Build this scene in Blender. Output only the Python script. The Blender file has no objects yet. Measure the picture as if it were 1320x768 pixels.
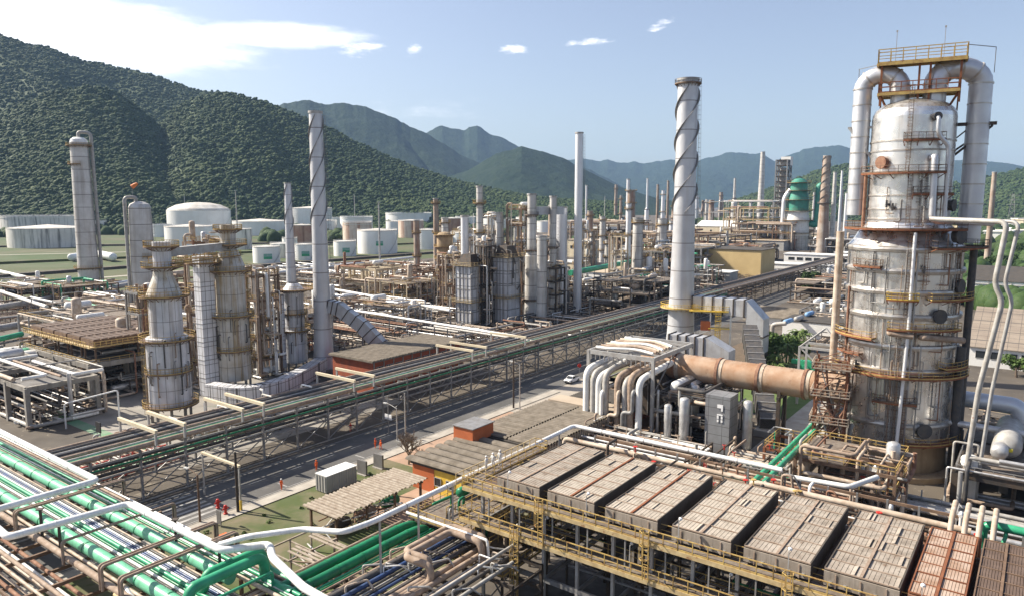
import bpy, math, random
import numpy as np
from mathutils import Vector, Matrix
R_ = math.radians
sin, cos, PI = math.sin, math.cos, math.pi
SC = bpy.context.scene
COL = SC.collection
# ------------------------------------------------------------------ image pixels to world, plant frame
CAMH = 44.0; FPX = 930.0; PITCH = math.atan(122.0 / FPX); TH = R_(53.5)
def G(px, py, z=0.0):
    """ground (or height z) point hit by the camera ray through an image pixel"""
    u = (px - 660) / FPX; v = (py - 384) / FPX
    t = (CAMH - z) / (sin(PITCH) + v * cos(PITCH))
    return (t * u, t * (cos(PITCH) - v * sin(PITCH)))
def HZ(X, Y, py):
    v = (py - 384) / FPX
    return CAMH + (-v * Y * cos(PITCH) - Y * sin(PITCH)) / (cos(PITCH) - v * sin(PITCH))
def DEP(X, Y, Z): return Y * cos(PITCH) - (Z - CAMH) * sin(PITCH)
def P(a, c, z=None):
    x = a * cos(TH) - c * sin(TH); y = a * sin(TH) + c * cos(TH)
    return (x, y) if z is None else (x, y, z)
def PL(X, Y): return (X * cos(TH) + Y * sin(TH), -X * sin(TH) + Y * cos(TH))
def face(X, Y): return -math.atan2(X, Y)
# ------------------------------------------------------------------ mesh builder
class MB:
    def __init__(s): s.v = []; s.f = []; s.sm = []
    def add(s, vs, fs, smooth=False):
        o = len(s.v); s.v.extend(vs)
        for f in fs: s.f.append(tuple(i + o for i in f)); s.sm.append(smooth)
    def box(s, cx, cy, cz, sx, sy, sz, rz=0.0):
        hx, hy, hz = sx / 2, sy / 2, sz / 2; ca, sa = cos(rz), sin(rz); vs = []
        for dz in (-hz, hz):
            for dx, dy in ((-hx, -hy), (hx, -hy), (hx, hy), (-hx, hy)):
                vs.append((cx + dx * ca - dy * sa, cy + dx * sa + dy * ca, cz + dz))
        s.add(vs, [(3, 2, 1, 0), (4, 5, 6, 7), (0, 1, 5, 4), (1, 2, 6, 5), (2, 3, 7, 6), (3, 0, 4, 7)])
        return s
    def b2(s, x0, y0, z0, x1, y1, z1):
        return s.box((x0 + x1) / 2, (y0 + y1) / 2, (z0 + z1) / 2, abs(x1 - x0), abs(y1 - y0), abs(z1 - z0))
    def bar(s, p, q, w, h=None):
        h = h or w; p = Vector(p); q = Vector(q); d = q - p
        if d.length < 1e-6: return s
        d.normalize(); up = Vector((0, 0, 1)) if abs(d.z) < .95 else Vector((0, 1, 0))
        sx = d.cross(up).normalized(); uy = sx.cross(d)
        vs = []
        for b in (p, q):
            for i, j in ((-1, -1), (1, -1), (1, 1), (-1, 1)):
                vs.append(tuple(b + sx * (i * w / 2) + uy * (j * h / 2)))
        s.add(vs, [(3, 2, 1, 0), (4, 5, 6, 7), (0, 1, 5, 4), (1, 2, 6, 5), (2, 3, 7, 6), (3, 0, 4, 7)])
        return s
    def tube(s, pts, r, n=8, cap=True):
        pts = [Vector(p) for p in pts]; m = len(pts)
        tang = []
        for i in range(m):
            if i == 0: t = pts[1] - pts[0]
            elif i == m - 1: t = pts[-1] - pts[-2]
            else: t = (pts[i] - pts[i - 1]).normalized() + (pts[i + 1] - pts[i]).normalized()
            if t.length < 1e-9: t = pts[min(i + 1, m - 1)] - pts[max(i - 1, 0)]
            tang.append(t.normalized())
        t0 = tang[0]; ref = Vector((0, 0, 1)) if abs(t0.z) < .9 else Vector((1, 0, 0))
        nrm = (ref - t0 * ref.dot(t0)).normalized()
        rs = r if isinstance(r, (list, tuple)) else [r] * m
        vs = []
        for i in range(m):
            if i:
                nrm = nrm - tang[i] * nrm.dot(tang[i])
                if nrm.length < 1e-6: nrm = tang[i].orthogonal()
                nrm.normalize()
            bi = tang[i].cross(nrm)
            k = 1.0
            if 0 < i < m - 1:
                c2 = (pts[i] - pts[i - 1]).normalized().dot((pts[i + 1] - pts[i]).normalized())
                k = 1.0
            for j in range(n):
                a = 2 * PI * j / n
                vs.append(tuple(pts[i] + (nrm * cos(a) + bi * sin(a)) * rs[i] * k))
        fs = []
        for i in range(m - 1):
            for j in range(n):
                fs.append((i * n + j, i * n + (j + 1) % n, (i + 1) * n + (j + 1) % n, (i + 1) * n + j))
        s.add(vs, fs, n > 4)
        if cap:
            s.add(vs[:n], [tuple(range(n - 1, -1, -1))]); s.add(vs[-n:], [tuple(range(n))])
        return s
    def lathe(s, prof, cx=0, cy=0, n=24, a0=0.0, a1=None):
        full = a1 is None
        if full: a1 = a0 + 2 * PI
        k = n if full else n + 1
        for (r0, z0), (r1, z1) in zip(prof[:-1], prof[1:]):
            vs = []
            for (r, z) in ((r0, z0), (r1, z1)):
                for j in range(k):
                    a = a0 + (a1 - a0) * j / n
                    vs.append((cx + r * sin(a), cy - r * cos(a), z))
            fs = []
            for j in range(n):
                j2 = (j + 1) % k
                fs.append((j, j2, k + j2, k + j))
            s.add(vs, fs, True)
        return s
    def disc(s, r, z, cx=0, cy=0, n=24, up=True):
        vs = [(cx + r * sin(2 * PI * j / n), cy - r * cos(2 * PI * j / n), z) for j in range(n)]
        s.add(vs, [tuple(range(n)) if up else tuple(range(n - 1, -1, -1))]); return s
    def cyl(s, cx, cy, z0, z1, r, n=16):
        s.lathe([(r, z0), (r, z1)], cx, cy, n); s.disc(r, z1, cx, cy, n); s.disc(r, z0, cx, cy, n, False); return s
    def quad(s, a, b, c, d): s.add([a, b, c, d], [(0, 1, 2, 3)]); return s
    def prism(s, poly, z0, z1):
        n = len(poly); vs = [(x, y, z0) for x, y in poly] + [(x, y, z1) for x, y in poly]
        s.add(vs, [tuple(range(n - 1, -1, -1)), tuple(range(n, 2 * n))] + [(i, (i + 1) % n, n + (i + 1) % n, n + i) for i in range(n)]); return s
    def capsule(s, p, q, r, n=14):
        """drum with dished ends"""
        p = Vector(p); q = Vector(q); d = (q - p).normalized(); e = r * .5
        pts = [p - d * e, p - d * e * .85, p - d * e * .5, p, q, q + d * e * .5, q + d * e * .85, q + d * e]
        s.tube(pts, [r * .05, r * .5, r * .85, r, r, r * .85, r * .5, r * .05], n); return s
    def build(s, name, m, parent=None, origin=None):
        me = bpy.data.meshes.new(name)
        v = s.v
        if origin is not None:
            ox, oy, oz = origin; v = [(x - ox, y - oy, z - oz) for x, y, z in v]
        me.from_pydata(v, [], s.f)
        me.polygons.foreach_set('use_smooth', s.sm)
        me.materials.append(m)
        o = bpy.data.objects.new(name, me); COL.objects.link(o)
        if parent is not None: o.parent = parent
        if origin is not None: o.location = origin
        return o
def np_mesh(name, V, F, m, parent=None, smooth=False):
    me = bpy.data.meshes.new(name); k = F.shape[1]
    me.vertices.add(len(V)); me.vertices.foreach_set('co', V.astype(np.float32).ravel())
    me.loops.add(F.size); me.loops.foreach_set('vertex_index', F.astype(np.int32).ravel())
    me.polygons.add(len(F)); me.polygons.foreach_set('loop_start', np.arange(0, F.size, k, dtype=np.int32))
    me.polygons.foreach_set('loop_total', np.full(len(F), k, dtype=np.int32))
    me.polygons.foreach_set('use_smooth', np.full(len(F), smooth))
    me.update(calc_edges=True); me.materials.append(m)
    o = bpy.data.objects.new(name, me); COL.objects.link(o)
    if parent is not None: o.parent = parent
    return o
def bend(pts, r, k=5):
    """round the corners of a polyline"""
    pts = [Vector(p) for p in pts]; out = [pts[0]]
    for i in range(1, len(pts) - 1):
        a, b, c = pts[i - 1], pts[i], pts[i + 1]
        d1 = (a - b); d2 = (c - b); rr = min(r, d1.length * .49, d2.length * .49)
        d1.normalize(); d2.normalize(); p0 = b + d1 * rr; p1 = b + d2 * rr
        for j in range(k + 1):
            t = j / k; out.append(p0 * (1 - t) ** 2 + b * 2 * t * (1 - t) + p1 * t * t)
    out.append(pts[-1]); return out
LABELS = {}
def tag(o, label, cat, group=None, kind=None):
    if label: o['label'] = label
    if cat: o['category'] = cat
    if group: o['group'] = group
    if kind or cat: o['kind'] = kind or 'thing'
    return o
def thing(name, label, cat, loc=(0, 0, 0), rz=0.0, group=None):
    o = bpy.data.objects.new(name, None); COL.objects.link(o)
    o.location = loc; o.rotation_euler = (0, 0, rz); o.empty_display_size = .5
    return tag(o, label, cat, group)
def copy_tree(o, loc=None, rz=None, label=None, parent=None):
    c = o.copy(); COL.objects.link(c)
    if parent is not None: c.parent = parent
    else:
        if loc is not None: c.location = loc
        if rz is not None: c.rotation_euler = (0, 0, rz)
        if label: c['label'] = label
    for ch in o.children: copy_tree(ch, parent=c)
    return c
def solo(name, label, cat, mb, m, group=None):
    xs = [v[0] for v in mb.v]; ys = [v[1] for v in mb.v]; zs = [v[2] for v in mb.v]
    og = ((min(xs) + max(xs)) / 2, (min(ys) + max(ys)) / 2, min(zs))
    return tag(mb.build(name, m, None, og), label, cat, group)
def pipe(label, pts, r, m, group=None, n=8, br=None, name='pipe'):
    if br is None: br = r * 2.2
    return solo(name, label, 'pipe', MB().tube(bend(pts, br) if len(pts) > 2 else pts, r, n), m, group)
def struct(o): o['kind'] = 'structure'; return o
# ------------------------------------------------------------------ materials
MT = {}
def nd(nt, t, **kw):
    n = nt.nodes.new(t)
    for k, v in kw.items(): setattr(n, k, v)
    return n
def lk(nt, a, b): nt.links.new(a, b)
def math_(nt, op, a, b=None):
    n = nd(nt, 'ShaderNodeMath', operation=op)
    for i, x in enumerate((a, b)):
        if x is None: continue
        if isinstance(x, (int, float)): n.inputs[i].default_value = x
        else: lk(nt, x, n.inputs[i])
    return n.outputs[0]
def mixc(nt, fac, a, b):
    n = nd(nt, 'ShaderNodeMix', data_type='RGBA')
    for sk, x in ((n.inputs[0], fac), (n.inputs[6], a), (n.inputs[7], b)):
        if isinstance(x, (int, float)): sk.default_value = x
        elif isinstance(x, tuple): sk.default_value = (*x, 1) if len(x) == 3 else x
        else: lk(nt, x, sk)
    return n.outputs[2]
def noise(nt, co, scale, det=4, rough=.6, stretch=None, lo=.35, hi=.65):
    if stretch:
        mp = nd(nt, 'ShaderNodeMapping'); mp.inputs['Scale'].default_value = stretch; lk(nt, co, mp.inputs[0]); co = mp.outputs[0]
    n = nd(nt, 'ShaderNodeTexNoise'); n.inputs['Scale'].default_value = scale; n.inputs['Detail'].default_value = det
    n.inputs['Roughness'].default_value = rough; lk(nt, co, n.inputs['Vector'])
    mr = nd(nt, 'ShaderNodeMapRange'); mr.inputs[1].default_value = lo; mr.inputs[2].default_value = hi
    lk(nt, n.outputs['Fac'], mr.inputs[0]); return mr.outputs[0]
def mat(name, col, col2=None, rough=.6, metal=0.0, sc=.6, lohi=(.35, .65), lnk=.85, streak=None, skcol=None, skamt=.7, rust=None,
        bump=0.0, bsc=3.0, bd=.08, cyl=None, boxg=None, line=(.05, .05, .05), lw=.06, corr=None, spec=.4):
    m = bpy.data.materials.new(name); m.use_nodes = True; nt = m.node_tree
    b = nt.nodes['Principled BSDF']; tc = nd(nt, 'ShaderNodeTexCoord'); co = tc.outputs['Object']
    c = nd(nt, 'ShaderNodeRGB').outputs[0]; c.default_value = (*col, 1)
    if col2: c = mixc(nt, noise(nt, co, sc, lo=lohi[0], hi=lohi[1]), c, col2)
    if streak: c = mixc(nt, math_(nt, 'MULTIPLY', noise(nt, co, streak, 5, .65, (1, 1, .06), .5, .68), skamt), c, skcol or (.12, .08, .05))
    if rust: c = mixc(nt, math_(nt, 'MULTIPLY', noise(nt, co, rust[0], 6, .7, None, rust[1], rust[1] + .1), .85), c, rust[2] if len(rust) > 2 else (.2, .075, .03))
    if cyl or boxg:
        sp = nd(nt, 'ShaderNodeSeparateXYZ'); lk(nt, co, sp.inputs[0])
        def ln(x, period, w):
            fr = math_(nt, 'FRACT', math_(nt, 'ADD', math_(nt, 'DIVIDE', x, period), 100.5))
            return math_(nt, 'LESS_THAN', fr, w / period)
        if cyl:
            nseg, h, rad = cyl
            l = ln(sp.outputs[2], h, lw)
            if nseg: l = math_(nt, 'MAXIMUM', l, ln(math_(nt, 'ARCTAN2', sp.outputs[1], sp.outputs[0]), 2 * PI / nseg, lw / rad))
        else:
            w, h = boxg
            l = math_(nt, 'MAXIMUM', ln(sp.outputs[0], w, lw), ln(sp.outputs[2], h, lw))
            l = math_(nt, 'MAXIMUM', l, ln(sp.outputs[1], w, lw))
        c = mixc(nt, math_(nt, 'MULTIPLY', l, lnk), c, line)
    lk(nt, c, b.inputs['Base Color'])
    b.inputs['Metallic'].default_value = metal; b.inputs['Specular IOR Level'].default_value = spec
    rn = noise(nt, co, sc * 2.3, 4)
    mr = nd(nt, 'ShaderNodeMapRange'); mr.inputs[3].default_value = max(.08, rough - .12); mr.inputs[4].default_value = min(1, rough + .12)
    lk(nt, rn, mr.inputs[0]); lk(nt, mr.outputs[0], b.inputs['Roughness'])
    if bump or corr:
        bp = nd(nt, 'ShaderNodeBump'); bp.inputs['Strength'].default_value = bump or .6
        if corr:
            w = nd(nt, 'ShaderNodeTexWave', bands_direction=corr[0]); w.inputs['Scale'].default_value = corr[1]; lk(nt, co, w.inputs[0])
            bp.inputs['Distance'].default_value = .1; lk(nt, w.outputs['Fac'], bp.inputs['Height'])
        else:
            bp.inputs['Distance'].default_value = bd; lk(nt, noise(nt, co, bsc, 6, .6, None, .2, .8), bp.inputs['Height'])
        lk(nt, bp.outputs[0], b.inputs['Normal'])
    MT[name] = m; return m
RUST = (.19, .075, .032)
mat('white_paint', (.78, .78, .76), (.68, .67, .64), .4, 0, .5, rust=(1.5, .68), streak=2.0, skcol=(.45, .4, .34), skamt=.35)
mat('white_bright', (.8, .8, .79), (.66, .65, .62), .38, 0, .4, lohi=(.4, .8), rust=(1.2, .7, (.4, .34, .27)), streak=2.5, skcol=(.4, .37, .33), skamt=.4)
mat('pipe_grey', (.42, .41, .39), (.3, .28, .25), .55, .1, .8, rust=(1.0, .62))
mat('pipe_silver', (.6, .6, .6), (.45, .44, .43), .42, .55, .7, rust=(1.2, .7))
mat('pipe_beige', (.52, .44, .36), (.34, .26, .19), .7, 0, .8, rust=(1.4, .6))
mat('pipe_rust', (.3, .17, .11), (.17, .08, .05), .85, 0, 1.2)
mat('pipe_brown', (.36, .28, .22), (.24, .17, .12), .8, 0, 1.2)
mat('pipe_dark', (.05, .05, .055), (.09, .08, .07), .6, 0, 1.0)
mat('pipe_blue', (.03, .07, .2), (.05, .07, .12), .45, 0, 1.0)
mat('green_light', (.16, .49, .31), (.12, .39, .24), .4, 0, .5, streak=2.5, skcol=(.1, .2, .13), skamt=.4)
mat('green_mid', (.045, .36, .19), (.03, .25, .13), .42, 0, .6)
mat('green_dark', (.012, .2, .085), (.012, .13, .06), .4, 0, .7)
mat('teal', (.05, .3, .22), (.06, .2, .15), .5, 0, .3)
mat('yellow', (.5, .36, .12), (.34, .22, .08), .65, 0, 1.2, rust=(2.0, .56))
mat('yellow_pale', (.54, .43, .24), (.36, .26, .13), .7, 0, 1.0, rust=(1.5, .57))
mat('yellow_bright', (.75, .52, .08), (.62, .42, .06), .55, 0, .8)
mat('beige', (.58, .5, .36), (.46, .37, .25), .75, 0, .5, streak=1.2, skcol=(.25, .18, .12), skamt=.5)
mat('steel', (.27, .27, .27), (.19, .18, .17), .55, .25, .8, rust=(1.0, .63))
mat('steel_light', (.42, .42, .41), (.33, .31, .29), .55, .2, .8, rust=(1.0, .66))
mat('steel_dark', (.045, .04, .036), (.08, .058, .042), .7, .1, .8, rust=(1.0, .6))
mat('steel_brown', (.2, .13, .085), (.12, .075, .05), .8, 0, .9)
mat('grating', (.2, .17, .14), (.12, .09, .07), .8, 0, 1.5)
mat('concrete', (.33, .31, .28), (.24, .22, .19), .85, 0, .35, streak=.8, skcol=(.12, .1, .08), skamt=.5, bump=.3)
mat('concrete_dark', (.17, .165, .16), (.11, .1, .095), .85, 0, .35)
mat('concrete_tan', (.42, .32, .2), (.33, .24, .15), .85, 0, .5, streak=.8, skcol=(.2, .13, .08), skamt=.6)
mat('alu', (.8, .79, .77), (.68, .66, .63), .32, .84, .28, streak=.9, skcol=(.36, .28, .2), skamt=.42, rust=(.5, .7, (.34, .24, .15)))
mat('alu_ring', (.55, .53, .5), (.4, .36, .32), .42, .75, .5, rust=(1.0, .64, (.28, .18, .1)))
mat('alu_dull', (.56, .56, .56), (.45, .44, .43), .5, .5, .4, streak=.8, skcol=(.25, .2, .15), skamt=.5)
mat('vapor', (.62, .63, .65), (.54, .54, .56), .4, .55, .2, rust=(.6, .72, (.3, .2, .12)))
mat('stack_silver', (.6, .61, .63), (.5, .5, .52), .45, .35, .15, streak=.4, skcol=(.4, .36, .32), skamt=.35, cyl=(0, 7.4, 3), line=(.16, .14, .13), lw=.22)
mat('stack_clean', (.74, .75, .77), (.68, .68, .7), .4, .3, .1)
mat('stack_grey', (.6, .59, .57), (.47, .45, .42), .55, .3, .2, cyl=(0, 5.6, 3), line=(.1, .09, .08), lw=.22, streak=.5, skcol=(.2, .16, .12), skamt=.45)
mat('stack_rusty', (.42, .37, .32), (.25, .17, .12), .7, .1, .12, streak=.3, skcol=(.25, .1, .05), skamt=.7)
mat('clad', (.66, .67, .7), (.54, .54, .56), .5, .25, .3, streak=.7, skcol=(.22, .17, .12), skamt=.5, cyl=(16, 4.6, 4.0), line=(.07, .06, .055), lw=.11, lnk=.7)
mat('clad_stained', (.58, .57, .54), (.44, .4, .34), .55, .2, .3, streak=.8, skcol=(.3, .2, .07), skamt=.8, cyl=(14, 4.2, 3.6), line=(.06, .05, .045), lw=.11, lnk=.7)
mat('clad_box', (.7, .71, .75), (.6, .6, .62), .5, .25, .3, boxg=(1.35, 2.1), line=(.07, .065, .06), lw=.12, streak=.6, skcol=(.25, .2, .15), skamt=.35)
mat('duct', (.5, .51, .53), (.4, .4, .41), .45, .3, .4, streak=1.0, skcol=(.3, .25, .2), skamt=.35)
mat('duct_grey', (.24, .25, .26), (.18, .18, .19), .6, .2, .4, boxg=(2.5, 1.6), lw=.08)
mat('heater_box', (.62, .63, .66), (.48, .48, .5), .55, .2, .25, boxg=(2.3, 4.2), line=(.05, .05, .05), lw=.2, streak=.5, skcol=(.18, .14, .1), skamt=.5)
mat('orange_duct', (.36, .2, .11), (.46, .34, .25), .65, .15, .3, rust=(.5, .6, (.24, .12, .06)), cyl=None, streak=None, corr=('X', 2.2))
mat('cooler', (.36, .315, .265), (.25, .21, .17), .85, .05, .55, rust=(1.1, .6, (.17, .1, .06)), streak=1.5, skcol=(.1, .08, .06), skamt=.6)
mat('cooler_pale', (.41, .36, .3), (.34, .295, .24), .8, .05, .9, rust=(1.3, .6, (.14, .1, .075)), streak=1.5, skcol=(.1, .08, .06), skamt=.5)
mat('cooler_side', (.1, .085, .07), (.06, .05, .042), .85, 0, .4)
mat('cooler_rust', (.4, .31, .25), (.27, .17, .115), .85, 0, .6, rust=(.9, .62, (.2, .09, .05)))
mat('cooler_dark', (.13, .09, .07), (.09, .06, .045), .8, 0, .8)
mat('rust_beam', (.24, .09, .04), (.16, .06, .03), .85, 0, 1.0)
mat('brick', (.36, .095, .045), (.28, .075, .04), .85, 0, .6, lohi=(.3, .7), streak=.6, skcol=(.18, .08, .05), skamt=.5)
mat('orange_wall', (.5, .14, .05), (.42, .115, .04), .75, 0, .5)
mat('roof_fibre', (.2, .17, .135), (.125, .105, .08), .9, 0, .6, bump=.3, bsc=4)
mat('roof_dark', (.075, .065, .055), (.05, .045, .04), .9, 0, .6)
mat('roof_tan', (.42, .35, .27), (.34, .27, .2), .85, 0, .1)
mat('slat', (.36, .31, .25), (.24, .19, .145), .9, 0, 1.2)
mat('wall_cream', (.66, .58, .42), (.56, .48, .34), .8, 0, .15, streak=.3, skcol=(.35, .27, .18), skamt=.4)
mat('wall_tan', (.6, .45, .22), (.52, .38, .18), .8, 0, .1, corr=('X', 1.2))
mat('wall_white', (.78, .77, .74), (.7, .69, .66), .7, 0, .15)
mat('wall_grey', (.4, .39, .37), (.33, .32, .3), .8, 0, .15)
mat('roof_white', (.72, .72, .71), (.6, .6, .58), .6, 0, .2)
mat('block_wall', (.27, .225, .18), (.22, .18, .145), .85, 0, .2, boxg=(2.4, 1.9), lw=.1)
mat('glass', (.03, .035, .04), None, .12, 0, 1)
mat('tank_white', (.8, .8, .79), (.72, .71, .69), .45, 0, .06, streak=.12, skcol=(.5, .46, .4), skamt=.3)
mat('tank_stain', (.72, .7, .66), (.6, .57, .52), .6, 0, .06, streak=.3, skcol=(.06, .06, .055), skamt=.85)
mat('tank_rust', (.66, .58, .5), (.5, .38, .3), .7, 0, .06, streak=.24, skcol=(.3, .1, .04), skamt=.9)
mat('tank_red', (.34, .17, .12), (.42, .28, .2), .8, 0, .1, streak=.3, skcol=(.16, .07, .04), skamt=.8)
mat('tank_roof', (.6, .58, .54), (.45, .41, .36), .7, 0, .1)
mat('rock_white', (.6, .58, .54), (.4, .38, .34), .8, 0, .2)
mat('red', (.5, .03, .02), (.4, .03, .02), .5, 0, 1)
mat('orange_cloth', (.75, .14, .03), (.65, .1, .02), .8, 0, 4)
mat('white_cloth', (.75, .74, .7), (.65, .63, .6), .8, 0, 4)
mat('skin', (.35, .2, .13), None, .6)
mat('black', (.015, .015, .016), (.03, .03, .03), .6)
mat('tyre', (.02, .02, .02), None, .8)
mat('car_white', (.78, .78, .78), None, .25, 0, 1)
mat('bark', (.12, .09, .065), (.07, .05, .04), .9, 0, 2)
mat('bare_twig', (.2, .155, .12), (.15, .11, .085), .9, 0, 2)
mat('windsock', (.75, .25, .08), (.65, .2, .06), .7)
mat('blue_sheet', (.12, .3, .55), (.3, .42, .6), .6, 0, .8)
mat('lamp_head', (.5, .5, .48), None, .5)
mat('tag_yellow', (.7, .6, .05), None, .5)
mat('sign_white', (.75, .75, .75), None, .5)
mat('sign_teal', (.12, .35, .28), (.3, .4, .38), .5, 0, 1)
def leafmat(name, a, b, sc, rough=.7, haz=None):
    m = mat(name, a, b, rough, 0, sc, lohi=(.3, .7), spec=.25)
    bs = m.node_tree.nodes['Principled BSDF']
    return m
leafmat('leaf', (.05, .095, .02), (.09, .14, .035), .8)
leafmat('leaf_dark', (.025, .055, .014), (.05, .085, .024), .6)
leafmat('palm', (.075, .12, .03), (.12, .16, .05), .8)
mat('forest', (.017, .039, .013), (.05, .078, .026), .8, 0, .09, lohi=(.3, .7), rust=(.0065, .5, (.055, .08, .026)), spec=.2)
mat('forest_far', (.008, .021, .012), (.022, .038, .019), .9, 0, .012, lohi=(.3, .7), bump=.9, bsc=.035, bd=9, spec=.1)
# ================================================================== camera, light, air
rnd = random.Random(7); nr = np.random.RandomState(11)
cam = bpy.data.cameras.new('camera'); co_ = bpy.data.objects.new('camera', cam); COL.objects.link(co_)
cam.sensor_width = 36; cam.lens = 36 * FPX / 1320; cam.clip_end = 40000; cam.clip_start = .5
co_.location = (0, 0, CAMH); co_.rotation_euler = (PI / 2 - PITCH, 0, 0); SC.camera = co_
SUN_EL = R_(40); sx, sy = -.955, .297
w = bpy.data.worlds.new('World'); SC.world = w; w.use_nodes = True; nt = w.node_tree
bg = nt.nodes['Background']; sky = nd(nt, 'ShaderNodeTexSky', sky_type='NISHITA')
sky.sun_disc = False; sky.sun_elevation = SUN_EL; sky.sun_rotation = math.atan2(sx, sy)
sky.air_density = 1.0; sky.dust_density = 1.8; sky.ozone_density = 1.6
tc = nd(nt, 'ShaderNodeTexCoord'); sp = nd(nt, 'ShaderNodeSeparateXYZ'); lk(nt, tc.outputs['Generated'], sp.inputs[0])
az = math_(nt, 'ARCTAN2', sp.outputs[0], sp.outputs[1])
hyp = math_(nt, 'SQRT', math_(nt, 'ADD', math_(nt, 'POWER', sp.outputs[0], 2), math_(nt, 'POWER', sp.outputs[1], 2)))
el = math_(nt, 'DIVIDE', sp.outputs[2], hyp)
cmb = nd(nt, 'ShaderNodeCombineXYZ'); lk(nt, az, cmb.inputs[0]); lk(nt, el, cmb.inputs[1])
cn = noise(nt, cmb.outputs[0], 6.0, 10, .68, (1, 5.5, 1), .3, .7)
cf = noise(nt, cmb.outputs[0], 30.0, 8, .65, (1, 2.8, 1), .32, .7)
def blob(a0, e0, ra, re, tilt=0.0):
    da = math_(nt, 'SUBTRACT', az, a0)
    de = math_(nt, 'SUBTRACT', math_(nt, 'SUBTRACT', el, e0), math_(nt, 'MULTIPLY', da, tilt))
    q = math_(nt, 'ADD', math_(nt, 'POWER', math_(nt, 'DIVIDE', da, ra), 2), math_(nt, 'POWER', math_(nt, 'DIVIDE', de, re), 2))
    return math_(nt, 'MAXIMUM', math_(nt, 'SUBTRACT', 1.0, q), 0.0)
big = math_(nt, 'MAXIMUM', blob(-.55, .2, .3, .06, -.06), blob(-.3, .212, .16, .022, .03))
big = math_(nt, 'MAXIMUM', big, math_(nt, 'MULTIPLY', blob(-.13, .125, .2, .03, .0), .38))
big = math_(nt, 'MULTIPLY', big, 2.2)
def smooth_(x, lo, hi):
    n = nd(nt, 'ShaderNodeMapRange', interpolation_type='SMOOTHSTEP'); n.inputs[1].default_value = lo; n.inputs[2].default_value = hi; lk(nt, x, n.inputs[0]); return n.outputs[0]
m1 = smooth_(math_(nt, 'ADD', math_(nt, 'MULTIPLY', big, .62), math_(nt, 'ADD', math_(nt, 'MULTIPLY', cn, .5), math_(nt, 'MULTIPLY', cf, .25))), .74, 1.75)
m1 = math_(nt, 'MULTIPLY', m1, smooth_(big, .0, .5))
small = None
for a0, e0, ra, re, t in ((0.0, .203, .035, .011, 0), (.1, .212, .05, .007, .05), (.2, .232, .03, .01, .25), (-.13, .2, .02, .012, .2), (-.2, .2, .045, .016, .1), (.3, .3, .04, .008, .2), (-.62, .27, .12, .014, -.1), (-.3, .285, .05, .01, .1)):
    b_ = blob(a0, e0, ra, re, t); small = b_ if small is None else math_(nt, 'MAXIMUM', small, b_)
m2 = math_(nt, 'MULTIPLY', smooth_(math_(nt, 'ADD', math_(nt, 'MULTIPLY', small, .8), math_(nt, 'MULTIPLY', cf, .7)), .75, 1.4), smooth_(small, .0, .4))
msk = nd(nt, 'ShaderNodeClamp'); lk(nt, math_(nt, 'MAXIMUM', m1, m2), msk.inputs[0]); msk.inputs[2].default_value = .93
hs_ = nd(nt, 'ShaderNodeHueSaturation'); hs_.inputs['Hue'].default_value = .51; hs_.inputs['Saturation'].default_value = .8; lk(nt, sky.outputs[0], hs_.inputs['Color'])
skyc = mixc(nt, msk.outputs[0], hs_.outputs[0], (10.0, 9.9, 10.0))
lk(nt, skyc, bg.inputs['Color']); bg.inputs['Strength'].default_value = .085
sl = bpy.data.lights.new('sun', 'SUN'); so = bpy.data.objects.new('sun', sl); COL.objects.link(so)
sl.energy = 5.0; sl.angle = R_(.5); sl.color = (1, .91, .77)
sd = Vector((sx * cos(SUN_EL), sy * cos(SUN_EL), sin(SUN_EL))); so.rotation_euler = sd.to_track_quat('Z', 'Y').to_euler()
SC.view_settings.view_transform = 'Standard'; SC.view_settings.look = 'None'; SC.view_settings.gamma = 1
SC.view_settings.exposure = 1.0
SC.cycles.diffuse_bounces = 2
hz_ = MB().b2(-14000, -900, -2, 14000, 13600, 960)
hm = bpy.data.materials.new('haze_air'); hm.use_nodes = True; hn = hm.node_tree; hn.nodes.clear()
ho = nd(hn, 'ShaderNodeOutputMaterial'); hv = nd(hn, 'ShaderNodeVolumePrincipled')
hv.inputs['Color'].default_value = (.42, .64, 1.0, 1); hv.inputs['Density'].default_value = 4.6e-5; hv.inputs['Anisotropy'].default_value = .0
lk(hn, hv.outputs[0], ho.inputs['Volume'])
ob = hz_.build('haze', hm); tag(ob, 'pale blue haze over the whole valley', 'haze', kind='stuff')
# ================================================================== ground, roads
def sheet(name, poly, z, m):
    mb = MB(); mb.add([(x, y, z) for x, y in poly], [tuple(range(len(poly)))]); return struct(mb.build(name, m))
def psheet(name, a0, c0, a1, c1, z, m):
    return sheet(name, [P(a0, c0), P(a1, c0), P(a1, c1), P(a0, c1)], z, m)
gm = mat('ground_dirt', (.125, .105, .083), (.055, .047, .04), .9, 0, .05, lohi=(.3, .7), rust=(.25, .58, (.3, .26, .2)))
am = mat('asphalt', (.115, .11, .105), (.075, .073, .07), .9, 0, .1, rust=(.22, .58, (.16, .15, .13)))
lm = mat('lawn', (.07, .092, .028), (.17, .14, .088), .95, 0, .14, lohi=(.4, .66), rust=(.4, .6, (.055, .09, .02)))
fm = mat('field', (.04, .078, .018), (.1, .09, .048), .95, 0, .014, lohi=(.3, .7), rust=(.03, .6, (.16, .14, .1)))
pm = mat('pavement', (.4, .37, .32), (.3, .27, .23), .9, 0, .4)
ym = mat('yard', (.3, .28, .25), (.19, .175, .155), .9, 0, .12, rust=(.18, .6, (.12, .16, .11)))
tm = mat('yard_tan', (.4, .27, .19), (.3, .2, .14), .9, 0, .3)
lnm = mat('road_paint', (.42, .41, .39), (.2, .195, .19), .7, 0, .8)
ob = MB().b2(-13500, -800, -1.2, 13500, 13300, 0).build('ground', gm); struct(ob)
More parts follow.
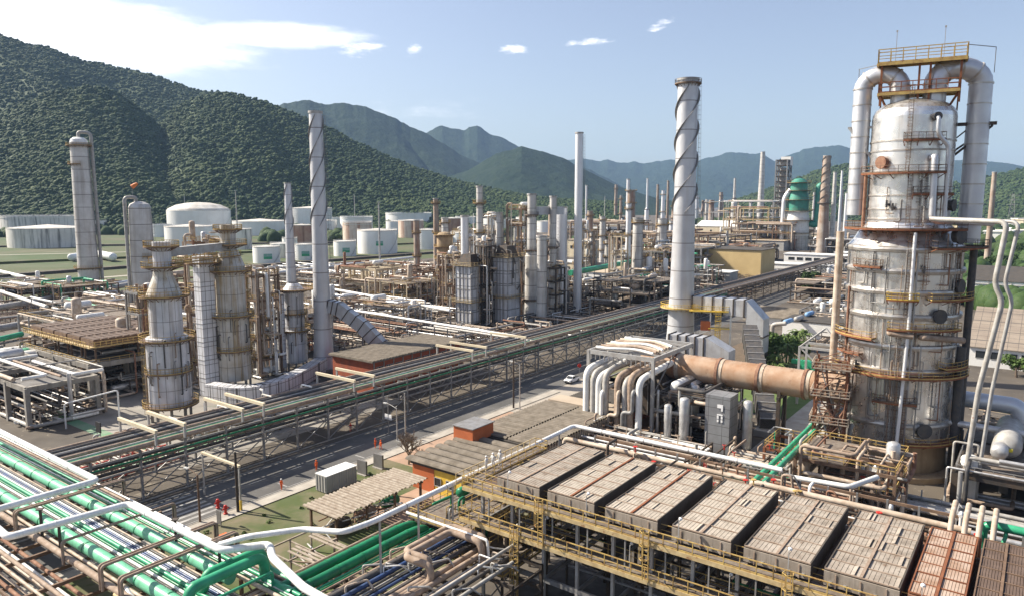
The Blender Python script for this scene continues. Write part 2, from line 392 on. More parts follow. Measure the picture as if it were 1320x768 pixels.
psheet('road', -60, 92, 900, 103.6, .012, am)
psheet('pavement', -60, 89.4, 140, 91.6, .13, pm)
MBk = MB().box(0, 0, 0, 0, 0, 0)
mb = MB(); q0 = P(-60, 91.8, .07); q1 = P(140, 91.8, .07); mb.bar(q0, q1, .3, .15); q0 = P(-60, 105.2, .07); q1 = P(700, 105.2, .07); mb.bar(q0, q1, .3, .15)
struct(mb.build('kerb', MT['concrete']))
mb = MB()
for i in range(40):
    a = 42 + i * 7
    for (c, l, wd) in ((98.4, 3.2, .16),):
        pts = [P(a, c - wd / 2), P(a + l, c - wd / 2), P(a + l, c + wd / 2), P(a, c + wd / 2)]
        mb.quad(*[(x, y, .02) for x, y in pts])
for c in (92.6, 103.2):
    mb.quad(*[(x, y, .02) for x, y in (P(-20, c - .06), P(250, c - .06), P(250, c + .06), P(-20, c + .06))])
for i in range(8):
    c = 93.6 + i * 1.35
    mb.quad(*[(x, y, .02) for x, y in (P(49, c), P(55.5, c), P(55.5, c + .55), P(49, c + .55))])
for a in (66, 74, 82, 92):
    mb.quad(*[(x, y, .02) for x, y in (P(a, 92.8), P(a + .25, 92.8), P(a + .25, 95.2), P(a, 95.2))])
struct(mb.build('road_marking', lnm))
psheet('lawn', 30, 56, 84, 89.4, .01, lm)
psheet('yard', 84, 56, 160, 89.4, .012, tm)
psheet('yard', 60, 113, 112, 190, .012, ym)
psheet('yard', 66, 62, 84, 76, .016, tm)
psheet('car_park', 120, 84, 156, 92, .016, mat('car_park', (.36, .32, .27), (.29, .26, .22), .9, 0, .2))
psheet('lawn', 150, 48, 215, 92, .012, lm)
psheet('car_park', 28, 92, -10, 40, .01, MT['car_park'])
psheet('yard', 44, -16, 76, 46, .014, mat('yard_shade', (.045, .04, .035), (.028, .025, .022), .8, 0, .4))  # near-black sheet: shade under the cooler platform painted into the ground colour
psheet('path', 118, 27, 195, 40, .02, pm)
psheet('lawn', 150, 40, 195, 56, .016, mat('lawn_bright', (.08, .13, .028), (.11, .15, .05), .95, 0, .3))
psheet('soil', 165, 56, 240, 76, .02, mat('soil', (.14, .1, .065), (.1, .075, .05), .95, 0, .5))
# grass fields round the tank farm, and the river flats on the right
def dirpt(px, r, py=262):
    u = (px - 660) / FPX; v = (py - 384) / FPX; x = u; y = cos(PITCH) - v * sin(PITCH); k = r / math.hypot(x, y); return (x * k, y * k)
sheet('grass_field', [dirpt(-120, 400), dirpt(90, 395), dirpt(300, 480), dirpt(470, 540), dirpt(640, 640), dirpt(700, 1500), dirpt(-120, 1500)], .03, fm)
sheet('grass_field', [dirpt(1215, 420), dirpt(1480, 330), dirpt(1480, 1600), dirpt(1215, 1600)], .03, fm)
# ================================================================== hills and forest
def vnoise(x, y, seed):
    rs = np.random.RandomState(seed); N = 256; g = rs.rand(N, N)
    xi = np.floor(x).astype(int); yi = np.floor(y).astype(int); fx = x - xi; fy = y - yi
    fx = fx * fx * (3 - 2 * fx); fy = fy * fy * (3 - 2 * fy)
    a = g[xi % N, yi % N]; b = g[(xi + 1) % N, yi % N]; c = g[xi % N, (yi + 1) % N]; d = g[(xi + 1) % N, (yi + 1) % N]
    return (a * (1 - fx) + b * fx) * (1 - fy) + (c * (1 - fx) + d * fx) * fy
def fbm(x, y, seed, oc=4):
    s = 0; am_ = .5
    for i in range(oc): s = s + am_ * vnoise(x * 2 ** i, y * 2 ** i, seed + i); am_ *= .5
    return s
def hill(name, skyl, foot, ridge, m, seed, spur=.3, spl=320., drop=0):
    az_, el_ = [], []
    for px, py in skyl:
        u = (px - 660) / FPX; v = (py + drop - 384) / FPX; x = u; y = cos(PITCH) - v * sin(PITCH); z = -sin(PITCH) - v * cos(PITCH)
        az_.append(math.atan2(x, y)); el_.append(z / math.hypot(x, y))
    a0, a1 = az_[0], az_[-1]
    def surf(a, t):
        e = np.interp(a, az_, el_)
        Zr = np.maximum(CAMH + e * ridge, 0)
        Zr = Zr * (1 + .05 * np.clip(t, 0, 1) ** 2 * (fbm(a * ridge / 110., a * 0 + 3.3, seed + 40, 4) - .47) * 2)
        r = foot + (ridge - foot) * t + 60 * (fbm(a * ridge / 300, a * 0, seed + 9, 2) - .4) * (1 - t)
        X = np.sin(a) * r; Y = np.cos(a) * r
        tt = np.clip(t, 0, 1)
        prof = 1.28 * tt - .28 * tt ** 2
        sp_ = np.abs(2 * fbm(a * ridge / spl + tt * .9, tt * 1.2, seed, 3) - .95)
        n2 = fbm(X / 90, Y / 90, seed + 5, 4) - .47
        z = Zr * (prof * (1 - spur * (1 - sp_ * 1.6) * (1 - tt) * 1.2) + (.07 * n2 + .035 * (fbm(X / 38, Y / 38, seed + 7, 3) - .44)) * np.minimum(tt * 5, 1) * (1.15 - tt))
        back = np.clip((t - 1) / .6, 0, 1)
        z = z * (1 - .7 * back ** 1.2)
        return X, Y, np.maximum(z, -.5)
    na, nrad = 360, 90
    A, T = np.meshgrid(np.linspace(a0, a1, na), np.concatenate([np.linspace(0, 1, nrad), np.linspace(1.08, 1.6, 8)]), indexing='ij')
    X, Y, Z = surf(A.ravel(), T.ravel()); nt_ = T.shape[1]
    V = np.stack([X, Y, Z], 1)
    i, j = np.meshgrid(np.arange(na - 1), np.arange(nt_ - 1), indexing='ij'); k = (i * nt_ + j).ravel()
    F = np.stack([k, k + 1, k + nt_ + 1, k + nt_], 1)[:, ::-1]
    struct(np_mesh(name, V, F, m, smooth=True)); return surf, a0, a1
import bmesh
def ico(sub):
    bm = bmesh.new(); bmesh.ops.create_icosphere(bm, subdivisions=sub, radius=1)
    bm.verts.index_update(); v = np.array([tuple(q.co) for q in bm.verts]); f = np.array([[q.index for q in p.verts] for p in bm.faces]); bm.free(); return v, f
ICO1, ICO2 = ico(1), ico(2)
def crowns(pos, rad, base, flat=.85):
    v, f = base; n = len(pos)
    jit = 1 + .22 * (nr.rand(n, len(v)) - .5)
    th = nr.rand(n) * 2 * PI; c_, s_ = np.cos(th)[:, None], np.sin(th)[:, None]
    vx = v[None, :, 0] * c_ - v[None, :, 1] * s_; vy = v[None, :, 0] * s_ + v[None, :, 1] * c_
    vz = np.broadcast_to(v[None, :, 2], vx.shape)
    W = np.stack([vx, vy, vz * flat], 2) * (jit * rad[:, None])[:, :, None] + pos[:, None, :]
    F = f[None] + (np.arange(n) * len(v))[:, None, None]
    return W.reshape(-1, 3), F.reshape(-1, 3)
def forest_on(surf, a0, a1, n, rmin, rmax, base, t0=0.0, t1=1.06, skip=None):
    a = a0 + (a1 - a0) * nr.rand(n); t = t0 + (t1 - t0) * nr.rand(n) ** .85
    x, y, z = surf(a, t); k = z > 1.0
    pos = np.stack([x, y, z], 1)[k]; rad = rmin + (rmax - rmin) * nr.rand(len(pos)) ** 2.6
    pos[:, 2] += rad * .2
    ps, rs = [pos], [rad]
    for q in range(2):
        th = nr.rand(len(pos)) * 6.283; f = .55 + .3 * nr.rand(len(pos)); dz = .1 + .55 * nr.rand(len(pos))
        ps.append(pos + np.stack([np.cos(th) * f * rad, np.sin(th) * f * rad, dz * rad], 1)); rs.append(rad * (.4 + .25 * nr.rand(len(pos))))
    return crowns(np.concatenate(ps), np.concatenate(rs), base, .8)
hs = []
mf = MT['forest']; mff = MT['forest_far']
h1 = hill('hill', [(-220, 10), (0, 46), (60, 59), (120, 79), (200, 99), (262, 116), (310, 126), (360, 149), (420, 179), (480, 204), (560, 234), (620, 252), (660, 262)], 1500, 2700, mf, 21, .5, 420)
h2 = hill('hill', [(165, 215), (200, 170), (225, 143), (250, 130), (280, 122), (300, 120), (345, 133), (400, 155), (430, 168), (480, 193), (540, 218), (600, 238), (660, 250), (700, 256), (800, 263)], 1330, 1950, mf, 33, .45, 260)
h3 = hill('hill', [(-240, 120), (-60, 170), (0, 152), (60, 124), (110, 112), (150, 122), (190, 152), (230, 190), (270, 232), (310, 262)], 1260, 1850, mf, 45, .45, 260)
hill('mountain', [(300, 170), (365, 133), (400, 131), (440, 133), (470, 137), (480, 141), (520, 156), (560, 179), (600, 202), (680, 237), (740, 264)], 3300, 4800, mff, 61, .45, 500)
hill('mountain', [(500, 205), (550, 172), (570, 161), (590, 166), (600, 166), (615, 163), (630, 172), (665, 188), (700, 200), (760, 218), (800, 240), (850, 263)], 5000, 6600, mff, 71, .4, 700)
hill('mountain', [(520, 263), (560, 237), (610, 216), (640, 199), (672, 188), (700, 194), (730, 206), (760, 223), (800, 241), (850, 257), (890, 263)], 2700, 3700, mff, 81, .45, 420)
hill('mountain', [(660, 220), (740, 205), (760, 206), (800, 209), (830, 210), (860, 207), (900, 208), (930, 200), (945, 197), (980, 198), (1000, 208), (1020, 199), (1040, 191), (1080, 187), (1100, 192), (1130, 208), (1200, 205), (1240, 207), (1280, 208), (1320, 215), (1500, 215)], 7000, 9300, mff, 91, .35, 900)
h6 = hill('hill', [(930, 263), (980, 249), (1030, 229), (1060, 217), (1100, 211), (1140, 214), (1200, 229), (1240, 239), (1262, 233), (1300, 223), (1320, 218), (1500, 196)], 1900, 2700, mf, 101, .35, 420)
fv, ff, off = [], [], 0
for s_, n, r0, r1, b_, t0 in ((h1, 22000, 3.0, 8.0, ICO1, .2), (h2, 27000, 2.2, 7.2, ICO1, 0), (h3, 24000, 2.4, 7.4, ICO1, 0), (h6, 10000, 3, 7.5, ICO1, 0)):
    V_, F_ = forest_on(*s_, n, r0, r1, b_, t0); fv.append(V_); ff.append(F_ + off); off += len(V_)
o = np_mesh('forest', np.concatenate(fv), np.concatenate(ff), mf, smooth=True); tag(o, 'dense dark green rainforest covering the near hillsides', 'forest', kind='stuff')
# tree belts on the flat at the foot of the hills
def belt(label, segs, n, r0, r1, m, wid):
    ps = []
    for k in range(n):
        (p0, r_0), (p1, r_1) = segs[rnd.randrange(len(segs))]; t = rnd.random()
        x, y = dirpt(p0 + (p1 - p0) * t, r_0 + (r_1 - r_0) * t + rnd.uniform(-wid, wid)); ps.append((x, y, rnd.uniform(2, 5)))
    pos = np.array(ps); rad = r0 + (r1 - r0) * nr.rand(n) ** 1.5
    V_, F_ = crowns(pos, rad, ICO2, 1.1); o = np_mesh('tree_belt', V_, F_, m, smooth=True); tag(o, label, 'trees', kind='stuff')
belt('dark tree belt along the foot of the big left hill', [((-60, 1180), (320, 1230)), ((320, 1230), (420, 1050)), ((470, 1130), (640, 1250)), ((640, 1250), (800, 1500))], 900, 4, 9, mf, 70)
belt('dark round trees between the far white tanks', [((425, 900), (445, 900)), ((455, 950), (480, 950)), ((600, 900), (660, 1000)), ((735, 800), (800, 820)), ((335, 900), (365, 900))], 130, 4, 9, mf, 40)
belt('leafy wood on the river flat right of the big column', [((1200, 560), (1400, 480)), ((1240, 640), (1420, 600)), ((1190, 420), (1400, 340)), ((1290, 380), (1420, 330))], 420, 3, 7, MT['leaf_dark'], 40)
belt('tree lines far across the valley floor', [((860, 1500), (1000, 1700)), ((960, 1900), (1130, 2100)), ((1210, 1300), (1400, 1200)), ((1215, 900), (1400, 800))], 420, 5, 11, mf, 120)

for i, (p0, r0, p1, r1) in enumerate(((-60, 520, 300, 600), (-60, 640, 380, 700), (300, 520, 560, 640), (480, 760, 640, 860), (-60, 900, 430, 820))):
    q = Vector((*dirpt(p0, r0), .9)); e = Vector((*dirpt(p1, r1), .9)); o = MB().bar(q, e, 5, 1.8).build('bund', MT['lawn' if i % 2 else 'ground_dirt']); struct(o)
for i, (p0, r0, p1, r1) in enumerate(((-60, 470, 330, 545), (-60, 760, 470, 760), (330, 450, 640, 560))):
    q = Vector((*dirpt(p0, r0), 0)); e = Vector((*dirpt(p1, r1), 0)); d = (e - q).normalized() * 3; n_ = Vector((-d.y, d.x, 0))
    sheet('track', [tuple((q + n_)[:2]), tuple((q - n_)[:2]), tuple((e - n_)[:2]), tuple((e + n_)[:2])], .07, pm)
# ================================================================== shared parts
def pol(R, ps, z): return (R * sin(ps), -R * cos(ps), z)
def railing(parent, pts, h=1.1, step=1.6, m='yellow', w=.06, closed=False, mid=True, toe=True):
    mb = MB(); pts = [Vector(p) for p in pts]
    if closed: pts.append(pts[0])
    for p, q in zip(pts[:-1], pts[1:]):
        L = (q - p).length; n = max(1, round(L / step))
        for i in range(n + 1):
            b = p.lerp(q, i / n); mb.bar(b, b + Vector((0, 0, h)), w)
        mb.bar(p + Vector((0, 0, h)), q + Vector((0, 0, h)), w * 1.1)
        if mid: mb.bar(p + Vector((0, 0, h * .52)), q + Vector((0, 0, h * .52)), w * .8)
        if toe: mb.bar(p + Vector((0, 0, .1)), q + Vector((0, 0, .1)), .03, .18)
    return mb.build('railing', MT[m], parent)
def ladder(parent, p, q, out, m='yellow', cage=True, wd=.5, t=.06):
    p = Vector(p); q = Vector(q); out = Vector(out).normalized(); side = out.cross(Vector((0, 0, 1))).normalized()
    mb = MB(); H = (q - p).length; d = (q - p).normalized()
    for s in (-1, 1): mb.bar(p + side * s * wd / 2, q + side * s * wd / 2, t)
    for i in range(int(H / .45)): b = p + d * (i * .45 + .2); mb.bar(b - side * wd / 2, b + side * wd / 2, t * .7)
    o = mb.build('ladder', MT[m], parent)
    if cage and H > 3:
        mb = MB(); k = int((H - 2) / 1.2)
        for i in range(k + 1):
            b = p + d * (2.2 + i * (H - 2.2) / max(k, 1)); a = [b - side * wd * .6, b - side * wd * .75 + out * .45, b + out * .75, b + side * wd * .75 + out * .45, b + side * wd * .6]
            for u, v in zip(a[:-1], a[1:]): mb.bar(u, v, t * .7)
        for off in (-side * wd * .75 + out * .45, out * .75, side * wd * .75 + out * .45): mb.bar(p + d * 2.2 + off, q + off, t * .6)
        mb.build('ladder_cage', MT[m], o)
    return o
def ring_platform(parent, R, wd, z, p0=0.0, p1=2 * PI, deck='steel_brown', rail='yellow', n=None, h=1.1):
    full = (p1 - p0) > 6.2; n = n or max(6, int((p1 - p0) * 6))
    mb = MB()
    for za, zb in ((z, z - .12),):
        mb.lathe([(R, za), (R + wd, za), (R + wd, zb - .12), (R + wd - .06, zb - .12), (R + wd - .06, zb), (R, zb)], 0, 0, n, p0, None if full else p1)
    k = max(3, n // 2)
    for i in range(k + 1):
        a = p0 + (p1 - p0) * i / k; mb.bar(pol(R, a, z - .9), pol(R + wd * .9, a, z - .14), .1)
    o = mb.build('platform', MT[deck], parent)
    pts = [pol(R + wd - .05, p0 + (p1 - p0) * i / n, z) for i in range(n + (0 if full else 1))]
    if not full: pts = [pol(R + .1, p0, z)] + pts + [pol(R + .1, p1, z)]
    railing(o, pts, h, 1.5, rail, .07, closed=full)
    return o
def helix(parent, R, z0, z1, turns, starts=3, m='steel', wd=.45, th=.08, name='strake', k=26):
    for s in range(starts):
        mb = MB(); n = int(turns * k); a0 = 2 * PI * s / starts; vs = []
        for i in range(n + 1):
            a = a0 + 2 * PI * turns * i / n; r = R(z0 + (z1 - z0) * i / n) if callable(R) else R; z = z0 + (z1 - z0) * i / n
            vs += [pol(r - .02, a, z - th), pol(r + wd, a, z - th), pol(r + wd, a, z + th), pol(r - .02, a, z + th)]
        fs = []
        for i in range(n):
            for j in range(4): fs.append((i * 4 + j, i * 4 + (j + 1) % 4, i * 4 + 4 + (j + 1) % 4, i * 4 + 4 + j))
        mb.add(vs, fs); mb.build(name, MT[m], parent)
def bands(parent, R, zs, m='steel_dark', h=.25, t=.1, name='band', n=20):
    mb = MB()
    for z in zs:
        r = R(z) if callable(R) else R
        mb.lathe([(r, z - h / 2), (r + t, z - h / 2), (r + t, z + h / 2), (r, z + h / 2)], 0, 0, n)
    return mb.build(name, MT[m], parent)
def vert(px, py, rows):
    """axis on the ground and (z, radius) for (image row, half width in image pixels) pairs"""
    X, Y = G(px, py); out = []
    for y, hw in rows:
        z = HZ(X, Y, y); out.append((z, hw * DEP(X, Y, z) / FPX))
    return X, Y, out
def stack(label, px, py, rows, m, kind='chimney', cat='chimney', group=None, strakes=None, plats=(), top=True, n=20, rail='yellow', lad=True, base=True):
    X, Y, pr = vert(px, py, rows); pr.sort(); pr[0] = (0, pr[0][1])
    t = thing(kind, label, cat, (X, Y, 0), face(X, Y), group)
    Rf = lambda z: float(np.interp(z, [q[0] for q in pr], [q[1] for q in pr]))
    H = pr[-1][0]; rt = pr[-1][1]
    mb = MB().lathe([(r, z) for z, r in pr], 0, 0, n)
    mb.lathe([(rt, H), (rt - .25, H), (rt - .25, H - 3)], 0, 0, n); mb.disc(rt - .25, H - 3, 0, 0, n)
    mb.build('shell', MT[m], t)
    if top:
        mb = MB().lathe([(rt, H - .5), (rt + .22, H - .5), (rt + .22, H + .08), (rt - .3, H + .08)], 0, 0, n); mb.build('rim', MT['steel_light'], t)
    if base:
        r0 = pr[0][1]; MB().lathe([(r0 + .05, 0), (r0 + .9, 0), (r0 + .9, .7), (r0 + .05, .7)], 0, 0, n).build('plinth', MT['concrete'], t)
    if strakes:
        z0 = HZ(X, Y, strakes[0]); helix(t, Rf, z0, H - .8, (H - z0) / strakes[1], strakes[2], wd=strakes[3] if len(strakes) > 3 else .45)
    for pl in plats:
        z = HZ(X, Y, pl[0]); ring_platform(t, Rf(z), pl[1], z, R_(pl[2]), R_(pl[3]), rail=rail)
    if lad: ladder(t, pol(Rf(0) + .25, 1.2, 1), pol(Rf(H) + .25, 1.2, H - 1), pol(1, 1.2, 0), 'steel', True, .5)
    return t, Rf, H
def tank(label, px, base, hw, top, m='tank_white', roof='cone', group=None, sign=None, stairs=True, rm='tank_roof', name='storage_tank'):
    X, Y = G(px, base); Rr = hw * math.hypot(X, Y) / FPX
    k = 1 + Rr / math.hypot(X, Y); X *= k; Y *= k; Rr *= k * .995
    H = HZ(X * (1 - .8 * Rr / math.hypot(X, Y)), Y * (1 - .8 * Rr / math.hypot(X, Y)), top); n = 40
    t = thing(name, label, 'storage tank', (X, Y, 0), face(X, Y), group)
    MB().lathe([(Rr, 0), (Rr, H)], 0, 0, n).build('shell', MT[m], t)
    mb = MB()
    if roof == 'cone':
        mb.lathe([(Rr + .15, H - .1), (Rr + .15, H + .25), (Rr, H + .3), (0.01, H + .3 + Rr * .09)], 0, 0, n); mb.build('roof', MT[rm], t)
    elif roof == 'dome':
        mb.lathe([(Rr + .15, H), (Rr * .95, H + Rr * .07), (Rr * .7, H + Rr * .19), (Rr * .35, H + Rr * .26), (.01, H + Rr * .28)], 0, 0, n); mb.build('roof', MT[rm], t)
    else:
        mb.disc(Rr - .2, H - 2.0, 0, 0, n); mb.build('floating_roof', MT[rm], t)
        bands(t, Rr, [H - .3, H - 2.2], 'wall_white', .4, .5, 'wind_girder', n)
    railing(t, [pol(Rr, 2 * PI * i / 32, H + .25) for i in range(32)], 1.1, 99, 'white_paint', .1, True)
    if stairs:
        mb = MB(); k = 22; a0 = .5
        for i in range(k):
            a = a0 + 1.1 * i / k; mb.bar(pol(Rr + .05, a, H * i / k), pol(Rr + 1.0, a, H * i / k), .5, .1)
            if i < k - 1: mb.bar(pol(Rr + 1.0, a, H * i / k + 1), pol(Rr + 1.0, a0 + 1.1 * (i + 1) / k, H * (i + 1) / k + 1), .12); mb.bar(pol(Rr + 1.0, a, H * i / k), pol(Rr + 1.0, a, H * i / k + 1), .07)
        mb.build('spiral_stair', MT['steel_light'], t)
    if sign:
        ps, zf, ww, hh = sign; zc = H * zf
        for i, (mm, f0, f1) in enumerate((('sign_white', .66, 1.0), ('sign_teal', .3, .66), ('green_mid', 0, .3))):
            mb = MB(); q = []
            for j in range(5):
                a = ps + (j / 4 - .5) * ww / Rr; q.append(a)
            for u, v in zip(q[:-1], q[1:]):
                mb.quad(pol(Rr + .08, u, zc + hh * (f0 - .5)), pol(Rr + .08, v, zc + hh * (f0 - .5)), pol(Rr + .08, v, zc + hh * (f1 - .5)), pol(Rr + .08, u, zc + hh * (f1 - .5)))
            mb.build('emblem_panel', MT[mm], t)
    return t
def rack(label, a0, c0, L, W, levels, bay=6.0, m='steel', brace=2, group=None, name='pipe_rack', rz=TH, xy=None, leg=.32):
    x, y = xy if xy else P(a0, c0); t = thing(name, label, 'pipe rack', (x, y, 0), rz, group)
    nb = max(1, round(L / bay)); top = max(levels)
    for i in range(nb + 1):
        X = L * i / nb
        for Y in (0, W): MB().bar((X, Y, 0), (X, Y, top), leg).build('leg', MT[m], t)
        mb = MB()
        for z in levels: mb.bar((X, 0, z - .2), (X, W, z - .2), .26, .36)
        mb.build('cross_beam', MT[m], t)
        if brace and i < nb and i % brace == 0:
            mb = MB(); X2 = L * (i + 1) / nb; z1 = min(levels) - .3
            for Y in (0, W): MB().bar((X, Y, .3), (X2, Y, z1), .14).bar((X2, Y, .3), (X, Y, z1), .14).build('brace', MT[m], t)
    for z in levels:
        for Y in (0, W): MB().bar((0, Y, z - .62), (L, Y, z - .62), .2, .3).build('side_beam', MT[m], t)
    return t
PALS = {'rust': ['pipe_rust', 'pipe_brown', 'pipe_beige', 'pipe_grey', 'pipe_beige'], 'light': ['pipe_grey', 'white_paint', 'pipe_beige', 'pipe_silver', 'pipe_brown'],
        'grey': ['pipe_grey', 'pipe_silver', 'pipe_dark', 'pipe_beige', 'pipe_brown'], 'green': ['pipe_grey', 'green_mid', 'pipe_beige', 'pipe_silver', 'pipe_brown']}
def unit(label, a0, c0, L, W, levels, seed, m='steel', pal='rust', npipe=24, nves=3, rail='yellow', deck='grating', bays=(3, 2), pr=(.1, .35), group=None, name='process_structure', decked=True, xy=None, rz=TH, vm=('pipe_silver', 'white_paint', 'pipe_beige'), beam=.4, solid=None):
    """open multi-level steel or concrete structure with the pipes and vessels that it carries"""
    rg = random.Random(seed); x, y = xy if xy else P(a0, c0); t = thing(name, label, 'process structure', (x, y, 0), rz, group); top = max(levels)
    nx, ny = bays
    for i in range(nx + 1):
        for j in range(ny + 1):
            MB().bar((L * i / nx, W * j / ny, 0), (L * i / nx, W * j / ny, top if rg.random() > .2 else levels[-1 if len(levels) < 2 else -2]), beam).build('leg', MT[m], t)
    for li, z in enumerate(levels):
        mb = MB()
        for j in range(ny + 1): mb.bar((0, W * j / ny, z - .25), (L, W * j / ny, z - .25), beam * .7, beam * 1.1)
        for i in range(nx + 1): mb.bar((L * i / nx, 0, z - .25), (L * i / nx, W, z - .25), beam * .7, beam * 1.1)
        mb.build('floor_beam', MT[m], t)
        if decked:
            mb = MB()
            for i in range(nx):
                for j in range(ny):
                    if rg.random() < .75: mb.b2(L * i / nx + .1, W * j / ny + .1, z, L * (i + 1) / nx - .1, W * (j + 1) / ny - .1, z + .06)
            if mb.v: mb.build('deck', MT[deck], t)
            if rail: railing(t, [(0, 0, z), (L, 0, z), (L, W, z), (0, W, z)], 1.1, 2.2, rail, .09, True, toe=False)
    for k in range(nves):
        r = rg.uniform(.6, 1.3) * (1 if W > 6 else .7); z = rg.choice([0] + list(levels)); mm = MT[rg.choice(vm)]
        if rg.random() < .6:
            xx = rg.uniform(r, max(r + .1, L * .5)); ln = min(L - xx - r, rg.uniform(3, 7)); yy = rg.uniform(r, W - r)
            ln = max(ln, 1.5)
            v = MB().capsule((xx, yy, z + r + .7), (xx + ln, yy, z + r + .7), r, 14).build('drum', mm, t)
            MB().box(xx + ln * .2, yy, z + .45, .4, r * 1.4, .9).box(xx + ln * .8, yy, z + .45, .4, r * 1.4, .9).build('saddle', MT['concrete'], v)
        else:
            h = rg.uniform(3, 7); xx = rg.uniform(r, L - r); yy = rg.uniform(r, W - r)
            MB().capsule((xx, yy, z + r * .6 + .3), (xx, yy, z + r * .6 + h), r, 14).build('vessel', mm, t)
    for k in range(npipe):
        r = rg.uniform(*pr); ms = MT[rg.choice(PALS[pal])]; q = [rg.uniform(0, L), rg.uniform(-.6, W + .6), rg.choice([.6, 1.2] + [z + rg.uniform(.3, 2.2) for z in levels])]; pts = [tuple(q)]
        ax = rg.randrange(3)
        for s in range(rg.randint(2, 5)):
            if ax == 0: q[0] = min(L + 1, max(-1, q[0] + rg.choice((-1, 1)) * rg.uniform(.3, .8) * L))
            elif ax == 1: q[1] = min(W + 1, max(-1, q[1] + rg.choice((-1, 1)) * rg.uniform(.3, .9) * W))
            else: q[2] = rg.choice([.6, 1.2] + [z + rg.uniform(.3, 2.4) for z in levels])
            ax = rg.choice([i for i in range(3) if i != ax]); pts.append(tuple(q))
        pts = [p for i, p in enumerate(pts) if i == 0 or (Vector(p) - Vector(pts[i - 1])).length > .3]
        if len(pts) > 1: MB().tube(bend(pts, r * 2, 3), r, 7).build('pipe', ms, t)
    return t
def pipe_field(label, a0, c0, L, W, seed, n=22, z=(.5, 1.1), pal='rust', m='steel_dark', r=(.09, .22), along='y', group=None, valves=10, name='pipe_bed', xy=None, rz=TH, stubs=18):
    """low sleeper rack: parallel pipes on rows of short supports with valves and risers"""
    rg = random.Random(seed); x, y = xy if xy else P(a0, c0); t = thing(name, label, 'pipe bed', (x, y, 0), rz, group)
    S = (lambda u, v, w: (u, v, w)) if along == 'x' else (lambda u, v, w: (v, u, w))
    A, B = (L, W) if along == 'x' else (W, L)
    mb = MB(); k = max(2, int(A / 7))
    for i in range(k + 1):
        for zz in z: mb.bar(S(A * i / k, 0, zz - .2), S(A * i / k, B, zz - .2), .25, .25)
        for s in range(max(2, int(B / 5)) + 1): mb.bar(S(A * i / k, B * s / max(2, int(B / 5)), 0), S(A * i / k, B * s / max(2, int(B / 5)), max(z) - .2), .22)
    mb.build('support_frame', MT[m], t)
    for i in range(n):
        rr = rg.uniform(*r); v = B * (i + .5 + rg.uniform(-.3, .3)) / n; zz = rg.choice(z) + rr; s0 = A * rg.choice((0, 0, rg.uniform(0, .4))); s1 = A * rg.choice((1, 1, rg.uniform(.6, 1)))
        pts = [S(s0, v, zz), S(s1, v, zz)]
        if rg.random() < .35: e = rg.uniform(.4, 2.5); pts.append(S(s1, v, zz + e)); pts.append(S(s1, min(B, v + rg.uniform(.5, B * .4)), zz + e))
        if rg.random() < .25: pts.insert(0, S(s0, v, zz + rg.uniform(.6, 3)))
        MB().tube(bend(pts, rr * 2, 3), rr, 7).build('pipe', MT[rg.choice(PALS[pal])], t)
    mb = MB()
    for i in range(valves):
        u, v, zz = rg.uniform(0, A), rg.uniform(0, B), max(z); h = rg.uniform(.5, 1.1)
        mb.bar(S(u, v, zz), S(u, v, zz + h), .14); p = S(u, v, zz + h); mb.lathe([(.28, p[2]), (.34, p[2] + .05), (.28, p[2] + .1)], p[0], p[1], 8)
    if valves: mb.build('valve', MT['red' if rg.random() < .2 else 'steel_brown'], t)
    rm_ = MT[rg.choice(['steel', 'steel_light', 'pipe_beige', 'white_paint'])]
    for i in range(stubs):
        mb = MB(); u, v = rg.uniform(0, A), rg.uniform(0, B); h = rg.uniform(1.5, 4.5); q = S(u, v, 0); mb.bar(q, (q[0], q[1], h), rg.uniform(.1, .2))
        if rg.random() < .6: e = rg.uniform(1, 4); mb.bar((q[0], q[1], h), S(min(A, u + e), v, h) if rg.random() < .5 else S(u, min(B, v + e), h), .12)
        mb.build('riser', rm_, t)
    return t
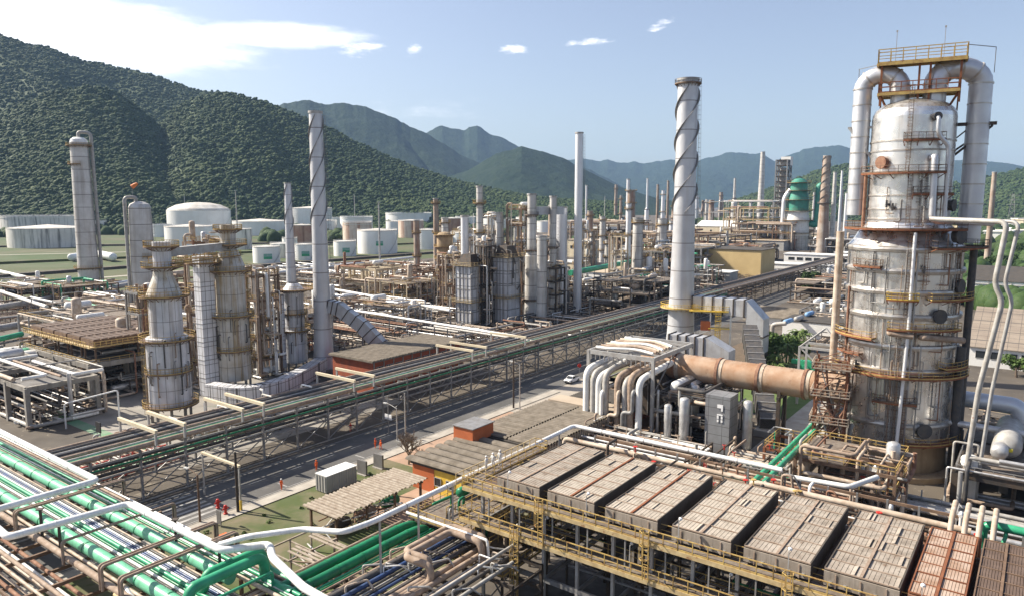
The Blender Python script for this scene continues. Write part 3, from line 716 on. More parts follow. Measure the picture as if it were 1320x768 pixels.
def house(name, label, cat, a0, c0, L, W, H, wall, roof, kind='flat', windows=(), over=.4, group=None, rz=TH, xy=None, pitch=.2, base=None, doors=()):
    """windows: (side, u, z, w, h) with side in 'xXyY' (the face at low or high local x or y)"""
    x, y = xy if xy else P(a0, c0); t = thing(name, label, cat, (x, y, 0), rz, group)
    if kind == 'gable':
        mb = MB(); mb.b2(0, 0, 0, L, W, H)
        for X in (0, L): mb.add([(X, 0, H), (X, W, H), (X, W / 2, H + W * pitch)], [(0, 1, 2) if X == 0 else (0, 2, 1)])
        mb.build('wall', MT[wall], t)
        mb = MB(); e = over; zz = H + W * pitch
        for Y0, s in ((-e, 1), (W + e, -1)):
            zl = H - e * pitch * 2
            mb.add([(-e, Y0, zl), (L + e, Y0, zl), (L + e, W / 2, zz), (-e, W / 2, zz), (-e, Y0, zl + .18), (L + e, Y0, zl + .18), (L + e, W / 2, zz + .18), (-e, W / 2, zz + .18)],
                   [(0, 1, 2, 3), (7, 6, 5, 4), (0, 4, 5, 1), (1, 5, 6, 2), (3, 7, 4, 0)])
        mb.build('roof', MT[roof], t)
    elif kind == 'mono':
        mb = MB(); h2 = H + W * pitch
        mb.add([(0, 0, 0), (L, 0, 0), (L, W, 0), (0, W, 0), (0, 0, H), (L, 0, H), (L, W, h2), (0, W, h2)], [(0, 1, 5, 4), (1, 2, 6, 5), (2, 3, 7, 6), (3, 0, 4, 7)]); mb.build('wall', MT[wall], t)
        mb = MB(); e = over; zl = H - e * pitch; zh = h2 + e * pitch
        vs = [(-e, -e, zl), (L + e, -e, zl), (L + e, W + e, zh), (-e, W + e, zh)]
        mb.add(vs + [(a, b, c + .2) for a, b, c in vs], [(3, 2, 1, 0), (4, 5, 6, 7), (0, 1, 5, 4), (1, 2, 6, 5), (2, 3, 7, 6), (3, 0, 4, 7)]); mb.build('roof', MT[roof], t)
    else:
        MB().b2(0, 0, 0, L, W, H).build('wall', MT[wall], t)
        MB().b2(-over, -over, H + .004, L + over, W + over, H + .35).build('roof', MT[roof], t)
    for (sd, u, z, ww, hh) in list(windows) + [(*d, 'd') for d in doors][:0]:
        e = .06
        if sd in 'yY': Y = -e if sd == 'y' else W + e; bx = (u, Y, z, u + ww, Y + (.12 if sd == 'y' else -.12), z + hh)
        else: X = -e if sd == 'x' else L + e; bx = (X, u, z, X + (.12 if sd == 'x' else -.12), u + ww, z + hh)
        wn = MB().b2(*bx).build('window', MT['glass'], t)
        x0, y0, z0, x1, y1, z1 = bx; mb = MB(); k = .09
        if sd in 'yY':
            yo = y0 + (-.03 if sd == 'y' else .03)
            for (q0, q1) in (((x0, z0), (x1, z0)), ((x0, z1), (x1, z1)), ((x0, z0), (x0, z1)), ((x1, z0), (x1, z1))): mb.bar((q0[0], yo, q0[1]), (q1[0], yo, q1[1]), k)
        else:
            xo = x0 + (-.03 if sd == 'x' else .03)
            for (q0, q1) in (((y0, z0), (y1, z0)), ((y0, z1), (y1, z1)), ((y0, z0), (y0, z1)), ((y1, z0), (y1, z1))): mb.bar((xo, q0[0], q0[1]), (xo, q1[0], q1[1]), k)
        mb.build('frame', MT['steel_light'], wn)
    for (sd, u, ww, hh) in doors:
        if sd in 'yY': Y = -.05 if sd == 'y' else W + .05; MB().b2(u, Y - .04, 0, u + ww, Y + .04, hh).build('door', MT['steel'], t)
        else: X = -.05 if sd == 'x' else L + .05; MB().b2(X - .04, u, 0, X + .04, u + ww, hh).build('door', MT['steel'], t)
    return t
def mast(label, px, py, top, r=.25, heads=4, kind='floodlight_mast', cat='light mast', group=None, m='steel_light'):
    X, Y = G(px, py); H = HZ(X, Y, top); t = thing(kind, label, cat, (X, Y, 0), face(X, Y), group)
    MB().tube([(0, 0, 0), (0, 0, H)], [r * 1.6, r], 8).build('pole', MT[m], t)
    MB().box(0, 0, H + .1, 2.2, 1.2, .2).build('platform', MT['steel'], t)
    for i in range(heads): MB().box((i - (heads - 1) / 2) * .6, -.5, H + .7, .5, .35, .6).build('lamp', MT['lamp_head'], t)
    return t
def foliage(pos, rad, n, size, m, parent, name='crown'):
    """leaf-clump faces spread through the crown lobes"""
    pos = np.array(pos, float); rad = np.array(rad, float); w_ = rad ** 2; idx = nr.choice(len(pos), n, p=w_ / w_.sum())
    d = nr.normal(size=(n, 3)); d /= np.linalg.norm(d, axis=1)[:, None]; rr = rad[idx] * (.55 + .5 * nr.rand(n))
    c = pos[idx] + d * rr[:, None] * np.array([1, 1, .85])
    nrm = d + .7 * nr.normal(size=(n, 3)); nrm /= np.linalg.norm(nrm, axis=1)[:, None]
    a = np.cross(nrm, nr.normal(size=(n, 3))); a /= np.linalg.norm(a, axis=1)[:, None]; b = np.cross(nrm, a)
    s = (size * (.6 + .8 * nr.rand(n)))[:, None]
    V_ = np.stack([c - a * s, c + b * s * .6, c + a * s, c - b * s * .6], 1).reshape(-1, 3)
    F_ = np.arange(n * 4).reshape(n, 4); return np_mesh(name, V_, F_, m, parent)
def tree(label, X, Y, H, R, m='leaf', group=None, n=2600, size=.3, seed=0, name='tree', cat='tree', lobes=9, trunk=.35):
    rg = random.Random(seed); t = thing(name, label, cat, (X, Y, 0), rg.uniform(0, 6), group)
    mb = MB(); mb.tube([(0, 0, 0), (.1, .05, H * .25), (.2, -.1, H * .45)], [R * .09, R * .07, R * .055], 8); pos, rad = [], []
    for i in range(lobes):
        a = rg.uniform(0, 6.3); q = rg.uniform(.2, .68) * R; z = H * rg.uniform(trunk, .86); p = (q * cos(a), q * sin(a), z)
        pos.append(p); rad.append(R * rg.uniform(.3, .5)); mb.tube([(.2, -.1, H * .42), (p[0] * .5, p[1] * .5, (H * .42 + z) / 2), p], [R * .045, R * .03, R * .012], 6)
    mb.build('trunk', MT['bark'], t); foliage(pos, rad, n, size, MT[m], t); return t
# ================================================================== THE GREAT COLUMN
def hz_at(X, Y, py, R=0.0, ps=0.0):
    d = math.hypot(X, Y); k = 1 - R * cos(ps) / d; return HZ(X * k, Y * k, py)
CX, CY = G(1147, 594); F_ = face(CX, CY)
col = thing('distillation_column', 'huge silver distillation column with ringed lower body and two hooped vapour pipes on top', 'distillation column', (CX, CY, 0), F_)
z_ = lambda y, R=8.2, ps=0: hz_at(CX, CY, y, R, ps)
zs0, zs1 = 0, z_(574)                  # skirt
RL, RU = 8.45, 6.1
zt = z_(318); zn = z_(298)
zdome = z_(148, RU); ztop = z_(121, 1)
MB().lathe([(8.1, 0), (8.1, zs1)], 0, 0, 56).build('skirt', MT['concrete_tan'], col)
MB().lathe([(8.3, zs1), (8.45, z_(480)), (RL, z_(400)), (RL, zt)], 0, 0, 64).lathe([(8.3, zs1), (8.1, zs1)], 0, 0, 48).build('lower_shell', MT['alu'], col)
MB().lathe([(RL, zt), (RL - .7, zt + .9), (RU + .15, zn + 1.2)], 0, 0, 64).build('cone', MT['alu'], col)
MB().lathe([(RU, zn), (RU, zdome)], 0, 0, 56).build('upper_shell', MT['alu'], col)
MB().lathe([(RU, zdome), (RU * .985, zdome + .6), (RU * .93, zdome + 1.25), (RU * .8, zdome + 2.0), (RU * .5, zdome + 2.8), (.01, zdome + 3.2)], 0, 0, 48).build('dome_head', MT['alu'], col)
for y in (322, 350, 377, 408, 447, 478, 548):
    z = z_(y, RL); R0 = float(np.interp(z, [zs1, z_(480), z_(400), zt], [8.3, 8.45, RL, RL]))
    MB().lathe([(R0, z - .55), (R0 + .42, z - .42), (R0 + .5, z), (R0 + .42, z + .3), (R0, z + .45)], 0, 0, 64).build('stiffener_ring', MT['alu_ring'], col)
for y in (180, 193, 252, 270, 283): z = z_(y, RU); MB().lathe([(RU, z - .16), (RU + .13, z - .12), (RU + .13, z + .12), (RU, z + .16)], 0, 0, 48).build('seam_band', MT['alu_ring'], col)
mb = MB()
for k in range(9):
    a = R_(-80 + k * 22 + (k % 3) * 4); mb.bar(pol(RL + .03, a, zs1 + 1), pol(RL + .03, a, zt), .12, .05)
mb.build('seam', MT['alu_ring'], col)
# platforms: (row, R, width, from, to)
for y, R, wd, p0, p1, rl in ((222, RU, 1.9, -62, 38, 'steel_brown'), (296, RU + .2, 3.2, -75, 62, 'steel_brown'), (318, RL, 3.2, 22, 85, 'steel_dark'), (387, RL, 1.6, -12, 14, 'yellow_bright'), (383, RL, 1.9, 24, 78, 'yellow'),
                          (424, RL, 1.5, -10, 60, 'yellow'), (436, RL, 1.7, -78, -22, 'yellow'), (467, 8.5, 1.8, 42, 80, 'yellow'), (487, 8.5, 2.0, -88, 78, 'yellow'), (566, 8.4, 1.7, 12, 75, 'yellow'), (458, 8.5, 1.2, -70, -35, 'steel_brown'), (345, RL, 1.1, -50, -20, 'steel_brown'), (250, RU, 1.1, 5, 60, 'steel_brown'), (180, RU, 1.0, -10, 40, 'steel_brown'), (520, 8.4, 1.0, -20, 20, 'steel_brown')):
    ring_platform(col, R, wd, z_(y, R + wd, R_((p0 + p1) / 2)), R_(p0), R_(p1), 'rust_beam', rl)
def lad(R, ps, y0, y1, m='steel_brown', cage=True): ladder(col, pol(R + .35, R_(ps), z_(y0, R, R_(ps))), pol(R + .35, R_(ps), z_(y1, R, R_(ps))), pol(1, R_(ps), 0), m, cage)
lad(RU, -4, 222, 110); lad(RU, 1, 296, 222); lad(RL, 5, 424, 300); lad(RL, 0, 487, 424); lad(8.5, 2, 600, 487, 'steel_brown'); lad(8.5, -4, 600, 487, 'steel_brown'); lad(8.5, 6, 600, 520); lad(RL, 55, 383, 318); lad(8.5, 9, 600, 500, 'pipe_rust'); lad(RL, 20, 383, 300, 'pipe_rust'); lad(RL, -30, 436, 330, 'steel'); lad(RU, 14, 296, 222, 'steel')
for q in range(8): MB().tube([pol(RL + .5, R_(-7 + q * 2.1), z_(598)), pol(RL + .5, R_(-7 + q * 2.1), z_(440 + (q % 3) * 25))], .09, 6).build('conduit', MT[('steel', 'pipe_brown', 'steel_light')[q % 3]], col)
# manholes and nozzles
for y, ps, R, r, m in ((404, 37, RL, .95, 'pipe_dark'), (366, 62, RL, 1.0, 'pipe_dark'), (549, 30, 8.4, 1.0, 'pipe_dark'), (209, -38, RU, .85, 'pipe_rust'), (265, 68, RU, .8, 'pipe_dark'), (303, 55, RL, 1.1, 'pipe_dark'), (152, 28, RU, .55, 'pipe_dark')):
    a = R_(ps); z = z_(y, R, a); MB().tube([pol(R - .2, a, z), pol(R + .75, a, z)], r, 20).tube([pol(R + .55, a, z), pol(R + .85, a, z)], r * 1.18, 20).build('manhole', MT[m], col)
# pipes on the face of the column
def cpipe(pts, r, m): col_pts = [pol(R, R_(ps), z_(y, R, R_(ps))) for (R, ps, y) in pts]; return MB().tube(bend(col_pts, r * 2.4), r, 10).build('pipe', MT[m], col)
cpipe([(RU + .2, 28, 153), (RU + 1.0, 28, 153), (RU + 1.0, 28, 174), (RU + 1.0, 44, 190), (RU + 1.0, 46, 288)], .32, 'vapor')
cpipe([(RU + .3, 26, 204), (RU + 1.2, 26, 202), (RU + 1.3, 27, 285), (RL + 1.0, 66, 286), (RL + 3.4, 84, 287)], .48, 'vapor')
cpipe([(RL + .8, 8, 300), (RL + .8, 8, 420), (9.6, 4, 600)], .26, 'stack_clean')
cpipe([(RL + .7, 12, 330), (RL + .7, 11, 600)], .12, 'steel_light')
cpipe([(RL + .5, 20, 432), (RL + 1.4, 20, 432), (RL + 1.4, 66, 432)], .5, 'pipe_brown')
cpipe([(RL + .5, -8, 428), (RL + 1.1, -8, 430), (RL + 1.1, 12, 432)], .45, 'pipe_brown')
cpipe([(RL + 1.6, -74, 300), (RL + 1.5, -78, 600)], .62, 'pipe_beige')
cpipe([(RL + .6, -58, 372), (RL + .6, -58, 480)], .2, 'pipe_rust')
cpipe([(RL + .7, -66, 480), (RL + .7, -66, 600)], .3, 'pipe_beige')
cpipe([(9.0, -40, 553), (9.6, -40, 560), (9.6, -40, 610)], .35, 'pipe_grey')
cpipe([(RL + 1.3, 78, 320), (RL + 1.3, 78, 620)], .55, 'pipe_dark')
cpipe([(RL + 1.0, 70, 440), (RL + 1.0, 70, 600)], .7, 'pipe_dark')
cpipe([(RU + .6, -72, 222), (RU + .6, -72, 300)], .28, 'pipe_rust')
rg = random.Random(5)
for i in range(64):
    ps = rg.uniform(-60, 70); y0 = rg.uniform(230, 520); y1 = y0 + rg.uniform(25, 90); R = (RU if y1 < 296 else RL) + rg.uniform(.2, .5)
    if y0 < 296 < y1: continue
    e = rg.choice((-1, 1)) * rg.uniform(3, 14); cpipe([(R - .2, ps, y0), (R, ps, y0), (R, ps, y1), (R, ps + e, y1)], rg.uniform(.05, .12), rg.choice(['pipe_rust', 'pipe_grey', 'steel', 'pipe_brown']))
for ps, y in ((-26, 264), (-18, 268), (-40, 470), (18, 346), (-35, 300), (30, 300)):
    a = R_(ps); z = z_(y, RU, a); R = RU if y < 296 else RL
    MB().tube([pol(R, a, z), pol(R + .7, a, z)], .22, 8).bar(pol(R + .7, a, z - .5), pol(R + .7, a, z + .7), .3).build('valve', MT['pipe_dark'], col)
# hooped overhead vapour pipes (local x to the right of the view)
def vap(xo, yo, r, ybot, xi):
    zt_ = z_(98, 0) ; zb = z_(ybot, 0); d = 1 if xo > 0 else -1
    pts = [(xi, -1.2, zdome + 1.4), (xi, -1.2, zt_ - 2.4), (xo, yo, zt_ - 2.4 + .0)]
    arc = [(xi, -1.2, zdome + 1.2)]; zc = z_(112, 0); R = abs(xo - xi) / 2
    for k in range(13): a = PI * k / 12; f = (1 - cos(a)) / 2; arc.append((xi + (xo - xi) * f, -1.2 + (yo + 1.2) * f, zc + sin(a) * R * .78))
    arc.append((xo, yo, zb)); o = MB().tube(arc, r, 22).build('vapour_pipe', MT['vapor'], col)
    mb = MB()
    for k in (1, 4, 7, 10, 13): p = Vector(arc[k]); q = Vector(arc[k + 1]) - Vector(arc[k - 1]); q.normalize(); mb.tube([p - q * .12, p + q * .12], r + .12, 22)
    for k in range(1, 8): z = zc - (zc - zb) * k / 8; mb.tube([(xo, yo, z - .1), (xo, yo, z + .1)], r + .07, 20)
    mb.build('flange', MT['alu_ring'], o)
    return arc
vap(-7.7, -.6, 1.4, 278, -2.2)
vap(8.9, 1.5, 1.65, 312, 2.6)
# brackets carrying the vapour pipes
z = z_(158, RU); MB().bar((RU - .5, 1, z), (11.4, 1.2, z), .7, .5).bar((RU - .3, .6, z - 5), (10.8, 1.2, z - .4), .35).bar((RU - .3, 2.2, z - 4.2), (11, 2.2, z - .2), .3).bar((RU - .3, 1, z - 2.4), (8.2, 1.2, z - .2), .2).build('bracket', MT['steel_dark'], col)
z = z_(158, RU); MB().bar((-RU + .5, -1, z), (-9.6, -1, z), .45, .35).bar((-RU + .3, -1.5, z - 5), (-9.4, -1.2, z), .35).build('bracket', MT['steel_light'], col)
# top service decks
z1 = z_(119, 2); z2 = z_(80, 2)
for zz, L, x0, W in ((z1, 11.2, -5.3, 5.0), (z2, 12.2, -5.6, 2.6)):
    x1 = x0 + L
    o = MB().b2(x0, -3.4, zz - .12, x1, -3.4 + W, zz).bar((x0, -3.4, zz - .2), (x1, -3.4, zz - .2), .3, .45).bar((x0, -3.4 + W, zz - .2), (x1, -3.4 + W, zz - .2), .3, .45).bar((x0, -3.4, zz - .2), (x0, -3.4 + W, zz - .2), .3, .4).bar((x1, -3.4, zz - .2), (x1, -3.4 + W, zz - .2), .3, .4).build('service_deck', MT['yellow'], col)
    railing(o, [(x0, -3.4, zz), (x1, -3.4, zz), (x1, -3.4 + W, zz), (x0, -3.4 + W, zz)], 2.1 if zz == z2 else 1.6, 1.7, 'rust_beam' if zz == z1 else 'yellow', .12, True)
mb = MB()
for x in (-5.0, .3, 1.8, 5.9): mb.bar((x, -3, z1 - 2), (x, -3, z2), .32); mb.bar((x, 1, zdome + 1), (x, -.9, z2), .22)
for x in (-5, 5.9): mb.bar((x, -3, z1 - .3), (x * .75, -1, zdome + 1), .25)
mb.build('deck_frame', MT['rust_beam'], col)
MB().bar((-5.5, -2, z2), (-5.5 - 3, -1, z2 - .3), .1).bar((-8.4, -1, z2 - 3.4), (-8.4, -1, z2 - .3), .1).bar((6.6, -2, z2 + 2), (10.4, 0, z2 + 1.6), .1).bar((10.4, 0, z2 - 2.2), (10.4, 0, z2 + 1.6), .1).build('handrail', MT['steel'], col)
for x in (-3.2, 3.5): MB().bar((x, -1, z2), (x, -1, z2 + 5.2), .08).box(x, -1, z2 + 5.2, .25, .25, .25).build('lightning_rod', MT['steel_light'], col)
# ground works round the column
MB2 = MB().lathe([(8.2, 0), (10.5, 0), (10.5, .9), (8.2, .9)], 0, 0, 40); MB2.build('plinth', MT['concrete_tan'], col)
# ================================================================== rust scaffold tower + orange duct
x, y = G(1068, 605); sc_t = thing('scaffold_tower', 'rusty lattice stair tower clinging to the left of the big column', 'tower', (x, y, 0), F_)
zt_ = 19; mb = MB()
for X in (-2.6, 2.0):
    for Y in (-2, 2): MB().bar((X, Y, 0), (X, Y, zt_), .3).build('leg', MT['rust_beam'], sc_t)
for k in range(9):
    z = 1 + k * 2.15
    for Y in (-2, 2): mb.bar((-2.6, Y, z), (2, Y, z), .2); mb.bar((-2.6, Y, z), (2, Y, z + 2.1), .13)
    for X in (-2.6, 2): mb.bar((X, -2, z), (X, 2, z), .2); mb.bar((X, -2, z + 2.1), (X, 2, z), .13)
mb.build('lattice', MT['pipe_rust'], sc_t)
for k, z in enumerate((4, 8.5, 13, 17.5)):
    o = MB().b2(-3.2, -2.6, z - .1, 2.6, 2.6, z).build('platform', MT['steel_brown'], sc_t); railing(o, [(-3.2, -2.6, z), (2.6, -2.6, z), (2.6, 2.6, z), (-3.2, 2.6, z)], 1.1, 1.4, 'pipe_beige', .09, True)
    mb = MB(); mb.bar((-2.2 if k % 2 else 1.4, -2.3, z - 4.4), (1.4 if k % 2 else -2.2, -2.3, z), .5, .1); mb.build('stair', MT['pipe_rust'], sc_t)
for k in range(14): MB().tube([(rnd.uniform(-3, 2.4), rnd.uniform(-2.6, 2), rnd.uniform(0, 6)), (rnd.uniform(-3, 2.4), rnd.uniform(-2.6, 2), rnd.uniform(10, 19))], rnd.uniform(.08, .22), 6).build('pipe', MT[rnd.choice(['pipe_rust', 'pipe_beige', 'pipe_brown', 'pipe_grey'])], sc_t)
dx = thing('gas_duct', 'long horizontal corrugated rusty orange duct running into the big column', 'duct', P(130, 63, 12.6), TH + PI / 2)
mb = MB(); pts, rs = [], []
Ld = 38.0; k = 152
for i in range(k + 1): pts.append((-Ld * i / k, 0, 0)); rs.append(2.45 + (.05 if i % 2 else 0))
mb.tube(pts, rs, 32); mb.build('casing', MT['orange_duct'], dx)
for u in (7, 15.5, 23, 31): MB().tube([(-u - .25, 0, 0), (-u + .25, 0, 0)], 2.72, 28).build('clamp_ring', MT['pipe_rust'], dx); MB().tube([(-u - 1.0, 0, 0), (-u - .25, 0, 0)], 2.56, 28).build('joint_sleeve', MT['pipe_beige'], dx)
for u in (9, 17, 27): MB().bar((-u, -1.9, -12.6), (-u, -1.9, -1.5), .6).bar((-u, 1.9, -12.6), (-u, 1.9, -1.5), .6).bar((-u, -2.6, -2.7), (-u, 2.6, -2.7), .5).bar((-u, 1.9, -12), (-u, -1.9, -4), .25).build('support', MT['steel_dark'], dx)
# ================================================================== pipe frame, heater
fr = thing('pipe_gantry', 'tall open steel frame of grey posts over the bank of bent vertical pipes', 'steel frame', P(119, 56, 0), TH)
for X in (0, 18):
    for Y in (0, 13.6): MB().bar((X, Y, 0), (X, Y, 16), .55).build('post', MT['steel_light'], fr)
mb = MB(); mb.bar((0, 0, 15.7), (0, 13.6, 15.7), .4, .8).bar((0, 0, 15.7), (18, 0, 15.7), .4, .8).bar((0, 13.6, 15.7), (18, 13.6, 15.7), .4, .8).bar((18, 0, 15.7), (18, 13.6, 15.7), .4, .8)
for i in range(1, 6): mb.bar((i * 3, 0, 15.9), (i * 3, 13.6, 15.9), .25, .4)
mb.build('roof_beam', MT['steel_light'], fr)
mb = MB()
for i in range(14): mb.bar((-.1, .6 + i * .95, 15.3), (-.1, .6 + i * .95, 14.3), .18)
for Y in (0, 13.6): mb.bar((0, Y, 9), (18, Y, 9), .3); mb.bar((0, Y, 9), (9, Y, 15.4), .2); mb.bar((9, Y, 15.4), (18, Y, 9), .2); mb.bar((0, Y, .5), (9, Y, 9), .2)
mb.build('hanger', MT['steel'], fr)
cols = ['white_paint', 'pipe_grey', 'white_paint', 'pipe_grey', 'pipe_brown', 'pipe_grey', 'pipe_brown', 'white_paint']
for i, (yy, m) in enumerate(zip((12.6, 11.0, 9.9, 8.4, 5.9, 4.3, 3.2, 1.5), cols)):
    c = 56 + yy; a = 116.6
    pipe(('pale' if i < 4 else 'brown capped') + ' insulated pipe bending over from upright under the grey frame, in a row', [P(a, c, 0), P(a, c, 12.6 - (i % 3) * .5), P(a + 3.2, c - .4, 13.2 - (i % 3) * .5), P(a + 11, c - 1.2, 13.6)], .62, MT[m], 'pale bent pipes under the frame' if i < 4 else 'brown capped bent pipes under the frame', 12, 1.9)
for i, (c, m) in enumerate(((66.8, 'white_paint'), (63.4, 'pipe_beige'), (60.4, 'steel'))):
    pipe(['thin white pipe', 'thin beige pipe', 'thin steel pipe'][i] + ' with a low dog leg bend in front of the bent pipe row', [P(115.8, c, 0), P(115.8, c, 4 + i), P(115.8, c - 2, 4 + i), P(115.8, c - 2, 9 + i * .5), P(117.5, c - 2, 9.4 + i * .5), P(121, c - 2, 9.4 + i * .5)], .36, MT[m], None, 9)
for i in range(7):
    c0 = 57 + i * 1.7; pipe('curved pale hose pipe lying across the top of the grey frame', [P(121 + i * 1.4, 57, 16.4), P(122 + i * 1.6, 61, 16.6 + (i % 2) * .3), P(120.5 + i * 1.9, 66, 16.4), P(121 + i * 2, 69, 16.3)], .3, MT[('white_paint', 'pipe_brown', 'pipe_beige')[i % 3]], 'curved pipes on top of the grey frame', 8, 2.5)
ht = thing('furnace', 'dark square process heater below the frame with pale upper casing', 'furnace', P(126, 56, 0), TH)
MB().b2(0, 0, 3, 14, 11, 9.5).build('firebox', MT['steel_dark'], ht)
mb = MB(); mb.add([(0, 0, 9.5), (14, 0, 9.5), (14, 11, 9.5), (0, 11, 9.5), (3, 3, 13), (11, 3, 13), (11, 8, 13), (3, 8, 13)], [(0, 1, 5, 4), (1, 2, 6, 5), (2, 3, 7, 6), (3, 0, 4, 7), (4, 5, 6, 7)]); mb.build('hood', MT['steel_dark'], ht)
for X in (0.6, 7, 13.4):
    for Y in (.6, 10.4): MB().bar((X, Y, 0), (X, Y, 3), .7).build('leg', MT['steel_dark'], ht)
mb = MB()
for i in range(6): mb.bar((-.12, i * 2.1, 3), (-.12, i * 2.1, 9.5), .16); mb.bar((i * 2.6, -.12, 3), (i * 2.6, -.12, 9.5), .16)
mb.build('stiffener', MT['steel'], ht)
gt = thing('preheater_box', 'grey panelled box tower under the orange duct with small white marks', 'duct tower', P(119, 41.5, 0), TH)
MB().b2(0, 0, 0, 4, 4.4, 11).build('casing', MT['duct_grey'], gt)
for q in ((1.2, 8.9, 2.2, 9.5), (1.2, 8.4, 1.5, 8.896), (1.2, 7.0, 1.5, 7.5), (1.2, 6.4, 1.5, 6.8), (1.9, 7.0, 2.2, 7.5), (1.9, 6.4, 2.2, 6.8), (1.2, 7.6, 2.2, 7.8)): MB().b2(-.12, q[0], q[1], -.02, q[2], q[3]).build('marking', MT['sign_white'], gt)
lw = thing('box_duct', 'white elbow duct box rising behind the orange duct', 'duct', P(147, 52, 0), TH)
mb = MB(); mb.add([(0, 0, 0), (4, 0, 0), (4, 5, 0), (0, 5, 0), (0, 0, 13), (4, 0, 13), (4, 5, 15.5), (0, 5, 15.5)], [(0, 1, 5, 4), (1, 2, 6, 5), (2, 3, 7, 6), (3, 0, 4, 7), (4, 5, 6, 7)]); mb.build('riser', MT['duct'], lw)
MB().b2(0.1, 4.9, 11, 3.9, 14, 15.3).build('crossing', MT['duct'], lw)
mb = MB()
for i in range(5): mb.b2(-.15, 5.5 + i * 2, 10.8, 4.15, 5.7 + i * 2, 15.5)
mb.build('rib', MT['steel_dark'], lw)
# ================================================================== the spiral stack of the heater and its duct
ft, fR, fH = stack('tallest silver chimney with black spiral strakes and a yellow deck near its foot', 876, 470, [(470, 20), (455, 19.5), (425, 17), (380, 15.5), (300, 13.8), (200, 13.2), (102, 13)], 'stack_silver', strakes=(275, 25, 3, .55), n=36, plats=((108, .8, 0, 360),), rail='steel')
X, Y = G(876, 470); zz = HZ(X, Y, 395)
ring_platform(ft, fR(zz), 2.2, zz, -2.4, 2.4, 'yellow_pale', 'yellow_bright')
o = MB().b2(2, -6.4, zz - .35, 13, -2.8, zz - .1).build('side_deck', MT['yellow_bright'], ft); railing(o, [(3, -6.4, zz), (13, -6.4, zz), (13, -2.8, zz), (3, -2.8, zz)], 1.2, 1.6, 'yellow_bright', .09)
MB().bar((12.6, -6, 0), (12.6, -6, zz), .45).build('deck_post', MT['wall_white'], ft); MB().bar((7.5, -6, 0), (7.5, -6, zz), .35).build('deck_post', MT['wall_white'], ft)
ladder(ft, (9.4, -6.6, 3), (9.4, -6.6, zz), (0, -1, 0), 'yellow_bright', True, 1.0, .12)
for z in (zz - 4.5, zz - 9): MB().b2(7, -7, z - .15, 12.4, -4, z).build('landing', MT['yellow_bright'], ft)
MB().box(6.3, -5.6, zz - 4, 2.4, 1.6, 2.4).build('cabinet', MT['orange_wall'], ft)
bd = thing('box_duct', 'silver ribbed overhead duct stepping right from the tallest chimney then dropping', 'duct', P(185, 75.5, 0), TH - PI / 2)
zt_ = HZ(*P(185, 66), 384); W = 5
MB().b2(0, -2.5, zt_ - 4.2, 15, 2.5, zt_).build('crossing', MT['duct'], bd)
mb = MB(); mb.add([(15, -2.5, zt_ - 4.2), (15, -2.5, zt_), (15, 2.5, zt_ - 4.2), (15, 2.5, zt_), (19.5, -2.5, zt_ - 4.5), (19.5, 2.5, zt_ - 4.5), (15.3, -2.5, zt_ - 9), (15.3, 2.5, zt_ - 9), (19.5, -2.5, zt_ - 9), (19.5, 2.5, zt_ - 9)],
       [(0, 1, 4, 8, 6), (2, 7, 9, 5, 3), (1, 3, 5, 4), (4, 5, 9, 8), (0, 6, 7, 2)]); mb.build('elbow', MT['duct'], bd)
MB().b2(15.3, -2.5, 6, 19.5, 2.5, zt_ - 8.99).build('drop', MT['duct'], bd)
mb = MB()
for i in range(6): mb.b2(i * 2.8 + .3, -2.7, zt_ - 4.4, i * 2.8 + .6, 2.7, zt_ + .2)
mb.build('rib', MT['steel_dark'], bd); MB().b2(15.1, -2.7, zt_ - 9.2, 19.7, 2.7, zt_ - 8.9).build('flange', MT['steel_dark'], bd); MB().b2(17.3, -2.66, 6, 17.6, 2.66, zt_ - 9.204).build('rib', MT['steel_dark'], bd)
mb = MB()
for i in range(6): mb.b2(15.6, -2.75, .8 + i * .95, 19.2, -2.5, 1.2 + i * .95)
mb.build('louvre', MT['wall_white'], bd); MB().b2(15.4, -2.5, 0, 19.4, 2.5, 6).build('fan_casing', MT['steel_dark'], bd)
idt = thing('sloping_duct', 'dark ribbed duct slanting down beyond the orange duct to the lawn', 'duct', P(137, 40, 0), TH)
mb = MB(); mb.bar((0, 0, 1.5), (38, 17, 13), 3.4, 3.4); mb.build('casing', MT['pipe_dark'], idt)
mb = MB(); d = Vector((38, 17, 11.5))
for i in range(14): p = Vector((0, 0, 1.5)) + d * (i / 14); mb.bar(p, p + d.normalized() * .3, 3.7, 3.7)
mb.build('rib', MT['steel'], idt); MB().box(0, 0, .6, 4.5, 4.5, 1.2).build('base', MT['wall_grey'], idt)

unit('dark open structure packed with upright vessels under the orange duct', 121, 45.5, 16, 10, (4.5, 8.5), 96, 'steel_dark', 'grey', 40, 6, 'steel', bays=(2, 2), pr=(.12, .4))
for i, (a, c, r, h) in enumerate(((118.5, 49.5, .9, 9.5), (118, 52.4, .7, 8), (121.5, 39.2, .8, 10))):
    t = thing('pressure_vessel', ('taller silver upright vessel in front of the dark structure under the orange duct', 'shorter silver upright vessel beside the bent pipe row', 'slim silver upright vessel right of the grey panelled box tower')[i], 'vessel', P(a, c, 0), TH)
    MB().capsule((0, 0, 2), (0, 0, h), r, 16).build('shell', MT['pipe_silver'], t)
    for q in range(3): MB().bar((r * .8 * cos(q * 2.1), r * .8 * sin(q * 2.1), 0), (r * .8 * cos(q * 2.1), r * .8 * sin(q * 2.1), 2.4), .18).build('leg', MT['steel_dark'], t)
# ================================================================== air cooler platform (front right)
DZ = 14.2
ap = thing('cooler_platform', 'long elevated steel platform with two yellow railed walkways carrying the row of cooler banks', 'platform', P(57, 47, 0), TH - PI / 2)
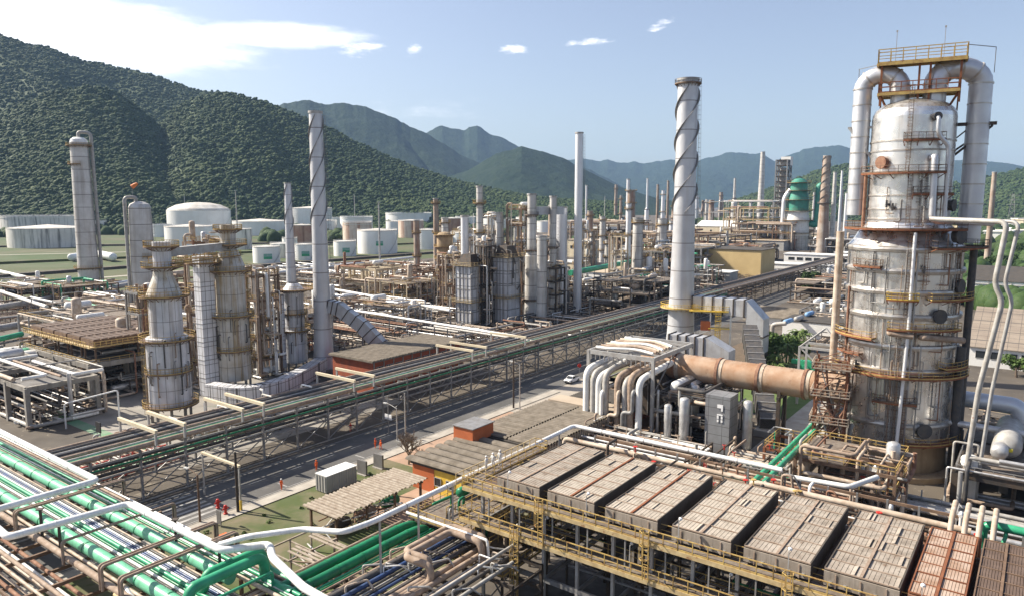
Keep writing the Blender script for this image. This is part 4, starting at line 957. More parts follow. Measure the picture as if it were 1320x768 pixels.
# local x = along the row (to the right), local y = away from the viewer
LX = 64
for i in range(17):
    X = .5 + i * 3.95
    for Y in (.6, 7, 13.4): MB().bar((X, Y, 0), (X, Y, DZ - .3), .3).build('column', MT['steel_light' if Y < 1 else 'steel_dark'], ap)
mb = MB()
for z in (DZ - .45, 10.1, 6.0):
    for Y in (.6, 7, 13.4): mb.bar((0, Y, z), (LX, Y, z), .25, .5)
for i in range(17):
    X = .5 + i * 3.95
    for z in (DZ - .45, 10.1, 6.0): mb.bar((X, .6, z), (X, 13.4, z), .22, .4)
mb.build('main_beam', MT['steel'], ap)
MB().b2(0, 1.2, DZ - .2, LX, 13.4, DZ - .12).build('deck', MT['cooler_dark'], ap)
for zz, y0, y1, nm, x0 in ((DZ, -1.0, .9, 'upper_walkway', -1), (10.6, -1.0, 1.1, 'lower_walkway', -1.5)):
    o = MB().b2(x0, y0, zz - .06, LX, y1, zz).build(nm, MT['grating'], ap)
    MB().bar((x0, y0, zz - .2), (LX, y0, zz - .2), .12, .42).bar((x0, y1, zz - .2), (LX, y1, zz - .2), .12, .42).build('fascia', MT['yellow_pale'], o)
    for k in range(8):
        X0 = x0 + (LX - x0) * k / 8; X1 = x0 + (LX - x0) * (k + 1) / 8
        railing(o, [(X0, y0, zz), (X1, y0, zz)], 1.15, 1.3, 'yellow', .075)
    railing(o, [(x0, y1, zz), (LX, y1, zz)], 1.1, 2.4, 'yellow', .05, toe=False)
    railing(o, [(x0, y0, zz), (x0, y1, zz)], 1.1, 1, 'yellow', .06)
o = MB().b2(-1.9, .9, DZ - .06, -.2, 14, DZ).build('side_walkway', MT['grating'], ap)
MB().bar((-1.9, .9, DZ - .2), (-1.9, 14, DZ - .2), .12, .42).build('fascia', MT['yellow_pale'], o)
railing(o, [(-1.9, -1, DZ), (-1.9, 14, DZ)], 1.15, 1.3, 'yellow_pale', .075); railing(o, [(-.2, 2, DZ), (-.2, 14, DZ), (-1.9, 14, DZ)], 1.1, 1.5, 'yellow', .06)
for X, z0, z1 in ((9.2, 10.6, DZ + 1.2), (20.5, 10.6, DZ + 1.2), (32.8, 10.6, DZ + 1.2), (6.2, 0, 11.7), (31.2, 0, 11.7)): ladder(ap, (X, -1.25, z0), (X, -1.25, z1), (0, -1, 0), 'yellow', True, .55, .08)
mb = MB()
for i in range(16):
    X = .5 + i * 3.95
    if i % 3 == 0: MB().bar((X, .6, .5), (X + 3.95, .6, 5.6), .14).bar((X + 3.95, .6, .5), (X, .6, 5.6), .14).build('brace', MT['steel'], ap)
    MB().bar((X + 2, -.9, 10.6), (X + 2, -.9, DZ), .13).build('hanger', MT['steel'], ap)
for k in range(34):
    z = rnd.choice((5.2, 6.6, 7.4, 8.3, 9.2, 11.4, 12.4, 3.6)); Y = rnd.uniform(.2, 12); X0 = rnd.uniform(-1, 40); X1 = X0 + rnd.uniform(6, 26); r = rnd.uniform(.06, .2)
    pts = [(X0, Y, z), (min(X1, LX), Y, z)]
    if rnd.random() < .5: pts.append((min(X1, LX), Y, z - rnd.uniform(1.5, 4)))
    if rnd.random() < .4: pts.insert(0, (X0, Y + 3, z))
    MB().tube(bend(pts, r * 2.5, 3), r, 7).build('pipe', MT[rnd.choice(['steel_dark', 'pipe_grey', 'steel', 'pipe_brown', 'pipe_dark', 'green_dark'])], ap)
for i in range(12): MB().capsule((3 + i * 4.8, 4.2, 7.5), (3 + i * 4.8, 11, 7.5), .75, 14).build('drum', MT['steel_dark'], ap)
CB = [(44.2, 5.35, 'cooler', 'leftmost and browner'), (37.9, 5.35, 'cooler_pale', 'second from the left'), (31.4, 5.35, 'cooler_pale', 'third from the left'), (24.7, 5.35, 'cooler_pale', 'fourth from the left'),
      (18.3, 5.35, 'cooler', 'fifth from the left'), (12.0, 5.3, 'cooler', 'sixth, just left of the rust red one'), (6.2, 3.5, 'cooler_rust', 'rust red one'), (2.3, 3.2, 'cooler_dark', 'dark brown one right of the rust red one'), (-1.2, 3.2, 'cooler_dark', 'dark brown one at the far right edge')]
for i, (c0, wd, m, ds) in enumerate(CB):
    t = thing('air_cooler', 'long flat-topped cooler bank on the platform, ' + ds, 'air cooler', P(57.2, c0, DZ), TH - PI / 2, 'cooler banks on the platform')
    L = 13.2; hh = 1.6; rg = random.Random(i)
    mb = MB().b2(0, 0, .25, wd, L, hh - .1)
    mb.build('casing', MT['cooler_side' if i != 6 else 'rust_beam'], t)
    mb = MB().b2(.02, -.1, .3, wd - .02, 0, hh - .14); mb.build('end_panel', MT['cooler' if i < 6 else 'pipe_rust'], t)
    for q in range(3): MB().box(wd * (q + .5) / 3, -.13, hh * .5, .1, .06, hh * .7).build('stiffener', MT['pipe_brown'], t)
    nrow = 7; half = wd / 2
    for j in range(nrow):
        for s in (0, 1):
            mb = MB(); y0 = L * j / nrow + .08; y1 = L * (j + 1) / nrow - .08; x0 = s * half + .12; x1 = (s + 1) * half - .12; nl = 7
            dz = rg.uniform(-.03, .03)
            for q in range(nl):
                xa = x0 + (x1 - x0) * q / nl; xb = x0 + (x1 - x0) * (q + 1) / nl - .03; tl = .015 + (rg.uniform(.04, .16) if rg.random() < .06 and i < 6 else 0)
                mb.add([(xa, y0, hh + dz), (xb, y0, hh + dz + tl), (xb, y1, hh + dz + tl), (xa, y1, hh + dz), (xa, y0, hh - .1), (xb, y0, hh - .1), (xb, y1, hh - .1), (xa, y1, hh - .1)], [(0, 1, 2, 3), (0, 4, 5, 1), (1, 5, 6, 2), (2, 6, 7, 3), (3, 7, 4, 0)])
            mb.build('louvre_panel', MT[m], t)
    mb = MB()
    for j in range(nrow + 1): mb.bar((.05, L * j / nrow, hh + .02), (wd - .05, L * j / nrow, hh + .02), .1, .1)
    mb.build('cross_rib', MT['rust_beam' if i == 6 else 'steel_brown' if i > 6 else 'pipe_brown'], t)
    MB().bar((half, 0, hh + .05), (half, L, hh + .05), .2, .16).build('centre_rib', MT['rust_beam' if i in (1, 2, 6) else 'steel_brown' if i > 6 else 'pipe_brown'], t)
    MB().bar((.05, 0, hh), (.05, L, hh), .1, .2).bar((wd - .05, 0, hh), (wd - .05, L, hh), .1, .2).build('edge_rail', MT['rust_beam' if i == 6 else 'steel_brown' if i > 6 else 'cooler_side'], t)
    mb = MB()
    for q in range(5): mb.cyl(wd * (q + .5) / 5, -.16, .5, .75, .12, 8)
    mb.build('plug', MT['steel'], t)
# small lamp posts along the upper walkway
for i in range(10):
    X = 5 + i * 4.6; x, y = P(57 + (-.95), 47 - X, ); zb = DZ if i % 2 == 0 else 10.6
    t = thing('walkway_lamp', 'small lamp on a thin post clipped to the yellow walkway rail', 'lamp', (x, y, zb), TH, 'small lamps along the yellow walkways')
    MB().bar((0, 0, 0), (0, 0, 2.7), .06).build('post', MT['steel_light'], t); MB().bar((0, 0, 2.7), (.35, 0, 2.85), .06).build('post', MT['steel_light'], t); MB().lathe([(.05, 2.95), (.16, 2.85), (.16, 2.7), (.02, 2.68)], .35, 0, 8).build('head', MT['sign_white'], t)
# ---- pipes along the back of the coolers
pipe('rust stained horizontal pipe just below the white pipe behind the coolers', [P(79.4, 50, 9.5), P(79.4, 50, 12.8), P(79.4, 25.5, 12.8)], .3, MT['pipe_beige'], None, 10)
pipe('rust stained horizontal pipe behind the sixth cooler bank', [P(77, 24.2, 11), P(77, 24.2, 13.6), P(77, 3.6, 13.6)], .32, MT['pipe_beige'], None, 10)
pipe('white pipe behind the pipe valves left of the big column', [P(84, 21.5, 12.5), P(84, 15.5, 12.8), P(89, 13.6, 12.8)], .3, MT['white_paint'], None, 10)
for i in range(10): MB()
pr_ = thing('pipe_rack', 'low crowded rack of risers and valves between the coolers and the big column', 'pipe rack', P(73, 46, 0), TH - PI / 2)
for i in range(17):
    for Y in (0.6, 7.6): MB().bar((i * 2.9, Y, 0), (i * 2.9, Y, 13.6), .2).build('leg', MT['steel'], pr_)
mb = MB()
for z in (9.5, 11.6, 13.4):
    for Y in (.6, 7.6): mb.bar((0, Y, z), (46.4, Y, z), .18, .3)
for i in range(17): mb.bar((i * 2.9, .6, 11.6), (i * 2.9, 7.6, 11.6), .18); mb.bar((i * 2.9, .6, 9.5), (i * 2.9, 7.6, 9.5), .18)
mb.build('beam', MT['steel_brown'], pr_)
for k in range(70):
    X = rnd.uniform(.5, 46) if rnd.random() < .5 else rnd.uniform(20, 45); Y = rnd.uniform(.2, 7.8); z = rnd.uniform(10.6, 14.4); r = rnd.uniform(.08, .22); q = rnd.random()
    if q < .45: pts = [(X, Y, 8), (X, Y, z), (X, Y + rnd.choice((-1, 1)) * rnd.uniform(.8, 2.4), z)]
    elif q < .75: pts = [(X, Y, z - 3), (X, Y, z), (X + rnd.uniform(.7, 2.5), Y, z), (X + rnd.uniform(.7, 2.5), Y, z - 2.5)]
    else: pts = [(X, Y, z - 1.5), (min(46, X + rnd.uniform(3, 12)), Y, z - 1.5)]
    MB().tube(bend(pts, r * 2.2, 3), r, 7).build('pipe', MT[rnd.choice(['pipe_grey', 'pipe_brown', 'white_paint', 'steel', 'pipe_beige', 'pipe_rust', 'steel_dark'])], pr_)
for k in range(20):
    X, Y, z = rnd.uniform(1, 45), rnd.uniform(.2, 7.5), rnd.uniform(11, 13.8); MB().bar((X, Y, z), (X, Y, z + .7), .12).lathe([(.02, z + .7), (.3, z + .72), (.3, z + .8), (.02, z + .82)], X, Y, 8).build('valve', MT[rnd.choice(['red', 'steel_brown', 'yellow', 'steel'])], pr_)
for i in range(4):
    c = 4.9 - i * 1.05; t = thing('riser_pipe', 'short upright pipe with dark rust wrapping rising at the back of the rust red cooler', 'pipe', P(71.8, c, 13), TH, 'wrapped risers behind the rust red cooler')
    MB().tube([(0, 0, 0), (0, 0, 1.5), (.2, 0, 2.2)], .3, 10).build('wrapping', MT['pipe_rust'], t); MB().tube(bend([(.2, 0, 2.2), (.9, 0, 3.3), (4, 0, 3.6)], .7), .24, 10).build('pipe', MT['pipe_beige'], t)
gman = thing('green_manifold', 'bright green pipe with short drop legs at the right edge behind the dark coolers', 'pipe', P(74.6, 2.6, 14.6), TH - PI / 2)
MB().tube(bend([(0, 0, -1.6), (0, 0, 1), (7, 0, 1), (12, 0, 1)], .9), .38, 14).build('header', MT['green_mid'], gman)
for X in (1.7, 3.6, 5.5, 7.4): MB().tube(bend([(X, 0, .8), (X, -.1, .2), (X - .15, -.4, -.2), (X - .15, -.4, -1.8)], .3), .16, 8).build('drop_leg', MT['green_mid'], gman)
for c, z, l in ((25.3, 11.8, 'left'), (24.2, 11.8, 'right')):
    pipe(l + ' pipe of the pair of green pipes passing under the orange duct', [P(76, c, 8), P(76, c, z), P(115, c + 3.6, 7.5), P(135, c + 5, 6)], .36, MT['green_mid'], None, 12)
# ================================================================== foreground pipe bank running to the left (along -c)
bank = rack('dark steel pipe bridge under the light green pipes in the foreground', 40.2, 41, 96, 17.5, (6.0, 8.3), 8, 'steel_brown', 2, rz=TH + PI / 2)
BK = [(23.4, 6.3, .16, 'pipe_beige'), (24.1, 6.3, .2, 'pipe_rust'), (24.8, 6.3, .13, 'pipe_beige'), (25.4, 6.3, .18, 'pipe_brown'), (26.2, 6.3, .24, 'pipe_beige'), (27.0, 6.3, .15, 'white_paint'), (27.8, 6.3, .2, 'pipe_rust'),
      (24.0, 8.5, .14, 'pipe_beige'), (25.0, 8.5, .2, 'pipe_brown'), (28.4, 8.5, .33, 'pipe_brown'), (29.3, 8.5, .16, 'pipe_beige'),
      (31.35, 8.5, .13, 'white_paint'), (31.7, 8.5, .1, 'pipe_dark'), (32.0, 8.5, .15, 'white_paint'), (32.4, 8.5, .12, 'green_dark'), (32.75, 8.5, .22, 'green_mid'), (33.25, 8.5, .12, 'white_paint'), (33.55, 8.5, .1, 'pipe_blue'), (33.8, 8.5, .12, 'pipe_blue'),
      (34.1, 8.5, .1, 'white_paint'), (34.4, 8.5, .13, 'pipe_dark'), (34.7, 8.5, .1, 'pipe_beige'), (36.7, 8.5, .2, 'pipe_beige'), (37.25, 8.5, .13, 'green_dark'), (37.6, 8.5, .1, 'white_paint'), (38.0, 8.5, .2, 'green_mid'), (38.5, 8.5, .12, 'pipe_dark'), (38.9, 8.5, .15, 'pipe_brown'), (39.4, 8.5, .12, 'white_paint')]
BN = {'white_paint': 'thin white', 'pipe_dark': 'thin black', 'green_dark': 'thin dark green', 'green_mid': 'mid green', 'pipe_blue': 'thin dark blue', 'pipe_beige': 'thin beige', 'pipe_brown': 'brown', 'pipe_rust': 'rusty'}
for a, z, r, m in BK:
    s = 'low beside' if z < 7 else ('left of' if a < 30 else 'between' if a < 35 else 'right of')
    pipe(BN[m] + ' pipe lying ' + s + ' the two big light green pipes in the foreground', [P(a, 140, z + r), P(a, 43 + (a - 23) * .6, z + r)], r, MT[m], 'slim pipes on the foreground pipe bridge', 8)
for a, ds, c1 in ((30.45, 'nearer', 58), (35.7, 'farther', 59.5)):
    t = thing('large_pipe', ds + ' of the two big light green pipes in the foreground bank', 'pipe', P(a, 140, 8.95), TH - PI / 2)
    MB().tube([(0, 0, 0), (140 - c1, 0, 0)], .62, 20).build('pipe_run', MT['green_light'], t)
    for k in range(12): MB().tube([(20 + k * 5.4, 0, 0), (20.16 + k * 5.4, 0, 0)], .66, 18).build('clamp', MT['green_dark'], t)
pipe('nearer thick green pipe humping up over the end of the foreground bank', [P(30.45, 59, 8.95), P(30.45, 57.4, 8.95), P(30.45, 57.4, 10.9), P(38, 57.4, 10.9), P(38, 57.4, 8.4), P(38, 53.2, 8.5)], .5, MT['green_mid'], None, 14, 1.1)
pipe('farther thick green pipe humping up over the end of the foreground bank', [P(33, 61.2, 8.9), P(33, 59.2, 8.9), P(33, 59.2, 10.6), P(39, 59.2, 10.6), P(39.4, 59.2, 8.4), P(39.4, 54.9, 8.5)], .42, MT['green_mid'], None, 14, 1.0)
pipe('thin green pipe under the green hump at the end of the bank', [P(31, 55.6, 9.4), P(31, 55.6, 10), P(37.6, 55.6, 10), P(37.6, 55.6, 8.4)], .14, MT['green_mid'])
def jointed(label, pts, r, m, br, step, jm):
    q = bend(pts, br); o0 = Vector(q[0]); o0.z = 0; t = thing('pipe', label, 'pipe', tuple(o0)); qq = [Vector(p) - o0 for p in q]
    MB().tube(qq, r, 16).build('pipe_run', MT[m], t); acc = 0
    for a_, b_ in zip(qq[:-1], qq[1:]):
        d = b_ - a_; L = d.length
        if L < step * .6: continue
        u = d / L
        for k in range(1, int(L / step) + 1): p = a_ + u * (k * step - step * .4); MB().tube([p - u * .05, p + u * .05], r * 1.1, 16).build('joint_band', MT[jm], t)
jointed('thick white pipe folded into two wide square loops above the green pipes', [P(36.4, 125, 12), P(36.1, 86.9, 12), P(24.6, 86.9, 12), P(24.2, 78.6, 12), P(35, 77.2, 12), P(35, 59.5, 12), P(38.4, 57.0, 12), P(37.0, 54.6, 12), P(35.4, 48, 12), P(35, 40, 12)], .36, 'white_bright', .75, 5.5, 'white_paint')
for i, (c, ds) in enumerate(((88, 'nearest the left edge'), (76.4, 'left of the white loop'), (68.0, 'double, between loop and green hump'), (64.2, 'nearest the green hump'))):
    t = thing('pipe_portal', 'low brown pipe portal crossing over the foreground bank, ' + ds, 'pipe support', P(28, c, 8.3), TH)
    for dy in ((0, .45) if i != 1 else (0,)): MB().tube(bend([(0, dy, 0), (0, dy, 2.4), (11.6, dy, 2.4), (11.6, dy, 0)], .4), .15, 8).build('pipe', MT['pipe_brown'], t)
    MB().bar((.1, .2, 0), (.1, .2, 2.2), .2).build('post', MT['steel_dark'], t); MB().bar((11.5, .2, 0), (11.5, .2, 2.2), .2).build('post', MT['steel_dark'], t)
for c in (84, 79.5, 70, 62):
    x, y = P(29 if c > 75 else 36.2, c); tag(MB().bar((0, 0, 0), (0, 0, 3.4), .22).b2(-.3, -.3, 3.4, .3, .3, 3.5).build('pipe_post', MT['steel_dark']), 'short dark post holding up the thick white looped pipe', 'pipe support', 'posts under the white looped pipe').location = (x, y, 8.3)
for i in range(7):
    x, y = P(45.5 + i * 5.3, 49.5); o = tag(MB().bar((0, 0, 0), (0, 0, 6.1 + .1 * i * .2), .2).b2(-.3, -.3, 0, .3, .3, .12).build('pipe_post', MT['steel_light']), 'tall grey post carrying the long slim white pipe', 'pipe support', 'posts under the slim white pipe'); o.location = (x, y, 7.8)
for i, (dz, m) in enumerate(((6.9, 'pipe_silver'), (6.2, 'yellow_pale'))):
    pipe(('silver', 'yellow')[i] + ' pipe curving off the near side of the bank at the bottom left', [P(29.2 - i, 66, 8.6), P(28.6 - i, 63, 8.4), P(26.5, 62.5 - i, dz + .6), P(22, 64 - i, dz), P(10, 69 - i * 2, dz - .4)], .28 - i * .06, MT[m], None, 10)
# ================================================================== second bank (along d) below the slim white pipe
bank2 = rack('dark steel pipe bridge under the two dark green pipes in front of the coolers', 37, 38.5, 20, 18, (5.6, 7.9), 5, 'steel_dark', 2)
for c, ds in ((54.9, 'farther'), (53.2, 'nearer')):
    t = thing('large_pipe', ds + ' of the two thick dark green pipes running towards the coolers', 'pipe', P(38, c, 8.5), TH)
    MB().tube(bend([(0, 0, 0), (15.4, 0, 0), (17.2, -.2, -.1), (18.4, -.3, -1.6)], .7), .5, 18).build('pipe_run', MT['green_dark'], t)
    for k in range(5): MB().tube([(2 + k * 3.2, 0, 0), (2.12 + k * 3.2, 0, 0)], .55, 18).build('clamp', MT['green_dark'], t)
B2 = [(56.3, .2, 'pipe_brown'), (55.8, .14, 'pipe_beige'), (52.4, .12, 'green_mid'), (52.0, .1, 'green_dark'), (51.7, .1, 'pipe_brown'), (50.6, .2, 'pipe_brown'), (49.9, .34, 'pipe_dark'), (49.1, .25, 'pipe_blue'), (48.6, .12, 'pipe_dark'), (48.2, .1, 'pipe_grey'), (47.8, .12, 'pipe_dark'), (47.3, .16, 'pipe_blue'),
      (46.7, .1, 'pipe_beige'), (46.2, .2, 'pipe_dark'), (45.5, .12, 'pipe_grey'), (45.0, .3, 'pipe_brown'), (44.1, .3, 'pipe_brown'), (43.3, .12, 'pipe_grey'), (42.6, .26, 'pipe_beige'), (41.6, .2, 'pipe_dark'), (40.6, .2, 'pipe_grey')]
for i, (c, r, m) in enumerate(B2):
    pipe({'green_mid': 'thin mid green', 'pipe_grey': 'thin grey', **BN}.get(m, 'dark') + ' pipe on the dark pipe bridge beside the thick dark green pipes', [P(33 + (i % 3), c, 8.1 + r), P(55 + (i % 4) * .6, c, 8.1 + r)], r, MT[m], 'slim pipes on the dark pipe bridge', 8)
for i in range(2):
    pipe(('outer', 'inner')[i] + ' brown lagged pipe making a square loop left of the yellow walkways', [P(40, 45.4 - i * .9, 8.4), P(48 - i * .8, 45.4 - i * .9, 8.4), P(48 - i * .8, 45.4 - i * .9, 10), P(47.8 - i * .8, 48.6 - i * .8, 10), P(54.8 - i, 48.6 - i * .8, 10), P(54.8 - i, 44 - i * .3, 10), P(54.8 - i, 43.6, 7)], .36, MT['pipe_brown'], None, 12, .8)
pipe('slim white pipe turning down at the left end of the yellow walkways', [P(53.8, 54.2, 10.4), P(54.2, 43.2, 10.2), P(54.2, 43, 8)], .15, MT['white_paint'])
pipe('grey handrail-like pipe running along the right side of the dark pipe bridge', [P(30, 41.2, 9.6), P(56, 41.2, 9.6)], .16, MT['steel_light'])
for k in range(26):
    a, c = rnd.uniform(36, 55), rnd.uniform(40.5, 52); r = rnd.uniform(.06, .12)
    pipe('short pale branch pipe with a bend on the dark pipe bridge', [P(a, c, 8), P(a, c, 9.1), P(a + rnd.choice((0, 1.2, 2)), c - rnd.uniform(.5, 1.5), 9.1), P(a + 2.1, c - 1.6, 8.2)], r, MT[rnd.choice(['white_paint', 'steel_light', 'pipe_grey', 'pipe_beige'])], 'short branch pipes on the dark pipe bridge', 6)
# yellow railed valve deck at the corner of the cooler platform
vd = thing('valve_deck', 'crowded valve deck with many yellow rails left of the cooler platform', 'platform', P(55.5, 47.5, 0), TH)
for z, x0, x1, y0, y1 in ((9.0, 0, 13, 0, 8), (6.6, -1, 12, -6, 6), (11.4, 8, 15, .5, 5)):
    o = MB().b2(x0, y0, z - .1, x1, y1, z).build('deck', MT['grating'], vd)
    railing(o, [(x0, y0, z), (x1, y0, z), (x1, y1, z), (x0, y1, z)], 1.1, 1.3, 'yellow', .075, True)
    for X in (x0 + .3, x1 - .3):
        for Y in (y0 + .3, y1 - .3): MB().bar((X, Y, 0), (X, Y, z), .22).build('leg', MT['steel_dark'], vd)
for k in range(7): railing(vd, [(rnd.uniform(0, 3), -5 + k * 1.9, 7.6 + (k % 3) * .7), (rnd.uniform(8, 13), -5 + k * 1.9, 7.6 + (k % 3) * .7)], 1.1, 1.4, 'yellow', .07, toe=False)
for k in range(22):
    X, Y, z = rnd.uniform(0, 12), rnd.uniform(-5, 7), rnd.choice((6.8, 9.2)); r = rnd.uniform(.1, .22); MB().tube(bend([(X, Y, z), (X, Y, z + 1.3), (X + rnd.uniform(-3, 3), Y + .2, z + 1.3), (X + 1, Y + rnd.uniform(-2, 2), z + .4)], .3, 3), r, 7).build('pipe', MT[rnd.choice(['pipe_grey', 'green_dark', 'white_paint', 'pipe_beige', 'yellow', 'pipe_rust'])], vd)
for X, Y in ((9.5, 4.5), (11, 2.5), (7, 6.5)): MB().capsule((X, Y, 9.8), (X + 2.2, Y, 9.8), .6, 12).build('drum', MT['green_dark'], vd)

jointed('long slim white pipe on posts turning along behind the coolers', [P(35.2, 60.2, 12.3), P(36.6, 57.9, 13.2), P(40.5, 54.6, 13.4), P(41.5, 50.0, 14), P(44.6, 49.5, 14), P(81, 49.5, 14.2), P(81, 22, 14.2)], .27, 'white_bright', .8, 6.0, 'pipe_grey')
# ================================================================== long pipe rack beside the road
rack('long grey steel pipe rack running beside the road right across the plant', 43, 105.4, 250, 9.6, (4.6, 7.9), 7.0, 'steel', 1)
rack('far dark end of the long pipe rack passing behind the tallest chimney', 294, 105.4, 260, 9.6, (4.6, 7.9), 12.0, 'steel_dark', 2)
LR = [(105.7, 7.9, .42, 'pipe_brown', 'thick brown pipe along the near top edge of the long rack'), (106.5, 7.9, .16, 'white_paint', 'thin white pipe next to the thick brown pipe on the long rack'), (107.2, 7.9, .2, 'green_mid', 'green pipe on top of the long rack'),
      (108.0, 7.9, .26, 'pipe_grey', 'grey pipe in the middle of the long rack'), (108.8, 7.9, .12, 'green_mid', 'slim green pipe in the middle of the long rack'), (109.5, 7.9, .3, 'pipe_brown', 'brown pipe in the middle of the long rack'), (110.4, 7.9, .2, 'pipe_dark', 'black pipe on top of the long rack'),
      (111.2, 7.9, .3, 'pipe_dark', 'thick black pipe on top of the long rack'), (112.3, 7.9, .22, 'pipe_grey', 'grey pipe near the far edge of the long rack'), (113.2, 7.9, .3, 'pipe_dark', 'thick black pipe near the far edge of the long rack'), (114.3, 7.9, .34, 'pipe_brown', 'thick brown pipe along the far edge of the long rack'),
      (105.3, 6.4, .15, 'green_dark', 'dark green pipe hung under the near edge of the long rack'), (106.4, 4.6, .2, 'pipe_grey', 'grey pipe on the lower deck of the long rack'), (107.6, 4.6, .25, 'pipe_dark', 'black pipe on the lower deck of the long rack'), (109.4, 4.6, .2, 'pipe_brown', 'brown pipe on the lower deck of the long rack'), (111.5, 4.6, .26, 'pipe_dark', 'thick black pipe on the lower deck of the long rack')]
for c, z, r, m, lb in LR: pipe(lb, [P(40, c, z + r), P(293 if r < .25 else 560, c, z + r)], r, MT[m], None, 9)
for i, a in enumerate((52, 56.5, 66.5, 70.5, 90.5, 95.5, 126, 131, 147)):
    t = thing('beam_portal', 'cream beam portal stepping over the pipes of the long rack', 'pipe support', P(a, 104.6, 8.2), TH, 'cream portals over the long rack')
    MB().bar((0, 0, 0), (0, 0, 2.0), .3).build('post', MT['steel_light'], t); MB().bar((0, 11, 0), (0, 11, 2.0), .3).build('post', MT['steel_light'], t); MB().bar((0, -.3, 2.1), (0, 11.3, 2.1), .45, .5).build('beam', MT['wall_cream'], t)
# a second, older rack tying in from the left, and stubs in the yard
for i in range(5): pipe('white pipe with a bend at the road side of the left yard', [P(60 + i * 9, 116, .8), P(60 + i * 9, 116, 8.6), P(60 + i * 9, 113, 8.6)], .2, MT['white_paint' if i % 2 else 'pipe_grey'], 'bent pipes rising to the long rack')
# ================================================================== brick substation
house('substation', 'long low red brick building with a strip of small windows behind the long rack', 'building', 111.2, 122, 32, 14, 7.9, 'brick', 'roof_fibre', 'flat', [('y', 1.0 + i * 3.1 + j * .78, 5.7, .6, .9) for i in range(10) for j in range(3)], .7)
b = bpy.data.objects['substation']
mb = MB()
for i in range(11): mb.b2(.2 + i * 3.1, -.14, 0, .5 + i * 3.1, .02, 7.85)
mb.build('pilaster', MT['concrete'], b)
mb = MB()
for i in range(33): mb.b2(i * 1.0 - .5, -.7, 8.26, i * 1.0 + .2, 14.7, 8.4)
mb.build('roof_sheet', MT['roof_fibre'], b)
MB().b2(-.1, 9, 0, .02, 11, 2.3).build('door', MT['steel_dark'], b)
# ================================================================== sheds by the road
def arch(x0, w, y0, y1, z, rise, n=5, th=.05):
    mb = MB(); vs = []
    for y in (y0, y1):
        for dz in (0, -th):
            for i in range(n + 1): a = PI * i / n; vs.append((x0 + w * (1 - cos(a)) / 2, y, z + sin(a) * rise + dz))
    k = n + 1; fs = []
    for i in range(n): fs += [(i, 2 * k + i, 2 * k + i + 1, i + 1), (k + i, k + i + 1, 3 * k + i + 1, 3 * k + i), (i, i + 1, k + i + 1, k + i), (2 * k + i, 3 * k + i, 3 * k + i + 1, 2 * k + i + 1)]
    mb.add(vs, [f[::-1] for f in fs]); return mb
sh = thing('slatted_shelter', 'open shelter with a weathered slatted roof on dark posts by the lawn', 'shelter', P(57.5, 70.8, 0), TH)
for X in (.5, 5.8, 11, 16.2):
    for Y in (.5, 5.6): MB().bar((X, Y, 0), (X, Y, 3.8), .28).build('post', MT['steel_brown'], sh)
mb = MB()
for Y in (.5, 5.6): mb.bar((0, Y, 3.75), (16.8, Y, 3.75), .2, .3)
for X in (.5, 5.8, 11, 16.2): mb.bar((X, 0, 3.5), (X, 6, 3.5), .16, .25)
mb.build('beam', MT['steel_brown'], sh)
for i in range(27):
    X = .1 + i * .635; arch(X - .24, .5, -.5 + rnd.uniform(-.15, .15), 6.6 + rnd.uniform(-.15, .15), 3.95 + rnd.uniform(-.03, .03), .2).build('slat', MT['slat'], sh)
for i in range(3): MB().capsule((2 + i * 4.6, 3, 1.1), (4.5 + i * 4.6, 3, 1.1), .7, 12).build('pump', MT[['steel_dark', 'pipe_brown', 'green_dark'][i]], sh)
for k in range(12): MB().tube(bend([(rnd.uniform(0, 16), rnd.uniform(0, 6), .2), (rnd.uniform(0, 16), rnd.uniform(0, 6), 1.6), (rnd.uniform(0, 16), rnd.uniform(0, 6), 1.5)], .3), .09, 6).build('pipe', MT[rnd.choice(['pipe_grey', 'pipe_rust', 'white_paint'])], sh)
t = thing('broken_shelter', 'stripped timber pergola with a few slats left beside the slatted shelter', 'shelter', P(48.5, 62.5, 0), TH)
for X in (0, 3.2, 6.4):
    for Y in (0, 5.5, 10): MB().bar((X, Y, 0), (X, Y, 2.8), .2).build('post', MT['slat'], t)
mb = MB()
for Y in (0, 5.5, 10): mb.bar((-.4, Y, 2.8), (6.8, Y, 2.8), .18)
for X in (0, 3.2, 6.4): mb.bar((X, -.4, 2.6), (X, 10.4, 2.6), .16)
mb.build('beam', MT['slat'], t)
mb = MB()
for q in (1.0, 1.7, 2.3, 5.0, 5.6): mb.bar((q, -.6 + q * .3, 3.0), (q, 7 + q * .3, 3.0), .34, .1)
mb.build('slat', MT['slat'], t)
for k in range(9): MB().tube(bend([(rnd.uniform(0, 6), rnd.uniform(-2, 10), .3), (rnd.uniform(0, 6), rnd.uniform(-2, 10), 1.3), (rnd.uniform(0, 6), rnd.uniform(-2, 10), 1.3)], .3), .12, 6).build('pipe', MT[rnd.choice(['pipe_grey', 'pipe_brown', 'pipe_beige'])], t)
yb = house('control_hut', 'small hut with red and yellow walls under a row of ridged canopy sheets', 'building', 78.0, 66.5, 15, 10.5, 3.9, 'yellow_bright', 'roof_dark', 'flat', [('x', 2.0, 1.3, 1.5, 1.3), ('x', 4.6, 1.3, 1.3, 1.3), ('y', 2, 1.4, 1.4, 1.2), ('y', 6, 1.4, 1.4, 1.2)], .3)
MB().b2(-.07, 6.0, 0, .03, 10.5, 3.9).build('red_panel', MT['orange_wall'], yb)
for i in range(7): arch(-.6 + i * 2.25, 1.75, -1.1, 11.6, 4.45, .35).build('canopy_sheet', MT['roof_fibre'], yb)
